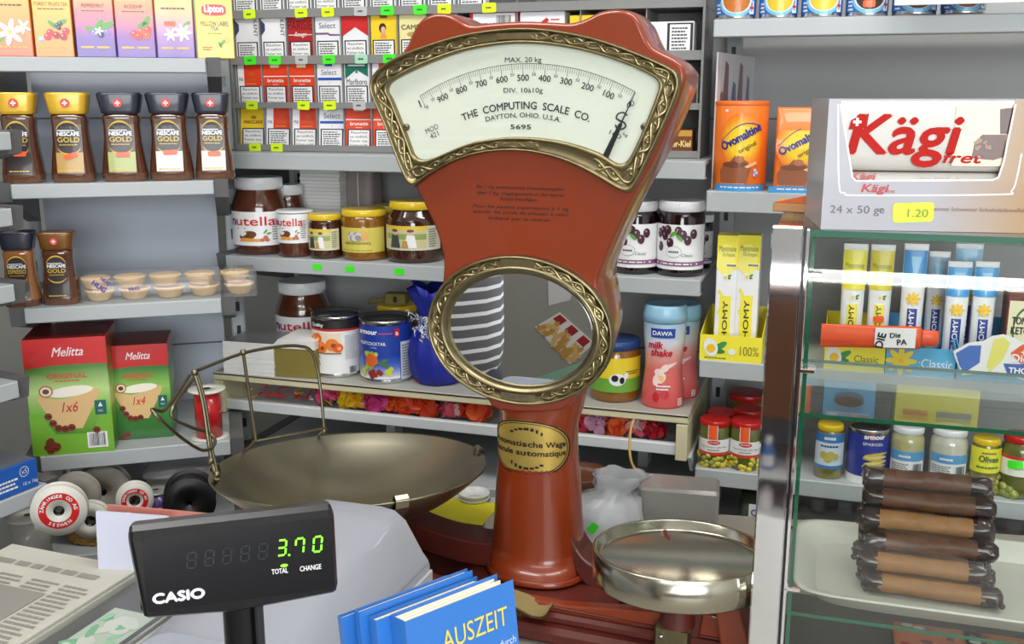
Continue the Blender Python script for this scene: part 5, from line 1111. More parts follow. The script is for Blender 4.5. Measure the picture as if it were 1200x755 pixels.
def cow_lab(g, m, r, h): g.rect(m, -1.3*r, 0, 1.3*r, .4*h, P(110, 170, 60), .0003, 24); g.ell(m, .1*r, .38*h, .34*r, .18*h, WHITE, .0008, 16); g.ell(m, .0*r, .42*h, .14*r, .1*h, BLACK, .0011, 12); g.ell(m, .28*r, .36*h, .1*r, .1*h, BLACK, .0011, 12); g.ell(m, .45*r, .5*h, .1*r, .1*h, WHITE, .0011, 12); g.lines(m, .45*r, 1.1*r, .52*h, .64*h, 2, BROWN, .0008)
jar('honey_jar', 'honey jar with yellow and green meadow label behind the mirror', 'honey jar', loc, -6, w_, h_, HON, HONL, HONEY, mat('blue_lid', (40, 70, 130), .35), (.18, .75, P(236, 210, 50), cow_lab, 1.4), 'honey jars on the drawer unit')
# milkshake bottles
DAW = gmat('milkshake_sleeve', [(0, (214, 80, 80)), (.45, (226, 110, 104)), (.62, (238, 170, 160)), (.78, (220, 226, 236)), (1, (170, 200, 224))], .35, .6); CAPB = mat('pale_blue_cap', (150, 196, 222), .35, coat=.4)
def shake(label, loc, yaw, w, h):
    t = thing('milkshake_bottle', label, 'bottle', loc, yaw, 'milkshake drink powder bottles'); r = w/2
    fr = [(.92, 0), (.98, .01), (1.0, .03), (.99, .10), (.93, .2), (.86, .32), (.84, .42), (.88, .55), (.95, .7), (.97, .80), (.965, .83)]
    G().lathe([(a*r, b*h) for a, b in fr], DAW, 40).build('bottle_body', t)
    G().lathe([(.96*r, .832*h), (1.0*r, .836*h), (1.0*r, .90*h), (.96*r, .975*h), (.93*r, .99*h), (.88*r, h), (.8*r, .992*h), (.0001, .992*h)], CAPB, 40).build('cap', t)
    def rf(z):
        f_ = z/h
        for (a, b), (c, d) in zip(fr, fr[1:]):
            if f_ <= d: return (a+(c-a)*(f_-b)/(d-b))*r
        return r
    m = cyl(r, 0, rf=lambda z: rf(z)+.0006); g = G()
    g.rect(m, -.64*r, .70*h, .52*r, .79*h, P(26, 70, 160), .0004, 10); g.text(m, 'DAWA', -.08*r, .725*h, .042*h, WHITE, .001, fit=.9*r, bold=.04)
    g.text(m, 'milk', -.42*r, .595*h, .07*h, P(206, 30, 60), .0008, fit=.75*r, bold=.05, shear=.2); g.text(m, 'shake', -.12*r, .52*h, .07*h, P(206, 30, 60), .0008, fit=1.1*r, bold=.05, shear=.2)
    for k, (x, z) in enumerate(((-.2, .36), (.1, .40), (-.05, .3), (-.35, .28))): g.ell(m, x*r, z*h, .26*r, .035*h, P(250, 220, 210), .0006+.0001*k, 14, .5*k)
    g.ell(m, -.05*r, .30*h, .12*r, .03*h, P(240, 190, 90), .0014); g.poly(m, [(.0, .42*h), (.7*r, .46*h), (.75*r, .44*h), (.1*r, .38*h)], P(250, 226, 220), .0006); g.ell(m, .1*r, .15*h, .2*r, .05*h, P(200, 36, 50), .0006); g.ell(m, -.3*r, .12*h, .16*r, .045*h, P(200, 36, 50), .0006)
    g.lines(m, -.3*r, .4*r, .18*h, .24*h, 2, WHITE, .001); g.rect(m, .75*r, .03*h, 1.0*r, .10*h, WHITE, .001, 3); g.lines(m, .78*r, .97*r, .035*h, .095*h, 3, RED, .0014)
    g.build('printed_sleeve', t)
loc, w_, h_ = put(751, 804, 356, 473, .0, ZH); shake('pale blue and pink milkshake bottle in front, beside the scale', loc, -10, w_, h_)
loc, w_, h_ = put(775, 821, 355, 463, -.07, ZH); shake('second pink milkshake bottle half hidden behind the front one', loc, -16, w_, h_)
# gift pot wrapped in blue
BLU = mat('blue_crepe', (26, 40, 150), .55, noise=.2, nscale=12, bump=.6); SIL = mat('silver_curl', (196, 200, 220), .25, .6)
loc, w_, h_ = put(474, 540, 332, 450, .0, ZH); gp = thing('gift_pot', 'pot wrapped in blue fabric with curled silver ribbon beside the mirror', 'gift pot', loc, -10); r = w_/2
def cr(z, rr_, amp, ph): return [V(((rr_+amp*math.cos(9*2*PI*k/72+ph)+amp*.6*math.cos(4*2*PI*k/72))*math.cos(2*PI*k/72), (rr_+amp*math.cos(9*2*PI*k/72+ph)+amp*.6*math.cos(4*2*PI*k/72))*math.sin(2*PI*k/72), z+amp*.8*math.sin(5*2*PI*k/72))) for k in range(72)]
G().loft([cr(0.001, r*.72, 0, 0), cr(.01*h_+.002, r*.82, .0003, 0), cr(.12*h_, r*.95, .001, 0), cr(.3*h_, r, .0015, .2), cr(.46*h_, r*.88, .002, .4), cr(.58*h_, r*.55, .003, .5), cr(.63*h_, r*.42, .003, .5), cr(.70*h_, r*.5, .004, .4), cr(.85*h_, r*.72, .006, .3), cr(.96*h_, r*.88, .008, .2), cr(.94*h_, r*.7, .007, .2), cr(.75*h_, r*.3, .002, .2)], BLU, True, True, True).build('blue_wrap', gp)
g = G(); g.lathe([(r*.47, .615*h_), (r*.5, .63*h_), (r*.47, .65*h_)], SIL, 24); rr = random.Random(5)
for k in range(26):
    a = rr.uniform(-2.3, .0); x, y = r*.5*math.cos(a), r*.5*math.sin(a); pts = []; dx, dz = rr.uniform(-.9, .5), rr.uniform(-1, .55); L = .2*h_*rr.uniform(.5, 1.3)
    for j in range(22):
        f_ = j/21; q = V((x+dx*L*f_*.8-.1*r*f_, y-.35*r*math.sin(f_*PI*.5)-.004, .63*h_+dz*L*f_)); ph = f_*rr.choice((9, 12)); pts.append(q+V((math.cos(ph), math.sin(ph)*.5, math.sin(ph)))*.0055*min(1, f_*3))
    g.tube(pts, .0009, SIL if k % 3 else P(230, 230, 240), 5)
g.build('curled_ribbon', gp)
# ------------------------------------------------------------------ low deck behind the scale
p = hitz(702, 642, ZT)
g = G(); rr = random.Random(9)
def bagsec(z, rx, ry, amp, ox=0, n=36): 
    ph = [rr.uniform(0, 6.28) for _ in range(4)]
    return [V((ox+(rx*(1+amp*(math.cos(5*t+ph[0])+.7*math.cos(9*t+ph[1])+.5*math.cos(13*t+ph[2]))))*math.cos(t), (ry*(1+amp*math.cos(4*t+ph[3])))*math.sin(t), z+.3*amp*rx*math.cos(6*t+ph[0]))) for t in [2*PI*k/n for k in range(n)]]
hz = .108
g.loft([bagsec(.004, .05, .045, .02), bagsec(.03, .058, .05, .03), bagsec(hz*.4, .056, .048, .05), bagsec(hz*.6, .045, .04, .08, .006), bagsec(hz*.72, .024, .02, .1, .012), bagsec(hz*.82, .032, .022, .14, .018), bagsec(hz*.98, .04, .024, .16, .024)], BAGF, True, True, False)
g.box(-.045, .03, -.035, .03, .004, .05, mat('white_cups', (214, 216, 218), .5), .003)
bagT = thing('plastic_bag', 'clear knotted plastic bag with green sticker behind the scale column', 'plastic bag', V((p.x+.01, p.y+.03, ZT)), -10); g.build('film', bagT)
g = G(); sticker(g, flat((-.012, -.056, hz*.38)), 0, 0, .016, .012, TAGG, .9, .001); g.build('green_sticker', bagT)
a = hitz(748, 622, ZT); b = hitz(842, 628, ZT); c = (a+b)/2; w_ = (b-a).length; hh = .064
g = G(); g.box(-w_/2, w_/2, 0, .065, 0, hh, mat('grey_bundle', (136, 132, 126), .5, noise=.2, nscale=20), .004); g.box(-w_/2-.001, w_/2+.001, -.001, .066, 0, hh+.001, FILM, .005); tag(g.build('wrapped_bundle', None, V((c.x, c.y+.01, ZT)), -12), 'grey film-wrapped bundle on the low deck under the drawer unit', 'bundle')
c = hitz(556, 622, ZT); g = G()
for k in range(9): g.lathe([(.018, .006*k), (.0225, .006*k+.012), (.0235, .006*k+.0125), (.0235, .006*k+.014), (.022, .006*k+.014), (.0175, .006*k+.002)], WHITEP, 28, c1=False)
for k in range(1): pass
tag(g.build('cup_stack', None, V((c.x, c.y, ZT))), 'stack of white plastic cups left of the scale column', 'cup stack')
c = hitz(528, 603, ZT+.05); g = G(); g.box(-.06, .06, -.045, .045, 0, .05, mat('white_carton', (206, 206, 200), .6), .002); tag(g.build('white_carton', None, V((c.x+.0, c.y+.03, ZT)), -10), 'low white carton under the weighing bowl with yellow sheet on top', 'carton')
g = G(); g.loft([[V((x, y, .0006+.004*math.sin(3*x*20)*0)) for x in (-.055, 0, .06)] for y in (-.05, .03)], mat('yellow_sheet', (236, 226, 40), .6), False, False, False).loft([[V((x, y, 0)) for x in (-.055, 0, .06)] for y in (.03, -.05)], mat('yellow_sheet', (236, 226, 40), .6), False, False, False)
tag(g.build('yellow_sheet', None, V((c.x+.005, c.y+.025, ZT+.0505)), -18), 'bright yellow price sheet lying on the white carton under the bowl', 'sheet')
c = hitz(690, 590, ZT); g = G().rsec([(0, .035, .03, 2.2), (.03, .05, .04, 2.2), (.052, .055, .044, 2.2), (.055, .052, .042, 2.2), (.04, .045, .036, 2.2)], mat('brown_bowl', (96, 56, 34), .4, noise=.2), 32); tag(g.build('brown_basket', None, V((c.x-.02, c.y+.0, ZT))), 'brown bowl in the shade behind the clear plastic bag', 'bowl')
# ================================================================== RIGHT SHELVING
# patterned end board between the middle and right shelving
pu = UMR+.006
z0, z1 = ZL+.0, MP.hit(833, 57).z
ub_ = MP.U(879, 150, -.27)-pu; TB = Matrix.Translation((pu+.004, .035, 0)) @ Matrix.Rotation(-math.atan2(ub_, .235), 4, 'Z'); g = G(); g.box(-.003, 0, 0, .235, ZL+.001, z1-.004, mat('board_white', (206, 204, 208), .5), .0005, TB); m = (lambda f_: (lambda a, b, c=0: TB @ f_(a, b, c)))(flat((0, 0, ZL), (0, 1, 0), (0, 0, 1))); hb = z1-ZL-.012; rr = random.Random(11)
for x, w_, zt, c in ((a_, b_*1.7, c_, d_) for a_, b_, c_, d_ in ((.03, .03, .72, P(120, 90, 96)), (.05, .035, .95, P(110, 84, 100)), (.10, .03, .8, P(90, 100, 140)), (.14, .035, .95, P(130, 96, 110)), (.19, .025, .85, P(110, 110, 150)))):
    g.poly(m, [(x-w_*.6, .03*hb), (x+w_*.4, .0+.02*hb), (x+w_*.3, .3*hb), (x+w_*.5, .5*hb), (x+w_*.25, .7*hb), (x+w_*.2, zt*hb), (x-w_*.1, (zt+.03)*hb), (x-w_*.25, .72*hb), (x-w_*.2, .5*hb), (x-w_*.5, .3*hb)], c, .0006)
o = g.build('printed_board', None, (MP.p.x, MP.p.y, 0), MP.yaw); tag(o, 'white board printed with purple-brown figures at the left end of the right shelving', 'board')
# cocoa tin and bag
OVO = P(246, 122, 34)
def ovo(g, m, W, h, nx=16):
    for k in range(5, 0, -1): g.ell(m, -.02*W, .56*h, W*(.24+.052*k), h*(.14+.034*k), P(250-2*k, 226-20*k, 40-2*k), .0004+.00006*(6-k), 28)
    g.rect(m, -W*.62, .0, W*.62, .075*h, P(60, 150, 214), .0006, nx); g.lines(m, -W*.45, W*.45, .03*h, .06*h, 1, WHITE, .0009); g.lines(m, -W*.45, W*.1, .075*h, .105*h, 1, P(250, 200, 170), .0009)
    g.text(m, 'Ovomaltine', -.0*W, .57*h, .095*h, P(34, 40, 130), .0014, fit=W*.92, bold=.05, rot=.5); g.text(m, 'original', .12*W, .475*h, .05*h, P(90, 50, 30), .0014, fit=W*.4, rot=.5, bold=.01)
    pts = [(-.47*W+W*.85*k/16, .56*h+.62*(W*.85*k/16)*.62+.10*h*math.sin(PI*k/16)) for k in range(17)]; q = [(a, b-.012*h) for a, b in pts[::-1]]; g.poly(m, pts+q, P(34, 40, 130), .0011)
    g.poly(m, [(-.44*W, .09*h), (.1*W, .09*h), (.2*W, .26*h), (.12*W, .33*h), (.02*W, .36*h), (-.1*W, .34*h), (-.14*W, .40*h), (-.25*W, .33*h), (-.38*W, .31*h), (-.47*W, .22*h)], P(150, 84, 50), .0012)
    g.ell(m, -.15*W, .30*h, .26*W, .035*h, P(120, 62, 36), .0015, 20); g.ell(m, -.05*W, .36*h, .1*W, .04*h, P(180, 110, 70), .0016, 14); g.poly(m, [(.05*W, .28*h), (.3*W, .34*h), (.32*W, .31*h), (.12*W, .26*h)], P(250, 190, 140), .0016)
    for k in range(6): g.ell(m, .3*W+.035*W*math.cos(k), .21*h+.03*h*math.sin(k), .03*W, .018*h, (P(236, 220, 230), P(120, 140, 210))[k % 2], .0012+.0001*k, 10)
    g.rect(m, -.40*W, .885*h, -.33*W, .90*h, WHITE, .001); g.rect(m, -.375*W, .875*h, -.355*W, .91*h, WHITE, .001)
loc, w_, h_ = spec(MP, 834, 900, 118, 224, -.005, ZL); loc = loc-MP.n*(w_/2-.03); t = thing('cocoa_tin', 'round orange malt drink tin at the left end of the right shelf', 'tin', loc, -8); r = w_/2
G().lathe([(r*.97, 0), (r, .002), (r, h_*.945), (r*.99, h_*.95)], OVO, 48).build('can', t)
G().lathe([(r*1.01, h_*.95), (r*1.015, h_*.955), (r*1.015, h_*.985), (r*.99, h_), (r*.93, h_), (r*.92, h_-.003), (.0001, h_-.003)], P(232, 110, 40), 48, c0=False).build('lid', t)
g = G(); ovo(g, cyl(r+.0004), 1.75*r, h_); g.build('print', t)
loc, w_, h_ = spec(MP, 907, 970, 126, 226, -.006, ZL, False); d = .055; loc = loc-MP.n*(d/2); t = thing('cocoa_bag', 'orange malt drink refill bag between the round tin and the wafer carton', 'bag', loc, MP.yaw+4)
g = G().rsec([(0, w_/2, d/2, 8), (.004, w_/2, d/2, 8), (h_*.5, w_/2*.99, d/2*1.02, 6), (h_*.86, w_/2*.985, d/2*.7, 6), (h_*.97, w_/2*.98, .004, 6), (h_, w_/2*.98, .003, 6)], OVO, 48); g.build('foil_bag', t)
def bm_(a, b, c=0): f_ = b/h_; return V((a, -(d/2*(1.02 if f_ < .5 else max(.1, 1.02-.9*((f_-.5)/.5)**1.6))+.001+c), b))
g = G(); ovo(g, bm_, w_*.95, h_); g.build('print', t)
# cocoa cartons further along the shelf: hidden by the wafer carton, mirrored in the glass shelf
def sph(g, m, w, h): g.rect(m, -.42*w, .42*h, .42*w, .62*h, WHITE, .0005); g.text(m, 'Suchard', 0, .53*h, .065*h, P(26, 60, 140), .0008, fit=.7*w, bold=.04); g.text(m, 'express', .1*w, .44*h, .06*h, P(206, 70, 40), .0008, fit=.6*w, bold=.03); g.ell(m, 0, .25*h, .3*w, .1*h, BROWN, .0008)
def nes(g, m, w, h): g.text(m, 'Nesquik', 0, .60*h, .2*h, P(30, 60, 170), .0008, fit=.86*w, bold=.05); g.rect(m, -.4*w, .3*h, -.1*w, .36*h, RED, .0006); g.rect(m, 0, .3*h, .42*w, .36*h, P(40, 70, 160), .0006)
for x0, x1, m_, fn, lb, hh in ((985, 1050, P(96, 176, 226), sph, 'pale blue cocoa carton behind the wafer carton, mirrored in the glass shelf', .135), (1075, 1180, P(232, 226, 60), nes, 'yellow cocoa carton behind the wafer carton, mirrored in the glass shelf', .14)):
    loc, w_, h_ = spec(MP, x0, x1, 126, 226, -.006, ZL, False); boxthing('cocoa_carton', lb, 'carton', back(loc, MP, .04), MP.yaw, w_, hh, .075, m_, fn)
# blue tins on the top shelf
xs = [838, 889, 938, 990, 1044, 1101, 1158]
fruit = [P(190, 110, 40), P(226, 190, 50), P(232, 200, 60), P(70, 54, 50), P(84, 70, 66), P(150, 84, 50)]
adj = ('amber', 'yellow', 'bright yellow', 'dark', 'grey-brown', 'reddish brown')
TBL = P(40, 110, 190)
for k in range(6):
    loc, w_, h_ = spec(MP, xs[k], xs[k+1]-2, 0, 21, -.006, ZK); loc = loc-MP.n*(w_/2-.03); h_ = .085
    t = thing('dessert_tin', 'blue dessert tin with %s pudding picture, %s from left on the top right shelf' % (adj[k], ordw[k]), 'tin', loc, -8, 'blue dessert tins on the top right shelf'); r = w_/2
    G().lathe([(r*.96, 0), (r, .002), (r*1.005, .004), (r*.985, .007), (r*.985, h_-.008), (r*1.005, h_-.005), (r*.995, h_), (r*.95, h_), (r*.93, h_-.005), (.0001, h_-.005)], TIN, 40).build('can', t)
    g = G(); cm = cyl(r*.985+.0006); g.rect(cm, -PI*r*.98, .0075, PI*r*.98, h_-.0085, TBL, 0, 36); g.ell(cm, -.05*r, .32*h_, .85*r, .25*h_, P(236, 236, 236), .0004, 26); g.ell(cm, -.05*r, .36*h_, .7*r, .24*h_, fruit[k], .0007, 26); g.ell(cm, -.3*r, .45*h_, .2*r, .07*h_, P(250, 226, 150), .001, 14)
    g.rect(cm, .62*r, .1*h_, .95*r, .34*h_, WHITE, .0006, 3); g.rect(cm, .74*r, .14*h_, .8*r, .30*h_, RED, .001); g.rect(cm, .66*r, .19*h_, .9*r, .23*h_, RED, .001, 3); g.lines(cm, -1.2*r, -.85*r, .1*h_, .3*h_, 3, WHITE, .0008)
    for q in range(14): a, b = PI*(1.0+q/14), PI*(1.0+(q+1)/14); g.add([cm(-.05*r+rr_*r*math.cos(e), .33*h_+zz_*h_*math.sin(e), .0009) for e, rr_, zz_ in ((a, .9, .28), (b, .9, .28), (b, .78, .22), (a, .78, .22))], [(0, 1, 2, 3)], P(120, 190, 236))
    if k == 3: sticker(g, cm, -.1*r, .22*h_, .0175, .0105, TAGO, .05, .0016)
    g.build('label', t)
rsh = [o for o in D.objects if o.name.startswith('shelving_unit') and 'at right' in o.get('label', '')][0]
g = G(); uu0, uu1 = MP.U(1048, 3, .035), MP.U(1260, 3, .035); zt = MP.hit(1120, 5, .035).z; g.box(uu0, uu1, -.037, -.0345, zt, zt+.04, WHITEP, .001).box(uu0, uu1, -.0345, .001, zt+.036, zt+.038, WHITEP).box(uu1-.02, uu1-.012, -.036, -.002, ZK-.02, zt+.036, WHITEP); g.build('price_rail', rsh)
# mayonnaise tray with tubes and cartons
TUBW = P(238, 238, 240); MYEL = P(246, 232, 60); MBLU = P(60, 150, 220)
def egg(g, m, x, z, s): leaf(g, m, x+.75*s, z+.1*s, .8*s, .6, P(60, 150, 70), .0007); leaf(g, m, x+.6*s, z-.3*s, .7*s, -.1, P(50, 130, 60), .0008); g.ell(m, x, z, .62*s, .85*s, WHITE, .001, 22, .3); g.ell(m, x+.02*s, z-.1*s, .4*s, .4*s, P(246, 196, 30), .0013, 18)
def tray(label, x0, x1, yt, yb, base, fn, d=.16, hback=1.5):
    loc, w_, h_ = spec(MP, x0, x1, yt, yb, -.002, ZM, False); t = thing('display_tray', label, 'display tray', back(loc, MP, d/2), MP.yaw, 'tube display trays'); th = .0015
    g = G().box(-w_/2, w_/2, -d/2, -d/2+th, 0, h_, base); fn(g, flat((0, -d/2, 0)), w_, h_); g.build('front', t)
    for sx in (-1, 1): G().prism([(-d/2+th, 0), (d/2, 0), (d/2, h_*hback), (d/2-.03, h_*hback), (-d/2+th, h_)], flat((sx*(w_/2-th/2), 0, 0), (0, 1, 0), (0, 0, 1)), -th/2, th/2, base).build('side', t)
    G().box(-w_/2+th, w_/2-th, -d/2+th, d/2, 0, th, base).box(-w_/2+th, w_/2-th, d/2-th, d/2, th, h_*hback, base).build('tray_back', t)
    return loc, w_, h_, t
def f_100(g, m, w, h): egg(g, m, -.32*w, .52*h, .42*h); g.text(m, '100%', .30*w, .28*h, .36*h, P(130, 130, 40), .0008, fit=.30*w); g.lines(m, -.42*w, -.05*w, .06*h, .16*h, 1, P(100, 130, 60), .0008); g.ell(m, .02*w, .38*h, .06*w, .12*h, WHITE, .0008)
l1, wt, ht_, t1 = tray('yellow display tray with boiled egg and percentage lettering, left of the chrome post', 820, 893, 394, 422, MYEL, f_100)
def f_cl(g, m, w, h): egg(g, m, -.34*w, .52*h, .42*h); g.text(m, 'Classic', .2*w, .36*h, .26*h, P(90, 100, 50), .0008, fit=.4*w)
def f_clb(g, m, w, h): petals(g, m, -.28*w, .5*h, .5*h, P(246, 214, 50), P(240, 190, 30), 8); g.text(m, ':Classic', .22*w, .3*h, .34*h, WHITE, .0008, fit=.48*w)
l2, w2, h2, t2 = tray('yellow display tray marked for classic mayonnaise, seen through the glass case', 966, 1037, 404, 433, MYEL, f_cl)
l3, w3, h3, t3 = tray('blue display tray with yellow flower seen through the glass case', 1038, 1120, 408, 437, P(90, 180, 226), f_clb)
l4, w4, h4, t4 = tray('plain blue display tray behind the cut-out shelf sign', 1122, 1200, 412, 440, P(90, 180, 226), lambda g, m, w, h: g.lines(m, -.3*w, .3*w, .3*h, .6*h, 1, WHITE, .0008))
def carton_m(g, m, w, h):
    g.ell(m, -.05*w, .8*h, .44*w, .13*h, P(250, 240, 120), .0004, 24); g.rect(m, -w/2, .72*h, w/2, h, MYEL, .0003); g.text(m, 'Mayonnaise', .0, .87*h, .05*h, P(120, 130, 60), .0008, fit=.8*w); g.text(m, 'à la française', .05*w, .83*h, .035*h, P(130, 150, 60), .0008, fit=.6*w)
    egg(g, m, -.05*w, .66*h, .2*w); g.rect(m, -.28*w, .02*h, .26*w, .50*h, MYEL, .0005); g.text(m, 'THOMY', .12*w, .26*h, .24*w, P(40, 50, 60), .001, fit=.40*h, rot=PI/2, bold=.03)
    g.rect(m, -w/2, .735*h, w/2, .775*h, P(250, 240, 130), .0006); g.lines(m, -.0*w, .45*w, .74*h, .77*h, 1, P(50, 100, 180), .0009)
    g.ring(m, -.5*w, .45*h, .30*w, .42*w, P(240, 226, 90), .0004, 20, -1.2, 1.2, 1.6)
for i, (x0, x1, yt, v, lb) in enumerate(((838, 863, 276, -.035, 'front white and yellow mayonnaise carton in the yellow tray'), (863, 890, 276, -.05, 'mayonnaise carton beside the front one in the yellow tray'))):
    a = MP.hit(x0, 330, v); b = MP.hit(x1, 330, v); wd = (b-a).length*.97; hh = MP.hit((x0+x1)/2, yt, v).z-ZM-.002; c = (a+b)/2
    boxthing('mayonnaise_carton', lb, 'carton', V((c.x, c.y, ZM+.002))-MP.n*.02, MP.yaw+3-4*i, wd, hh, .038, TUBW, carton_m, 'mayonnaise cartons', lambda g, m, w, d: g.rect(m, -w/2+.001, -d/2+.001, w/2-.001, d/2-.001, MYEL, .0005))
for i in range(3):
    wd = .034; c = MP.w(MP.U(876-i*13, 420, -.1), -.10, 0); boxthing('mayonnaise_carton', 'mayonnaise carton at the back of the yellow tray, %s' % ('behind its right end', 'behind its middle', 'behind its left end')[i], 'carton', V((c.x, c.y, ZM+.002))-MP.n*.02, MP.yaw, wd*.72, .155-.006*i, .034, TUBW, carton_m, 'mayonnaise cartons')
def tube(label, x0, x1, yt, v, base, ms, fn, cap, price=None):
    a = MP.hit(x0, 340, v); b = MP.hit(x1, 340, v); wd = (b-a).length*.97; z0 = ZM+.002; hh = MP.hit((x0+x1)/2, yt, v).z-z0; c = (a+b)/2; t = thing('condiment_tube', label, 'tube', V((c.x, c.y, z0))-MP.n*.015, MP.yaw+2, 'condiment tubes in the display trays'); w = wd
    G().lathe([(w*.30, 0), (w*.32, .002), (w*.30, .018), (.0001, .018)], cap, 24).build('cap', t)
    def dep(f_): return w*(.44*(1-f_)**.7)+.0012
    zs = [(.018, .30, .30), (.024, .40, .38)]
    secs = [(.0182, w*.28, w*.26, 2.0), (.024, w*.42, w*.38, 2.0)]+[(.03+(hh-.03)*f_, w*(.44+.06*f_), dep(f_)*.9, 2.0+.6*f_) for f_ in (0, .2, .4, .6, .8, .93)]+[(hh-.006, w*.5, .0013, 4), (hh, w*.5, .0013, 4)]
    G().rsec(secs, base, 40).build('tube_body', t)
    def tm(a_, b_, c_=0):
        f_ = max(0, (b_-.03)/(hh-.03)); W = w*(.44+.06*f_); q = min(.97, abs(a_)/W); return V((a_, -(dep(min(f_, .98))*.9*math.sqrt(1-q*q)+.0008+c_), b_))
    g = G(); fn(g, tm, w, hh, ms)
    if price: sticker(g, tm, *price, .017, .011, TAGO, .1, .002)
    g.build('print', t)
def band(g, m, w, z0, z1, mt, c, hw=.47, ny=6):
    for i in range(ny): g.rect(m, -hw*w, z0+(z1-z0)*i/ny, hw*w, z0+(z1-z0)*(i+1)/ny, mt, c, 10)
def t_may(g, m, w, h, ms):
    band(g, m, w, .62*h, .95*h, ms[0], .0003); g.text(m, 'Mayonnaise', 0, .80*h, .05*h, P(110, 130, 50), .0008, fit=.75*w); g.text(m, 'à la française', 0, .74*h, .035*h, P(210, 150, 40), .0008, fit=.6*w); egg(g, m, 0, .56*h, .18*w)
    band(g, m, w, .16*h, .50*h, MYEL, .0005, .2); g.text(m, 'THOMY', .08*w, .34*h, .22*w, P(40, 60, 60), .001, fit=.30*h, rot=PI/2, bold=.03)
def t_mus(g, m, w, h, ms):
    band(g, m, w, .68*h, .95*h, ms[0], .0003); g.poly(m, [(-.2*w, .9*h), (.25*w, .9*h), (.0, .68*h)], P(140, 200, 240), .0006); petals(g, m, 0, .56*h, .3*w, P(246, 200, 40), P(240, 170, 30), 8)
    band(g, m, w, .16*h, .48*h, P(40, 60, 150), .0005, .2); g.text(m, 'THOMY', .08*w, .32*h, .22*w, WHITE, .001, fit=.30*h, rot=PI/2, bold=.03)
LB = P(70, 160, 226)
tube('yellow and white mayonnaise tube, leftmost behind the glass', 985, 1015, 287, -.05, TUBW, (MYEL,), t_may, MYEL, (.006, .055)); tube('yellow and white mayonnaise tube with orange sticker high on it, second from left', 1017, 1047, 288, -.06, TUBW, (P(232, 214, 50),), t_may, MYEL, (0, .075))
tube('tall blue and white mustard tube with yellow flower behind the blue tray', 1056, 1086, 287, -.05, TUBW, (MBLU,), t_mus, LB); tube('mustard tube half hidden right of the tall blue and white one', 1086, 1112, 296, -.10, TUBW, (P(150, 180, 210),), t_mus, LB)
tube('shorter blue mustard tube, left one of the pair beside the cut-out sign', 1109, 1139, 308, -.05, TUBW, (LB,), t_mus, LB); tube('shorter blue mustard tube, right one of the pair beside the cut-out sign', 1141, 1171, 308, -.055, TUBW, (LB,), t_mus, LB); tube('pale blue tube at the back above the shorter pair', 1116, 1150, 286, -.12, TUBW, (P(150, 200, 232),), t_mus, LB)
def tomk(g, m, w, h): g.ring(m, 0, .55*h, .3*w, .34*w, P(60, 110, 60), .0005, 24, ry=1.8); g.text(m, 'TOMATEN', 0, .62*h, .09*h, BLACK, .0008, fit=.72*w, bold=.03); g.text(m, 'KETCHUP', 0, .5*h, .09*h, BLACK, .0008, fit=.72*w, bold=.03)
loc, w_, h_ = spec(MP, 1178, 1230, 338, 440, -.05, ZM, False); boxthing('ketchup_carton', 'dark red carton with cream label at the right edge behind the glass', 'carton', back(loc, MP, .03), MP.yaw, w_, .135, .05, P(110, 50, 46), lambda g, m, w, h: (g.rect(m, -.45*w, .25*h, .45*w, .9*h, CREAM, .0003), tomk(g, m, w, h)))
# shelf talkers clipped on the tray fronts: a giant tube and a cut-out sign
a = MP.hit(962, 393, .012); b = MP.hit(1101, 397, .012); L = (b-a).length; c = (a+b)/2; ORR = P(232, 84, 40)
T0 = (b-a); rl = math.atan2(T0.z, math.hypot(T0.x, T0.y))
t = thing('tube_sign', 'orange-red tube-shaped shelf sign lying along the display trays', 'shelf sign', a, MP.yaw)
g = G(); hh = .0205
TX = Matrix.Rotation(PI/2, 4, 'Y')
def tb(secs, m, nm):
    g = G(); out = []
    for x, ry, rz in secs: out.append([V((x, -ry*math.cos(2*PI*k/24)*.55+.0, rz*math.sin(2*PI*k/24)+(rl*x))) for k in range(24)])
    g.loft(out, m, True, True, True); g.build(nm, t)
tb([(0, .004, hh*.95), (.004, .004, hh*.95), (L*.3, .012, hh*.9), (L*.8, .016, hh*.92), (L*.84, .016, hh*.9), (L*.85, .012, hh*.7)], ORR, 'tube_body'); tb([(L*.855, .012, hh*.66), (L*.86, .012, hh*.68), (L*.98, .011, hh*.6), (L*.99, .008, hh*.5)], ORR, 'cap')
g = G()
m = lambda x, z, c=0: V((x, -(.0165*.55+.0015+c), z+rl*x)); g.rect(m, L*.46, -hh*.7, L*.80, hh*.85, WHITE, .0006, 4); g.text(m, 'DIE', L*.54, -hh*.2, hh*.6, BLACK, .0012, rot=PI/2-.2, bold=.04); g.text(m, 'Die', L*.63, hh*.1, hh*.4, BLACK, .0012, rot=.1, bold=.04); g.text(m, 'PA', L*.69, -hh*.45, hh*.45, BLACK, .0012, rot=.1, bold=.04); g.rect(m, L*.02, -hh*.5, L*.3, -hh*.3, P(190, 60, 30), .0006); g.build('print', t)
def cpx(l): return [((MP.hit(x, y, .02)-MP.p).dot(MP.u), MP.hit(x, y, .02).z) for x, y in l]
out = cpx([(1117, 412), (1135, 402), (1152, 400), (1163, 394), (1176, 392), (1188, 396), (1199, 402), (1215, 398), (1222, 440), (1200, 446), (1180, 438), (1160, 437), (1128, 440), (1121, 425)])
cx_ = sum(a for a, b in out)/len(out); t = thing('cutout_sign', 'white die-cut shelf sign with blue shape, small tube and orange corner behind the glass', 'shelf sign', MP.w(cx_, .02, ZM), MP.yaw)
o2 = [(a-cx_, b-ZM) for a, b in out]; g = G().prism(o2, flat((0, 0, 0)), -.0015, 0, WHITEP, bev=.0004)
m = flat((0, 0, 0)); q = lambda l: [(a-cx_, b-ZM) for a, b in cpx(l)]
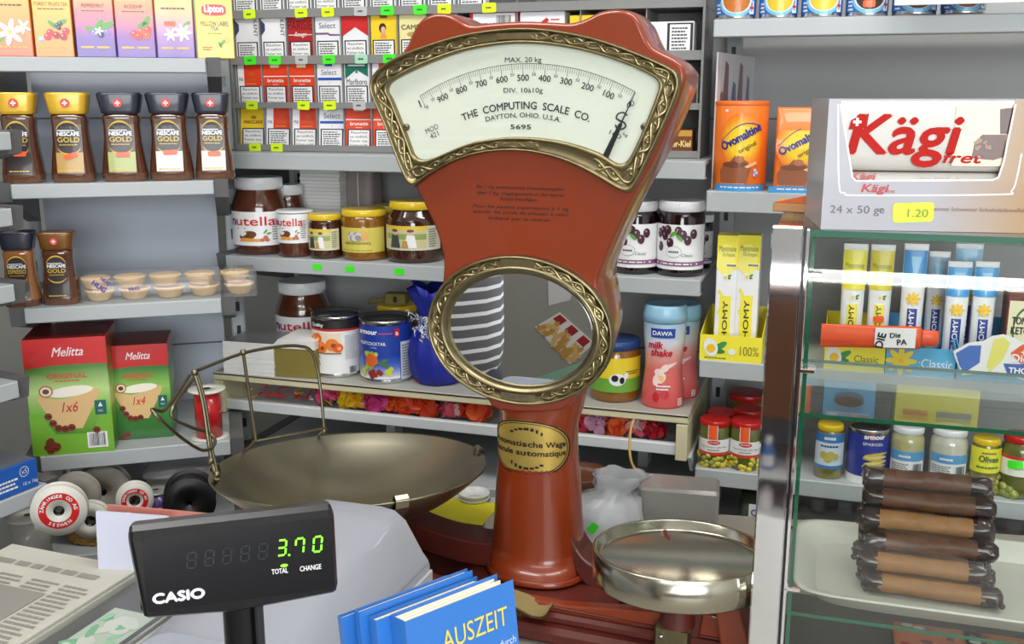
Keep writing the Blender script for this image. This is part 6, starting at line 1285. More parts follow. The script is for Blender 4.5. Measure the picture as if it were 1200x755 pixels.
g.poly(m, q([(1120, 414), (1136, 405), (1150, 405), (1148, 425), (1130, 437), (1124, 428)]), P(70, 110, 190), .0004); g.poly(m, q([(1165, 398), (1176, 395), (1184, 402), (1176, 420), (1160, 436), (1156, 430)]), P(226, 220, 110), .0006); g.poly(m, q([(1184, 414), (1198, 404), (1214, 402), (1220, 420), (1196, 426)]), P(226, 90, 50), .0008); g.poly(m, q([(1176, 426), (1196, 427), (1219, 422), (1221, 438), (1200, 444), (1180, 437)]), P(60, 90, 170), .0009)
a, b = q([(1195, 424)])[0]; g.text(m, 'Die', a, b, .012, WHITE, .0014, bold=.03); a, b = q([(1200, 438)])[0]; g.text(m, 'THOMY', a, b, .009, WHITE, .0014, bold=.04); a, b = q([(1200, 413)])[0]; g.rect(m, a-.004, b-.0012, a+.004, b+.0012, WHITE, .0014); g.rect(m, a-.0012, b-.004, a+.0012, b+.004, WHITE, .0014)
g.build('sign_card', t)
# ---- pickles and tins on the lower shelf
PICK = mat('pickle_brine', (92, 96, 40), .1, coat=1.0, noise=.35, nscale=60); GHK = mat('gherkin_green', (140, 146, 60), .4, coat=.6, noise=.3, nscale=90); OLV = mat('olive_brine', (120, 112, 50), .1, coat=1.0, noise=.3, nscale=80); PALEJ = mat('pale_brine', (170, 166, 120), .1, coat=1.0, noise=.25, nscale=50); ASP = mat('white_bean_brine', (186, 184, 170), .1, coat=1.0, noise=.2, nscale=50)
JG = glassmat('jar_glass', (226, 232, 214), 1.5)
def vegs(g, r, z0, z1, ms, s, n, seed):
    rr = random.Random(seed)
    for k in range(n):
        a = rr.uniform(-PI*.62, PI*.62)-PI/2; z = rr.uniform(z0, z1); q = r*.86; T = Matrix.Translation((q*math.cos(a), q*math.sin(a), z)) @ Matrix.Rotation(rr.uniform(0, 3), 4, 'Y'); g.lathe([(.0001, -s), (s*.6, -s*.75), (s*.9, -.2*s), (s*.9, .3*s), (s*.55, .8*s), (.0001, s)], rr.choice(ms), 10, T=T)
def vjar(label, cat, loc, yaw, w, h, brine, lid, lab, veg, prof=HON, lprof=HONL, strip=None, lift=0):
    t = jar('pickle_jar', label, cat, loc, yaw, w, h, prof, lprof, brine, lid, lab, 'jars on the lower right shelf')
    if veg: g = G(); vegs(g, w/2*1.09, *veg); g.build('vegetables', t)
    if strip: g = G(); cm = cyl(w/2+.001); g.rect(cm, -.2*w, .62*h, .12*w, .93*h, strip, .0, 4); g.rect(cm, -.2*w, .62*h, -.18*w, .93*h, WHITE, .0004); g.rect(cm, .1*w, .62*h, .12*w, .93*h, WHITE, .0004); g.build('seal_strip', t)
    return t
YV = [P(206, 190, 60), P(190, 170, 50), P(150, 150, 60)]; GV = [GHK, P(120, 130, 50)]
def lab_h(g, m, r, h): g.rect(m, -1.2*r, .0, 1.2*r, .2*h, P(206, 70, 50), .0004, 14); g.ell(m, .0, .82*h, .42*r, .13*h, RED, .0006, 18); g.lines(m, -.3*r, .3*r, .77*h, .88*h, 1, WHITE, .001); g.text(m, 'Cornichons sehr fein', 0, .48*h, .12*h, P(70, 90, 70), .0008, fit=1.7*r, shear=.2); g.lines(m, -.4*r, .4*r, .28*h, .4*h, 1, GREY, .0008)
for x0, x1, yt, yb, v, lb in ((819, 856, 489, 550, -.008, 'gherkin jar with red lid and orange strip, nearest the drawer unit'), (855, 893, 491, 554, -.008, 'gherkin jar with red lid and orange strip beside the chrome post')):
    loc, w_, h_ = spec(MP, x0, x1, yt, yb, v, ZN); loc = loc-MP.n*(w_/2-.03); vjar(lb, 'pickle jar', loc, -14, w_, h_, PICK, LIDR, (.28, .62, WHITE, lab_h, 1.4), (.0, .26*h_, YV, .0055, 34, int(x0)), strip=P(240, 96, 40))
for x0, x1, yt, yb, v, lb, zz in ((828, 862, 480, 536, -.075, 'red-lidded gherkin jar in the second row, left', 0), (858, 895, 478, 536, -.085, 'red-lidded gherkin jar in the second row, right', 0), (852, 898, 460, 520, -.15, 'larger red-lidded jar at the back of the lower right shelf', 0)):
    loc, w_, h_ = spec(MP, x0, x1, yt, yb, v, ZN); loc = loc-MP.n*(w_/2-.03); vjar(lb, 'pickle jar', loc, -14, w_, h_, PICK, LIDR, None, None, strip=P(240, 96, 40) if v > -.1 else None)
def lab_art(g, m, r, h): g.rect(m, -1.3*r, .75*h, 1.3*r, h, P(60, 120, 180), .0004, 12); g.lines(m, -.4*r, .4*r, .8*h, .95*h, 1, WHITE, .0008); g.lines(m, -.65*r, .65*r, .6*h, .7*h, 1, P(40, 60, 100), .0008); [g.ell(m, x*r, z*h, .28*r, .1*h, P(190, 176, 90), .0006+.0001*i, 14) for i, (x, z) in enumerate(((-.4, .4), (.1, .42), (.4, .36), (-.1, .28)))]; g.rect(m, -1.3*r, 0, 1.3*r, .1*h, P(60, 120, 180), .0004, 12)
def lab_beans(g, m, r, h):
    g.text(m, 'armour', .2*r, .84*h, .09*h, WHITE, .0008, fit=1.0*r, bold=.06); g.rect(m, .0*r, .82*h, .12*r, .94*h, RED, .0006); g.text(m, 'SPARGEL', .15*r, .72*h, .055*h, WHITE, .0008, fit=1.0*r)
    for k in range(9): g.ell(m, (.25+.05*(k % 3))*r, (.16+.05*k)*h, .6*r, .03*h, P(226, 206, 120) if k % 2 else P(200, 176, 80), .0006+.0001*k, 14, .12*(k % 3-1))
    g.rect(m, -1.6*r, .0, 1.6*r, .14*h, WHITE, .0004, 16)
def lab_pale(g, m, r, h): g.rect(m, -1.2*r, .6*h, 1.2*r, h, P(90, 150, 200), .0004, 12); g.lines(m, -.55*r, .15*r, .7*h, .88*h, 1, WHITE, .0008); g.bars(m, .3*r, .9*r, .1*h, .5*h); g.lines(m, -1.0*r, .1*r, .15*h, .5*h, 4, GREY, .0008)
def lab_ol(g, m, r, h): g.text(m, 'Oliven', .1*r, .45*h, .26*h, P(50, 100, 50), .0008, fit=1.3*r, bold=.03); g.lines(m, -.4*r, .6*r, .74*h, .88*h, 1, P(120, 120, 40), .0008); g.lines(m, -.7*r, .9*r, .15*h, .3*h, 1, GREEN, .0008)
def lab_co(g, m, r, h): g.text(m, 'Cornichons', .3*r, .35*h, .2*h, P(60, 70, 60), .0008, fit=1.4*r, shear=.2); sticker(g, m, -.35*r, .6*h, .022, .014, TAGG, .15, .001); g.rect(m, -1.3*r, .85*h, 1.3*r, h, RED, .0004, 12)
TALL = [(.44, 0), (.485, .01), (.5, .04), (.5, .74), (.47, .82), (.42, .87), (.41, .9)]; TALLL = [(.42, .885), (.435, .89), (.435, .985), (.42, 1.0)]
for x0, x1, yt, yb, lb, br, lid, lab, veg in (
    (954, 989, 494, 565, 'artichoke jar with blue and white label, leftmost behind the glass', OLV, LIDY, (.2, .86, P(206, 220, 236), lab_art, 1.3), (.0, .2, YV, .007, 0, 1)),
    (1041, 1083, 497, 575, 'pale jar with blue label and barcode, third behind the glass', PALEJ, LIDW, (.22, .62, P(226, 230, 232), lab_pale, 1.2), None),
    (1087, 1134, 500, 578, 'cloudy white jar with blue label and barcode beside the olive jar', ASP, LIDW, (.25, .62, P(220, 224, 226), lab_pale, 1.1), None),
    (1134, 1171, 510, 583, 'olive jar with yellow label behind the wafer rolls', OLV, LIDY, (.42, .86, P(226, 220, 60), lab_ol, 1.4), (.006, .030, [P(150, 140, 70), P(130, 124, 60)], .006, 40, 3)),
    (1169, 1216, 508, 590, 'gherkin jar with red band and green sticker at the right edge', PICK, LIDR, (.38, .70, P(226, 228, 220), lab_co, 1.4), (.004, .026, GV, .008, 26, 4))):
    loc, w_, h_ = spec(MP, x0, x1, yt, yb, -.012, ZN); loc = loc-MP.n*(w_/2-.03); vjar(lb, 'jar', loc, -16, w_, h_, br, lid, lab, veg if veg and veg[4] else None, TALL, TALLL)
loc, w_, h_ = spec(MP, 991, 1042, 498, 570, -.008, ZN); loc = loc-MP.n*(w_/2-.03); tin('blue tin with yellow bean picture, second behind the glass', loc, -14, w_, h_, P(44, 56, 150), lab_beans)
# bottom bay: dark patterned bag and a box
loc, w_, h_ = spec(MP, 862, 930, 590, 680, .0, .70, False); g = G()
loc.z = .70; g.rsec([(0, w_/2, .05, 6), (.05, w_/2*1.02, .055, 5), (.10, w_/2*.98, .045, 5), (.125, w_/2*.9, .01, 5)], mat('dark_green_bag', (44, 56, 36), .5, noise=.3), 40)
m = flat((0, -.0565, 0)); g.rect(m, -.30*w_, .03, .4*w_, .11, WHITE, .001); 
for k in range(7): g.ring(m, -.2*w_+.07*w_*k, .095-.010*(k % 3), .004, .006, P(50, 60, 140), .002, 14)
g.lines(m, .05*w_, .32*w_, .045, .06, 2, GREY, .002); tag(g.build('salt_bag', None, loc-MP.n*.06, MP.yaw), 'dark green bag with white and blue patterned label under the gherkin jars', 'bag')
# ================================================================== GLASS CASE
cu = lambda px, py, v=0: CP.U(px, py, v)
zt = CP.hit(1070, 274).z; zs1 = CP.hit(1064, 495).z; zs2 = CP.hit(1060, 736).z
ux0 = cu(905, 265); ux1 = cu(947, 270); X1 = ux0+.42; DC = .23
case = thing('glass_case', 'glass display case with chrome corner post on the counter at right', 'glass case', (CP.p.x, CP.p.y, ZT), CP.yaw)
zq = lambda z: z-ZT
G().box(ux0, X1, .0, DC, 0, .03, mat('case_base', (60, 60, 62), .4)).build('plinth', case)
g = G().box(ux0, ux1-.004, -.012, .0, 0, zq(zt)+.004, CHROME, .0015).box(ux1-.0035, ux1-.001, -.010, .0, 0, zq(zt)+.003, BLACKP).box(ux1-.001, ux1+.002, -.012, .0, 0, zq(zt)+.002, CHROME, .0006); g.build('chrome_post', case)
def pane(name, x0, x1, y0, y1, z0, z1, edge=True):
    g = G(); vs_ = [(x, y, z) for x in (x0, x1) for y in (y0, y1) for z in (z0, z1)]; fs = [(0, 1, 3, 2), (4, 6, 7, 5), (0, 4, 5, 1), (2, 3, 7, 6), (0, 2, 6, 4), (1, 5, 7, 3)]; dims = (x1-x0, y1-y0, z1-z0); thin = dims.index(min(dims))
    for i, f_ in enumerate(fs): g.add(vs_, [f_], CLEAR if i//2 == thin else GREENEDGE)
    return g.build(name, case)
gx = ux1+.003
pane('top_pane', ux0+.005, X1, -.008, DC, zq(zt)-.005, zq(zt)+.001)
pane('front_pane', gx, X1, -.007, -.003, .03, zq(zt)-.0065)
pane('glass_shelf', gx-.006, X1-.002, .001, DC-.01, zq(zs1)-.004, zq(zs1)); pane('glass_shelf', gx-.006, X1-.002, .001, DC-.01, zq(zs2)-.004, zq(zs2))
pane('side_pane', ux1+.0035, ux1+.0075, .0, DC, .03, zq(zt)-.006)
for z in (zq(CP.hit(950, 320).z), zq(CP.hit(948, 432).z), zq(zs2)+.03):
    g = G().box(gx-.004, gx+.012, -.012, -.0075, z-.002, z+.002, CHROME, .0008).box(gx-.004, gx, -.010, .003, z-.006, z+.006, CHROME, .0008); g.build('clip', case)
for x in (ux0+.02, X1-.02):
    G().box(x-.006, x+.006, DC-.012, DC, 0, zq(zt)-.006, CHROME, .001).build('rear_post', case)
# white plastic tray on the lower glass shelf
def on(px, py, z): return hitz(px, py, z)
tb_ = zs2+.0005; TRX0, TRX1 = gx+.004, X1-.012
tw, td = TRX1-TRX0, .20; TRM = mat('tray_plastic', (206, 204, 196), .4)
g = G(); cx_, cy_ = 0, 0
g.rsec([(.003, tw/2-.022, td/2-.022, 7), (.0, tw/2-.022, td/2-.022, 7), (.0, tw/2-.020, td/2-.020, 7), (.016, tw/2-.008, td/2-.008, 8), (.019, tw/2, td/2, 9), (.0205, tw/2, td/2, 9), (.0205, tw/2-.005, td/2-.005, 8), (.004, tw/2-.022, td/2-.022, 7), (.003, tw/2-.024, td/2-.024, 7)], TRM, 64, c0=False)
trc = CP.w((TRX0+TRX1)/2, -(.004+td/2), tb_); o = g.build('serving_tray', None, trc, CP.yaw); tag(o, 'white rimmed plastic tray inside the glass case under the wafer rolls', 'tray')
# wafer rolls dipped in chocolate at both ends
WAF = mat('wafer_roll', (146, 102, 60), .6, noise=.3, nscale=60, bump=.35); WAFD = mat('cocoa_wafer', (92, 58, 40), .5, noise=.35, nscale=60, bump=.35); CHOC = mat('dark_chocolate', (44, 24, 22), .25, coat=.6, bump=.5, nscale=90)
ruL = cu(1003, 690, -.06); ruR = cu(1172, 700, -.06); rl_ = (ruR-ruL)*.97; rm = (ruL+ruR)/2
rrd = .0112
def roll(label, u, v, z, rot, wm, seed):
    rr = random.Random(seed); q = CP.w(u, v, z); t = thing('wafer_roll', label, 'wafer roll', q, CP.yaw+rot, 'chocolate-dipped wafer rolls'); n = 24
    def sec(x, r_, amp=.0, ph=0): return [V((x, (r_*(1+amp*math.cos(5*2*PI*k/n+ph)+amp*.6*math.cos(3*2*PI*k/n-ph)))*math.cos(2*PI*k/n), rrd+r_*(1+amp*math.cos(5*2*PI*k/n+ph))*math.sin(2*PI*k/n)*.94)) for k in range(n)]
    L = rl_*rr.uniform(.95, 1.03); c = .017
    G().loft([sec(-L/2+c, rrd*.93)]+[sec(-L/2+c+(L-2*c)*k/8, rrd*(.90+.05*(k % 2)), .045, seed+k) for k in range(1, 8)]+[sec(L/2-c, rrd*.93)], wm, True, True, True).build('wafer', t)
    for s_ in (-1, 1):
        g = G(); g.loft([sec(s_*(L/2-c-.004), rrd*.95, .03, seed), sec(s_*(L/2-c*.8), rrd*1.0, .05, seed), sec(s_*(L/2-c*.4), rrd*1.0, .07, seed+1), sec(s_*(L/2-.004), rrd*.96, .1, seed+2), sec(s_*L/2, rrd*.6, .12, seed+2)][::s_], CHOC, True, True, True)
        for k in range(3): a = rr.uniform(0, 6.28); g.lathe([(.0001, -.004), (.003, -.002), (.0035, .001), (.0001, .004)], CHOC, 8, T=Matrix.Translation((s_*(L/2-.006+rr.uniform(-.003, .006)), rrd*.75*math.cos(a), rrd+rrd*.75*math.sin(a))))
        g.build('chocolate_end', t)
lay = ('bottom layer', 'second layer', 'third layer', 'fourth layer', 'fifth layer', 'top layer'); dp_ = ('front', 'middle', 'back')
k = 0
for L_ in range(6):
    n_ = (4, 3, 3, 2, 2, 1)[L_]
    for j in range(n_):
        v = -.062-.0113*L_-.0226*j-(0, .0, 0, 0, 0, 0)[L_]; z = tb_+.0035+L_*.0196
        lb = 'chocolate-dipped wafer roll in the %s of the pile, %s' % (lay[L_], ('facing the front glass', 'second from the glass', 'third from the glass', 'rearmost')[j])
        roll(lb, rm+random.uniform(-.004, .004)-.003*(L_ % 2), v, z, random.uniform(-1.5, 1.5), (WAF, WAF, WAFD, WAFD, WAFD, WAFD)[L_] if (L_+j) % 3 else WAF, k); k += 1
# flat orange packs under the lower shelf
for i, (px, lb) in enumerate(((1130, 'orange patterned flat pack at the bottom of the glass case, left'), (1230, 'orange patterned flat pack at the bottom of the glass case, right'))):
    g = G(); g.box(-.05, .05, -.07, .07, 0, .012, P(226, 110, 40), .002); m = flat((0, 0, .012), (1, 0, 0), (0, 1, 0)); rr = random.Random(i)
    for k in range(30): x, y = rr.uniform(-.042, .042), rr.uniform(-.062, .062); g.ell(m, x, y, rr.uniform(.003, .007), .004, rr.choice((RED, YEL, P(120, 60, 40), WHITE)), .0006+.00003*k, 10)
    tag(g.build('flat_pack', None, CP.w(cu(px, 740)+.0, -.10, ZT+.0305), CP.yaw), lb, 'pack')
# wafer carton on top
kz = zt+.0013; a = CP.hit(963, 262, .002); b = CP.hit(1195, 268, .002); wK = .252; hK = CP.hit(1070, 116, .002).z-kz
KP = Plane(CP.hit(962, 262, .002), -9); uK = 0; dK = .12
kt = thing('wafer_carton', 'white and beige open wafer carton with red lettering on the glass case', 'carton', KP.w(uK+wK/2, -dK/2, kz), KP.yaw)
GW = P(172, 170, 172); BEI = P(204, 176, 132)
kgm = None
def kp(px, py): h = KP.hit(px, py); return ((h-KP.p).dot(KP.u)-wK/2, h.z-kz)
cut = [kp(*q) for q in ((985, 122), (999, 208), (1003, 212), (1163, 211), (1170, 208), (1176, 190), (1190, 122))]
fm = flat((0, -dK/2, 0))
g = G(); W2 = wK/2
outl = [(-W2, 0), (W2, 0), (W2, hK)] + [cut[-1][:1]+(hK,)] + cut[::-1][1:-1] + [cut[0][:1]+(hK,)] + [(-W2, hK)]
KG = D.materials.new('carton_print'); KG.use_nodes = True; nt = KG.node_tree; bs = nt.nodes['Principled BSDF']; tc = nt.nodes.new('ShaderNodeTexCoord'); sx = nt.nodes.new('ShaderNodeSeparateXYZ'); cr_ = nt.nodes.new('ShaderNodeValToRGB'); nt.links.new(tc.outputs['Object'], sx.inputs[0]); mr = nt.nodes.new('ShaderNodeMapRange'); mr.inputs[1].default_value = -W2; mr.inputs[2].default_value = W2; nt.links.new(sx.outputs['X'], mr.inputs[0]); nt.links.new(mr.outputs[0], cr_.inputs[0]); nt.links.new(cr_.outputs[0], bs.inputs['Base Color']); el = cr_.color_ramp.elements; el[0].position = .38; el[0].color = (*lin((176, 174, 182)), 1); el[1].position = .72; el[1].color = (*lin((178, 140, 92)), 1); bs.inputs['Roughness'].default_value = .35; bs.inputs['Coat Weight'].default_value = .1
g.prism(outl, fm, -.0012, 0, KG)
for i in range(len(cut)-1): pass
TW = P(248, 248, 246)
edge = cut[:]; 
for p_, q_ in zip(edge, edge[1:]):
    d_ = V((q_[0]-p_[0], q_[1]-p_[1])); n_ = V((-d_.y, d_.x)).normalized()*.0008; g.add([fm(p_[0]-n_.x, p_[1]-n_.y, .0004), fm(q_[0]-n_.x, q_[1]-n_.y, .0004), fm(q_[0]+n_.x, q_[1]+n_.y, .0004), fm(p_[0]+n_.x, p_[1]+n_.y, .0004)], [(0, 1, 2, 3)], TW)
out2 = smoothp([kp(*q) for q in ((982, 122), (983, 215), (990, 226), (1008, 229), (1170, 228), (1185, 224), (1191, 210), (1197, 180))], 5)
for p_, q_ in zip(out2, out2[1:]):
    d_ = q_-p_; n_ = V((-d_.y, d_.x)).normalized()*.0007; g.add([fm(*(p_-n_), .0005), fm(*(q_-n_), .0005), fm(*(q_+n_), .0005), fm(*(p_+n_), .0005)], [(0, 1, 2, 3)], TW)
INKG = P(96, 92, 96); x, z = kp(1000, 246); g.text(fm, '24 x 50 g', kp(1001, 250)[0], kp(1004, 250)[1], .0075, INKG, .0006, fit=.044); g.text(fm, 'e', kp(1033, 250)[0], kp(1035, 250)[1], .0075, INKG, .0006, bold=.01)
g.text(fm, 'Feinste Schweizer Schokoladewaffel', kp(1145, 248)[0], kp(1146, 248)[1], .0038, P(120, 90, 60), .0006, fit=.080)
g.text(fm, 'Kägi', kp(1025, 225)[0], kp(1025, 225)[1], .0075, P(190, 36, 40), .0008, fit=.024, shear=.2, bold=.04); g.text(fm, 'fret', kp(1044, 226)[0], kp(1044, 226)[1], .0035, P(190, 36, 40), .0008)
x, z = kp(1070, 249); sticker(g, fm, x, z, .036, .018, TAGY, .05, .0008); g.text(fm, '1.20', x+.004, z-.004, .0075, P(120, 130, 40), .0016, fit=.018)
g.build('front_panel', kt)
g = G().box(-W2, -W2+.0012, -dK/2+.0002, dK/2, 0, hK, GW).box(W2-.0012, W2, -dK/2+.0002, dK/2, 0, hK, BEI).box(-W2+.0012, W2-.0012, dK/2-.0012, dK/2, 0, hK, GW).box(-W2+.0012, W2-.0012, -dK/2+.0002, dK/2-.0012, 0, .0012, GW); g.build('carton_shell', kt)
wr = [kp(*q) for q in ((990, 118), (1196, 112))]
# wafer bars standing in the carton, the front one shows its wrapper
for k in range(3):
    zz = .0015; d0 = -dK/2+.003+k*.036; hh = hK*.97-.001
    for row in range(2):
        if k and not row: continue
        z0 = (zz, kp(1080, 202)[1])[row]; z1 = (kp(1080, 202)[1]-.0008, hK-.0015)[row]
        g = G(); xx0, xx1 = -W2+.004, W2-.003; g.loft([[V((x, d0+.017-.016*math.cos(t), z0+(z1-z0)*(.5+.5*math.sin(t)))) if False else V((x, d0+.017-.0165*math.copysign(abs(math.cos(t))**.45, math.cos(t)), (z0+z1)/2+(z1-z0)/2*math.copysign(abs(math.sin(t))**.45, math.sin(t)))) for t in [2*PI*(i+.5)/24 for i in range(24)]] for x in (xx0, xx1)], mat('wrapper_white', (212, 207, 200), .45, coat=.1), True, True, True)
        if k == 0:
            m = flat((0, d0, 0))
            if row:
                KR = mat('carton_red', (190, 34, 28), .6, spec=.15); base_z = kp(1070, 183)[1]
                g.rect(m, kp(1120, 150)[0], z0+.006, W2-.004, z1-.004, P(236, 222, 190), .0004)
                kx = kp(1030, 187)[0]; g.text(m, 'Kägi', kp(1059, 187)[0], kp(1065, 180)[1], .036, KR, .0008, fit=.098, bold=.03, shear=.18); g.text(m, 'fret', kp(1129, 188)[0], kp(1112, 191)[1], .010, KR, .0008, fit=.034, bold=.03, shear=.25)
                g.poly(m, [kp(995, 152), kp(998, 141), (kp(1006, 137)), kp(1019, 133), kp(1016, 150), kp(1005, 151)], KR, .0011); a_, b_ = kp(1005, 143); g.rect(m, a_-.0037, b_-.0012, a_+.0037, b_+.0012, WHITE, .0014); g.rect(m, a_-.0012, b_-.0037, a_+.0012, b_+.0037, WHITE, .0014)
                CH = P(96, 60, 44); g.poly(m, [kp(*q) for q in ((1139, 186), (1143, 168), (1152, 158), (1180, 158), (1178, 184), (1165, 188))], CH, .0008); g.poly(m, [kp(*q) for q in ((1173, 128), (1190, 126), (1186, 157), (1173, 157))], P(84, 50, 40), .0009)
                for q in range(14): a_, b_ = kp(1144+random.uniform(0, 16), 164+random.uniform(0, 20)); g.ell(m, a_, b_, .0022, .0013, P(150, 116, 92), .0012+.00003*q, 8, q)
            else: g.text(m, 'Kägi', kp(1012, 210)[0], kp(1012, 212)[1], .008, P(190, 36, 40), .0008, fit=.022, shear=.2, bold=.04); g.lines(m, -.04, .03, kp(1012, 210)[1], kp(1012, 206)[1], 1, P(190, 180, 170), .0008)
        o = g.build('wafer_bar', None, KP.w(uK+wK/2, -dK/2, kz), KP.yaw); tag(o, ('lower front wafer bar just showing inside the open carton', 'upper front wafer bar with large red lettering and chocolate picture')[row] if k == 0 else ('second wafer bar inside the carton behind the lettered one', 'third wafer bar deepest inside the carton')[k-1], 'wafer bar', 'wafer bars in the carton')
# orange carton corner peeping out behind
a = hitz(905, 259, kz); g = G(); g.box(-.0, .055, -.02, .03, 0, .010, P(206, 150, 100), .001); g.prism([(0, .010), (.05, .010), (.05, .022)], flat((0, -.02, 0)), -.0012, 0, P(232, 110, 50)); tag(g.build('opened_carton', None, CP.w(cu(908, 259, -.15), -.16, kz), CP.yaw-8), 'opened orange-edged carton flap beside the wafer carton on the case', 'carton')
# ================================================================== FOREGROUND: till, display, books, papers
RG = V((-.085, 1.03, ZT)); RGY = -20
REG = mat('till_grey', (150, 153, 162), .42, coat=.25, noise=.04, nscale=8); REGL = mat('till_light_side', (176, 180, 186), .5, noise=.03)
till = thing('cash_register', 'grey cash register with humped back, in front of the weighing bowl', 'cash register', RG, RGY)
def rsect(y, s, x1=0.0):
    lx = lambda x: x if x > -.13 else -.13+(x+.13)*.3
    k = [(-.34, .03), (-.325, .125), (-.29, .165), (-.22, .185), (-.13, .197), (-.094, .198), (-.062, .1985), (-.045, .196), (-.032, .186), (-.012, .150), (-.006, .142), (-.004, .136), (-.004, .0)]
    return [V((lx(x)+x1, y, z*s if z > .14 and s < 1 and False else (z if z <= .136 else .136+(z-.136)*s))) for x, z in k]
g = G(); secs = [rsect(-.006, .97), rsect(.0, 1.0) if False else rsect(-.012, 1.0), rsect(-.06, .97), rsect(-.12, .85), rsect(-.18, .66), rsect(-.24, .45), rsect(-.30, .28), rsect(-.352, .16), rsect(-.36, .10)]
def cutz(sec, y): return [V((p.x, p.y, min(p.z, .136+.0))) if False else p for p in sec]
g.loft([[V((p.x, p.y, max(0, p.z-.0 if p.z < .14 else p.z))) for p in q] for q in secs], REG, True, True, True, True)
b_ = g.build('housing', till)
g = G(); g.add([(-.0034, y, z) for y, z in ((-.008, .0), (-.008, .139), (-.35, .137), (-.35, 0))], [(3, 2, 1, 0)], REGL); g.box(-.0036, .0, -.356, -.006, 0, .132, REGL, .0015); g.build('side_panel', till)
g = G(); g.rsec([(.130, .062, .05, 5, -.105, -.300), (.158, .058, .046, 5, -.105, -.300), (.163, .053, .041, 5, -.105, -.300)], mat('till_recess', (150, 156, 168), .3, coat=.3), 40); g.build('printer_cover', till)
DPL = Plane(at(272, 655, .62), 16.5)
dz1 = DPL.hit(270, 614).z; dz0 = DPL.hit(278, 716).z+.003; KD = .62/.80
pd = thing('price_display', 'black price display on a pole with green digits, in front of the till', 'price display', (DPL.p.x, DPL.p.y, ZT), 16.5)
q0 = ZT
H0, H1 = dz0-q0, dz1-q0
prof = [(.009, H0+.0015), (.0015, H0+.000), (-.001, H0+.002), (.003, H1-.006), (.007, H1-.001), (.012, H1+.001), (.028, H1-.003), (.031, H1-.008), (.031, H0+.011), (.023, H0+.002)]
g = G(); secs = []
for x, ins in ((-.0775, .006), (-.0755, .001), (-.073, 0), (0, 0), (.078, 0), (.0805, .001), (.0825, .006)):
    ps = inset(prof, ins) if ins else prof; x *= KD
    secs.append([V((x+(.0055*(1-(z-H0)/(H1-H0)) if x < 0 else 0), y, z-(.004*max(0, 1-abs(x)/.062)*(1 if z < (H0+H1)/2 else 0)))) for y, z in ps])
g.loft(secs, BLACKP, True, True, True, False)
dsp = g.build('display_housing', pd)
u_ = V((1, 0, 0)); vv_ = (V((0, .003, H1-.006))-V((0, -.001, H0+.002))).normalized()
fm = flat((0, -.001, H0+.002), u_, vv_); hF = H1-H0-.008
SCRN = mat('dark_screen', (14, 16, 21), .24, coat=.3); LED = mat('green_led', (120, 255, 30), .5, emit=2.2); GHOST = mat('unlit_segments', (24, 36, 46), .3)
g = G(); g.rect(fm, -.066*KD, .0025, .0795*KD, hF+.002, SCRN, .0004); sc_ = g.build('screen', pd)
SEG = {'3': 'abgcd', '7': 'abcf', '0': 'abcdef', '8': 'abcdefg'}
def digit(g, x, y, w, h, ch, m, c=.0008, t=.0011, sh=.12):
    sg = {'a': (0, h, w, h), 'b': (w, h/2, w, h), 'c': (w, 0, w, h/2), 'd': (0, 0, w, 0), 'e': (0, 0, 0, h/2), 'f': (0, h/2, 0, h), 'g': (0, h/2, w, h/2)}
    for s_ in SEG[ch]:
        x0, y0, x1, y1 = sg[s_]; e = .0006
        if x0 == x1: P4 = [(x0-t/2, y0+e), (x0+t/2, y0+e), (x0+t/2, y1-e), (x0-t/2, y1-e)]
        else: P4 = [(x0+e, y0-t/2), (x1-e, y0-t/2), (x1-e, y0+t/2), (x0+e, y0+t/2)]
        g.add([fm(x+a+sh*b, y+b, c) for a, b in P4], [(0, 1, 2, 3)], m)
g = G()
def dpx(px, py): h = DPL.hit(px, py); return ((h-DPL.p).dot(DPL.u), h.z-q0-(H0+.002))
for i, (px, ch) in enumerate(((325, '3'), (346, '7'), (367, '0'))):
    a, b = dpx(px, 652-2.2*i); digit(g, a, b, .0064*KD, .0125*KD, ch, LED)
a, b = dpx(339, 651); g.rect(fm, a-.0006, b-.0006, a+.0006, b+.0006, LED, .0008); a, b = dpx(333, 663); g.ell(fm, a, b, .0023, .0010, LED, .0008, 12); g.build('lit_digits', sc_)
g = G()
for i in range(5): a, b = dpx(219+21*i, 667-2.7*i); digit(g, a, b, .0064*KD, .0125*KD, '8', GHOST, .0006, .0009)
g.build('unlit_digits', sc_)
g = G(); a, b = dpx(328, 672); g.text(fm, 'TOTAL', a, b, .0034, WHITE, .0008, fit=.0099, bold=.02); a, b = dpx(364, 668); g.text(fm, 'CHANGE', a, b, .0034, WHITE, .0008, fit=.0132, bold=.02); g.build('lettering', pd); g = G()
a, b = dpx(210, 703); g.text(fm, 'CASIO', a, b, .0062, P(226, 226, 230), .0008, fit=.0298, bold=.075); g.build('lettering', pd)
g = G().lathe([(.030, 0), (.030, .004), (.013, .008), (.0112, .012), (.0112, H0+.003)], BLACKP, 32, (.003, .018, 0)).box(.012, .017, .006, .011, .012, H0, mat('pole_ridge', (44, 46, 48), .3), .001); g.build('pole', pd)
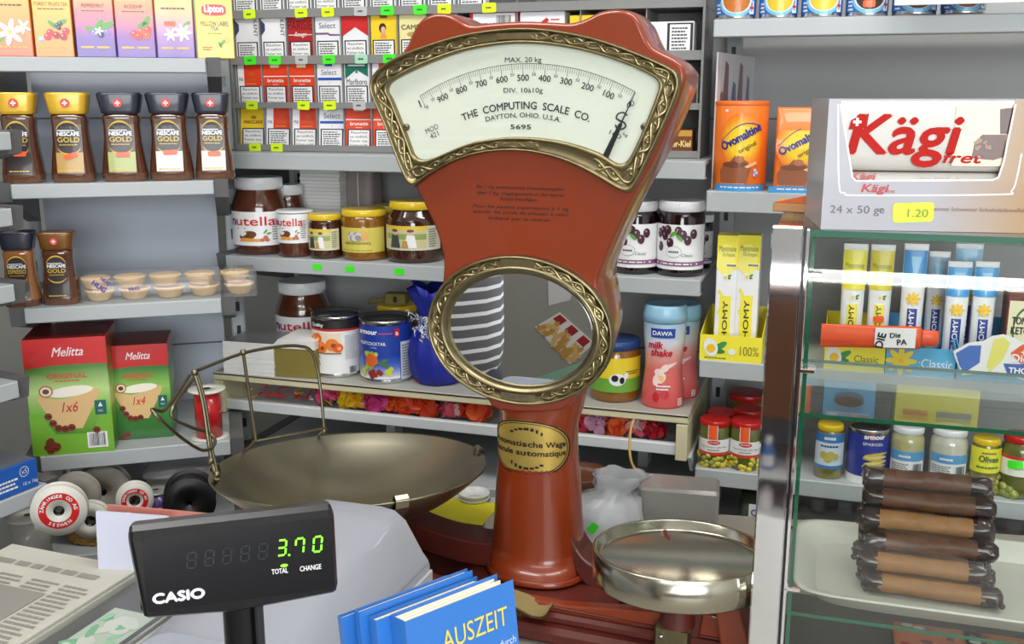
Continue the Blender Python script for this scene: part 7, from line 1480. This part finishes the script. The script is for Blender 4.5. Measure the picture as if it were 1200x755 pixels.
# ---- books
BPL = Plane(at(560, 720, .80), 40)
BKB = mat('book_blue', (52, 122, 206), .3, coat=.5); BKW = PAPER; CREAMP = mat('cream_pages', (236, 230, 212), .8)
def book(label, u, v, zb, w, h, t, fan, lean, title, roll=0):
    q = BPL.w(u, v, zb); b = thing('paperback_book', label, 'book', q, 0, 'blue paperbacks beside the till', rot=(R(-lean), R(roll), R(40)))
    G().box(0, w, -.0006, 0, 0, h, BKB).box(-.0006, 0, -.0006, t, 0, h, BKB).box(0, w, t, t+.0006, 0, h, BKB).build('cover', b)
    rr = random.Random(int(w*9999)+fan); g = G(); n = 14
    for k in range(n):
        y0 = .0003+(t-.0006)*k/n; off = -.0015-rr.uniform(0, .002); wd = w-.002-rr.uniform(0, .010)*(k > 2)
        g.box(.0005, wd, y0, y0+(t-.0006)/n*.9, .002, h+off, CREAMP)
    g.build('page_block', b)
    g = G(); m = flat((0, -.0006, 0))
    if title:
        g.text(m, 'AUSZEIT', w*.60, h-.034, .016, P(236, 214, 90), .0005, fit=w*.62, bold=.0); g.text(m, 'ochendurch', w*.80, h-.051, .0065, P(220, 232, 246), .0005, fit=w*.34); g.lines(m, w*.76, w*.97, h-.064, h-.055, 1, P(220, 232, 246), .0005)
        g.build('cover_print', b)
    else: g.text(m, 'AUSZEIT', w*.60, h-.045, .017, P(236, 214, 90), .0005, fit=w*.62); g.build('cover_print', b)
ub, ue = -.071, .032
hb = .262
book('blue paperback with yellow title in the foreground, front of the group', ub, .040, ZT, .104, hb, .020, 1, 8, True)
book('blue paperback close behind the yellow-titled front one', ub-.012, .018, ZT, .104, hb-.004, .010, 2, 8, False)
book('third blue paperback behind, its pages just showing beside the till', ub-.018, .004, ZT, .108, hb-.001, .006, 3, 8, False)
book('rearmost blue paperback nearest the grey till side', ub-.026, -.009, ZT, .104, hb-.008, .006, 4, 8, False)
# ---- newspapers and magazine on the counter
NEWS = mat('newsprint', (190, 188, 176), .85, noise=.12, nscale=14)
NP = Plane(hitz(150, 673, .885), -20)
def flatstack(name, label, cat, x0, x1, y0, y1, z0, n, th, m, edge, top=None, grp=None):
    g = G(); rr = random.Random(n)
    for k in range(n):
        d = rr.uniform(-.003, .003); g.box(x0+d, x1+d, y0+d, y1-d, z0+k*th, z0+(k+1)*th-.0004, m if k == n-1 else edge, .0006)
    if top: top(g, flat((0, 0, z0+n*th), (1, 0, 0), (0, 1, 0)))
    o = g.build(name, None, (NP.p.x, NP.p.y, ZT), -20); return tag(o, label, cat)
def ntop(g, m):
    rr = random.Random(4); GI = P(150, 148, 140); GI2 = P(120, 118, 112)
    g.lines(m, -.20, -.02, -.035, -.012, 1, GI, .0004)
    for c in range(4):
        x = -.214+.053*c
        for a, b in ((-.26, -.05), (-.44, -.29)): g.lines(m, x, x+.046, a, b, 22, GI, .0004, c)
    g.rect(m, -.16, -.18, -.06, -.08, GI, .0006); g.ell(m, -.14, -.13, .02, .03, GI2, .0008); g.ell(m, -.18, -.28, .03, .02, P(206, 190, 90), .0006); g.rect(m, -.12, -.2, -.02, -.19, GI2, .0006)
flatstack('newspaper_stack', 'stack of pale newspapers on the counter left of the till', 'newspapers', -.22, 0, -.44, .022, .0, 5, .005, NEWS, NEWS, ntop)
def mtop(g, m):
    g.rect(m, .006, -.43, .10, .01, P(90, 92, 92), .0004); rr = random.Random(8)
    g.rect(m, .030, -.43, .094, -.06, P(176, 190, 176), .0006)
    for k in range(60): x, y = rr.uniform(.036, .088), rr.uniform(-.42, -.08); g.ell(m, x, y, rr.uniform(.004, .012), rr.uniform(.006, .02), rr.choice((P(120, 176, 140), P(150, 190, 160), P(196, 200, 190), P(90, 150, 110))), .0008+.00001*k, 10, rr.uniform(0, 3))
flatstack('magazine', 'glossy magazine with green picture and dark border, between newspapers and till', 'magazine', .004, .102, -.44, .02, .0, 2, .006, mat('gloss_paper', (150, 152, 150), .12, coat=1.0), PAPER, mtop)
# ---- standing papers, notebook, folder
def sheetstand(name, label, cat, px0, px1, ytl, d, thick, m, lean, yaw, slope=0.0, extra=None):
    a = at(px0, ytl, d); b = at(px1, ytl, d); w = (b-a).length; h = a.z-ZT; q = V((a.x, a.y-.02, ZT)); g = G()
    g.prism([(0, 0), (w, 0), (w, h-slope), (0, h)], flat((0, 0, 0)), -thick, 0, m)
    if extra: extra(g, w, h)
    o = g.build(name, None, q, rot=(R(-lean), 0, R(yaw))); tag(o, label, cat); return o
PINKF = mat('pink_folder', (206, 130, 118), .7, noise=.05)
sheetstand('card_folder', 'pink card folder standing behind the white papers', 'folder', 128, 292, 588, 1.385, .004, PINKF, 6, -4, .012)
LAV = mat('lavender_paper', (206, 208, 226), .8)
sheetstand('paper_sheet', 'white sheet leaning right behind the spiral notebook', 'paper', 152, 250, 597, 1.365, .0015, PAPER, 6, -2, .02)
def spiral(g, w, h):
    for k in range(16): x = .004+k*.0045; g.tube([(x, .002+.003*math.cos(t), .012+.004*math.sin(t)+0) for t in [2*PI*i/10 for i in range(9)]], .0006, TIN, 5)
sheetstand('spiral_notebook', 'white spiral notebook standing between newspapers and price display', 'notebook', 115, 200, 596, 1.345, .005, LAV, 6, -2, .006, spiral)
# loose paper on the counter behind and under the scale
c = hitz(745, 700, ZT); g = G().box(-.10, .12, -.05, .05, 0, .0012, PAPER); tag(g.build('paper_sheet', None, V((c.x+.02, c.y+.115, ZT)), -16), 'white sheet lying flat on the counter behind the scale base', 'paper')
# ================================================================== BEHIND THE CAMERA (seen in the oval mirror, chrome post and glass)
WOOD = mat('brown_wood', (112, 76, 54), .45, noise=.2, nscale=12)
BK = Plane(V((0, -.74, 0)), 163)
du = thing('display_unit', 'low wooden display unit behind the camera, mirrored in the chrome post', 'display unit', (BK.p.x, BK.p.y, 0), 163)
G().box(-.62, .62, 0, .03, .66, .99, WOOD, .004).build('header_board', du)
for s_ in (-1, 1): G().box(s_*.62-.012, s_*.62+.012, 0, .28, 0, 1.02, WOOD, .003).build('side_panel', du)
G().box(-.62, .62, .27, .28, 0, 1.0, PANELB).build('back_panel', du)
SZ = [.02, .14, .26, .38, .50]
for z in SZ: G().box(-.608, .608, .0, .27, z-.012, z, WHITEP, .002).build('shelf', du)
G().box(-.62, .62, 0, .28, 1.0, 1.02, WOOD, .003).build('top_board', du)
tl = thing('tube_lamp', 'twin white tube lamp on the low display unit behind the camera', 'lamp', BK.w(0, -.05, 1.02), 163)
g = G().box(-.55, .55, -.035, .035, 0, .012, WHITEP, .003); g.build('lamp_base', tl)
for y in (-.022, .022): G().lathe([(.011, -.54), (.011, .54)], mat('tube_bright', (255, 255, 255), .5, emit=14), 12, T=Matrix.Translation((0, y, .026)) @ Matrix.Rotation(PI/2, 4, 'Y')).build('tube', tl)
def bott(cs, cc, r, h):
    g = G().lathe([(r*.9, 0), (r, .003), (r, h*.55), (r*.8, h*.66), (r*.4, h*.74), (r*.4, h*.78)], cs, 16).lathe([(r*.5, h*.77), (r*.5, h), (r*.3, h)], cc, 16); g.rect(cyl(r+.0006), -r, h*.12, r, h*.45, WHITE, 0, 8); return g
cl = [(P(236, 236, 236), P(60, 60, 64)), (P(190, 60, 60), WHITE), (P(60, 110, 180), WHITE), (P(230, 190, 60), P(40, 60, 120)), (P(120, 180, 190), WHITE), (P(200, 120, 160), P(220, 220, 220))]
ptb = [bott(a, b, .020, .094).build('small_bottle') for a, b in cl]; used = set()
lvl = ('bottom', 'second', 'middle', 'fourth', 'top'); cname = ('white', 'red', 'blue', 'yellow', 'teal', 'pink')
for i, z in enumerate(SZ):
    for k in range(16):
        u = -.53+.07*k; j = (k//2+i*2) % 6
        if j not in used: o = ptb[j]; used.add(j)
        else: o = ptb[j].copy(); COL.objects.link(o)
        o.location = BK.w(u, -.06, z+.0004); o.rotation_euler = (0, 0, R(163)); tag(o, 'small %s bottle on the %s display shelf behind the camera, place %s' % (cname[j], lvl[i], ('one', 'two', 'three', 'four', 'five', 'six', 'seven', 'eight', 'nine', 'ten', 'eleven', 'twelve', 'thirteen', 'fourteen', 'fifteen', 'sixteen')[k]), 'bottle', 'small bottles on the display unit')
# grey refrigerator with leaflets
FP = Plane(V((-1.36, -.55, 0)), 141.5)
fr_ = thing('refrigerator', 'grey upright refrigerator reflected in the oval mirror', 'refrigerator', (FP.p.x, FP.p.y, 0), 141.5)
FRG = mat('fridge_grey', (160, 158, 152), .5, noise=.03)
G().box(-.5, .5, .03, .6, 0, 1.9, FRG, .01).build('cabinet', fr_)
d_ = G().box(-.498, .498, 0, .028, .06, 1.89, FRG, .008).build('door', fr_)
G().tube([(.44, 0, 1.0), (.44, -.035, 1.02), (.44, -.035, 1.35), (.44, 0, 1.37)], .009, CHROME, 10).build('handle', d_)
def refl(px, py):
    r = ray(px, py); n = SP.n; p0 = SP.hit(px, py, .0038); r2 = r-n*(2*r.dot(n)); t = ((FP.p-p0).dot(FP.n))/(r2.dot(FP.n)); q = p0+r2*t; return ((q-FP.p).dot(FP.u), q.z)
PT = [refl(*q) for q in ((627, 383), (656, 366), (697, 402), (668, 427))]
g = G(); fm = flat((0, -.0006, 0)); lo = flat((0, 0, 0))
cx0 = sum(p[0] for p in PT)/4; cz0 = sum(p[1] for p in PT)/4; pt = [(a-cx0, b-cz0) for a, b in PT]
g.prism(pt, lo, 0, .0015, P(236, 234, 230))
def bl(s, t): a = V(pt[0]).lerp(V(pt[1]), s); b = V(pt[3]).lerp(V(pt[2]), s); return a.lerp(b, t)
fries = P(226, 186, 110)
for k in range(3):
    t0, t1 = k/3+.04, (k+1)/3-.03; q = [bl(.05, t0), bl(.62, t0), bl(.62, t1), bl(.05, t1)]; g.poly(lo, [tuple(v) for v in q], P(236, 220, 190), .002)
    for j in range(9): c = bl(random.uniform(.1, .55), random.uniform(t0+.03, t1-.03)); g.ell(lo, c.x, c.y, .024, .008, fries if j % 2 else P(200, 150, 80), .0024+.0001*j, 10, random.uniform(0, 3))
    q = [bl(.66, t0), bl(.95, t0), bl(.95, t1-.06), bl(.66, t1-.06)]; g.poly(lo, [tuple(v) for v in q], P(170, 40, 44), .002)
tag(g.build('menu_leaflet', None, (FP.p.x+FP.u.x*cx0+FP.n.x*.0004, FP.p.y+FP.u.y*cx0+FP.n.y*.0004, cz0), 141.5), 'tilted white leaflet with fries pictures and red squares in the mirror', 'leaflet')
PT = [refl(*q) for q in ((642, 322), (676, 330), (668, 352), (643, 358))]
cx0 = sum(p[0] for p in PT)/4; cz0 = sum(p[1] for p in PT)/4; g = G().prism([(a-cx0, b-cz0) for a, b in PT], lo, 0, .0015, P(222, 222, 222)); tag(g.build('paper_notice', None, (FP.p.x+FP.u.x*cx0+FP.n.x*.0004, FP.p.y+FP.u.y*cx0+FP.n.y*.0004, cz0), 141.5), 'plain pale notice above the fries leaflet in the mirror', 'notice')
PT = [refl(*q) for q in ((600, 470), (625, 444), (700, 418), (710, 460))]
cx0 = sum(p[0] for p in PT)/4; cz0 = sum(p[1] for p in PT)/4; g = G().prism([(a-cx0, b-cz0) for a, b in PT], lo, 0, .0012, P(150, 196, 170)); tag(g.build('green_poster', None, (FP.p.x+FP.u.x*cx0+FP.n.x*.0004, FP.p.y+FP.u.y*cx0+FP.n.y*.0004, cz0), 141.5), 'pale green poster low in the mirror reflection', 'poster')
# person in a striped shirt, standing behind the counter at the till
SKN = mat('skin', (206, 156, 130), .5, noise=.05); HAIR = mat('brown_hair', (60, 40, 28), .6, noise=.3, nscale=80, bump=.5); TRO = mat('dark_trousers', (44, 48, 62), .8, noise=.1); SHOE = mat('black_shoe', (24, 22, 22), .4)
SHIRT = D.materials.new('striped_shirt'); SHIRT.use_nodes = True; nt = SHIRT.node_tree; bs = nt.nodes['Principled BSDF']; bs.inputs['Roughness'].default_value = .8
tc = nt.nodes.new('ShaderNodeTexCoord'); sx = nt.nodes.new('ShaderNodeSeparateXYZ'); nt.links.new(tc.outputs['Object'], sx.inputs[0])
m1 = nt.nodes.new('ShaderNodeMath'); m1.operation = 'MULTIPLY'; m1.inputs[1].default_value = 1/.030; m2 = nt.nodes.new('ShaderNodeMath'); m2.operation = 'FRACT'; m3 = nt.nodes.new('ShaderNodeMath'); m3.operation = 'GREATER_THAN'; m3.inputs[1].default_value = .68
nt.links.new(sx.outputs['Z'], m1.inputs[0]); nt.links.new(m1.outputs[0], m2.inputs[0]); nt.links.new(m2.outputs[0], m3.inputs[0])
mx = nt.nodes.new('ShaderNodeMix'); mx.data_type = 'RGBA'; mx.inputs[6].default_value = (*lin((104, 102, 104)), 1); mx.inputs[7].default_value = (*lin((240, 240, 242)), 1); nt.links.new(m3.outputs[0], mx.inputs[0]); nt.links.new(mx.outputs[2], bs.inputs['Base Color'])
def skin(name, vs_, es, rad, m, parent, root=0, sub=2):
    me = D.meshes.new(name); me.from_pydata(vs_, es, []); o = D.objects.new(name, me); COL.objects.link(o); o.parent = parent; me.materials.append(m)
    md = o.modifiers.new('skin', 'SKIN'); md.use_smooth_shade = True; sv = me.skin_vertices[0].data
    for i, r in enumerate(rad): sv[i].radius = r if isinstance(r, tuple) else (r, r); sv[i].use_root = (i == root)
    o.modifiers.new('sub', 'SUBSURF').levels = sub; o.modifiers['sub'].render_levels = sub; return o
pn = thing('person', 'person in grey and white striped shirt standing at the till, seen in the mirror', 'person', (-.995, .295, 0), 0)
fx = math.degrees(math.atan2(1.0, .85))-90                      # turned towards the scale
pn.rotation_euler = (0, 0, R(135))                             # local -y looks to the counter
vsb = [(0, 0, .95), (0, .01, 1.12), (0, .015, 1.30), (0, .01, 1.42), (0, 0, 1.50), (0, -.01, 1.57), (0, -.015, 1.66),
       (.09, 0, .92), (.10, -.005, .50), (.105, .02, .09), (.105, -.10, .04), (-.09, 0, .92), (-.10, -.005, .50), (-.105, .02, .09), (-.105, -.10, .04),
       (.17, .01, 1.40), (.22, .07, 1.15), (.13, .19, .99), (.06, .22, .95), (-.17, .01, 1.40), (-.22, .07, 1.15), (-.13, .19, .99), (-.06, .22, .95)]
esb = [(0, 1), (1, 2), (2, 3), (3, 4), (4, 5), (5, 6), (0, 7), (7, 8), (8, 9), (9, 10), (0, 11), (11, 12), (12, 13), (13, 14), (3, 15), (15, 16), (16, 17), (17, 18), (3, 19), (19, 20), (20, 21), (21, 22)]
rb = [(.13, .10), (.12, .09), (.14, .10), (.11, .08), .05, .065, (.075, .09), .085, .058, .040, .032, .085, .058, .040, .032, .05, .04, .028, .030, .05, .04, .028, .030]
fing = []
for s_, wi in ((1, 18), (-1, 22)):
    for k in range(5):
        i = len(vsb); x0_ = s_*.03; y0 = .235
        L = (.030, .036, .034, .028, .024)[k]
        zk = .97-.017*k if k < 4 else .985; xe = s_*(.03-L*.9) if k < 4 else s_*.035; vsb += [(x0_, y0, zk-.02), (xe, y0+.008+.004*s_, zk-.026), (xe-s_*L*.7, y0+.004+.012*s_, zk-.036)]; esb += [(wi, i), (i, i+1), (i+1, i+2)]; rb += [.010, .009, .007]
skin('body', vsb, esb, rb, SKN, pn)
skin('shirt', [(0, 0, .745), (0, .01, 1.10), (0, .015, 1.30), (0, .01, 1.43), (0, 0, 1.47), (.17, .01, 1.40), (.215, .065, 1.17), (-.17, .01, 1.40), (-.215, .065, 1.17)], [(0, 1), (1, 2), (2, 3), (3, 4), (3, 5), (5, 6), (3, 7), (7, 8)], [(.20, .15), (.195, .14), (.20, .135), (.14, .10), .062, .07, .062, .07, .062], SHIRT, pn)
skin('trousers', [(0, 0, .90), (0, 0, .84), (.10, 0, .76), (.10, -.005, .50), (.105, .02, .10), (-.10, 0, .76), (-.10, -.005, .50), (-.105, .02, .10)], [(0, 1), (1, 2), (2, 3), (3, 4), (1, 5), (5, 6), (6, 7)], [(.16, .11), (.16, .115), .10, .078, .062, .10, .078, .062], TRO, pn)
for s_ in (-1, 1): G().rsec([(0, .045, .125, 2.6, s_*.105, -.06), (.02, .048, .13, 2.6, s_*.105, -.06), (.05, .04, .10, 2.4, s_*.105, -.045), (.09, .044, .055, 2.2, s_*.105, .01)], SHOE, 28).build('shoe', pn)
T = Matrix.Translation((0, -.015, 1.635)); g = G().lathe([(.0001, -.125), (.045, -.115), (.066, -.08), (.078, -.02), (.082, .03), (.074, .075), (.045, .105), (.0001, .114)], SKN, 28, sx=1, sy=1.16, T=T); 
g.lathe([(.006, -.022), (.016, -.018), (.011, .005), (.004, .03)], SKN, 12, T=T @ Matrix.Translation((0, -.093, -.005)))
for s_ in (-1, 1):
    g.lathe([(.0001, -.02), (.008, -.012), (.010, 0), (.007, .014), (.0001, .02)], SKN, 10, (s_*.083, 0, -.01), T=T); g.lathe([(.0001, -.006), (.011, 0), (.0001, .006)], P(236, 236, 236), 10, T=T @ Matrix.Translation((s_*.03, -.083, .012))); g.lathe([(.0001, -.003), (.005, 0), (.0001, .003)], DBROWN, 10, T=T @ Matrix.Translation((s_*.03, -.092, .012)))
g.box(-.024, .024, -.0945, -.08, -.056, -.050, P(170, 90, 86), .002, T)
g.build('head', pn)
g = G().lathe([(.088, -.03), (.092, .02), (.086, .075), (.056, .115), (.0001, .127)], HAIR, 28, sx=1, sy=1.16, c0=False, T=T @ Matrix.Translation((0, .018, .004))); g.build('hair', pn)
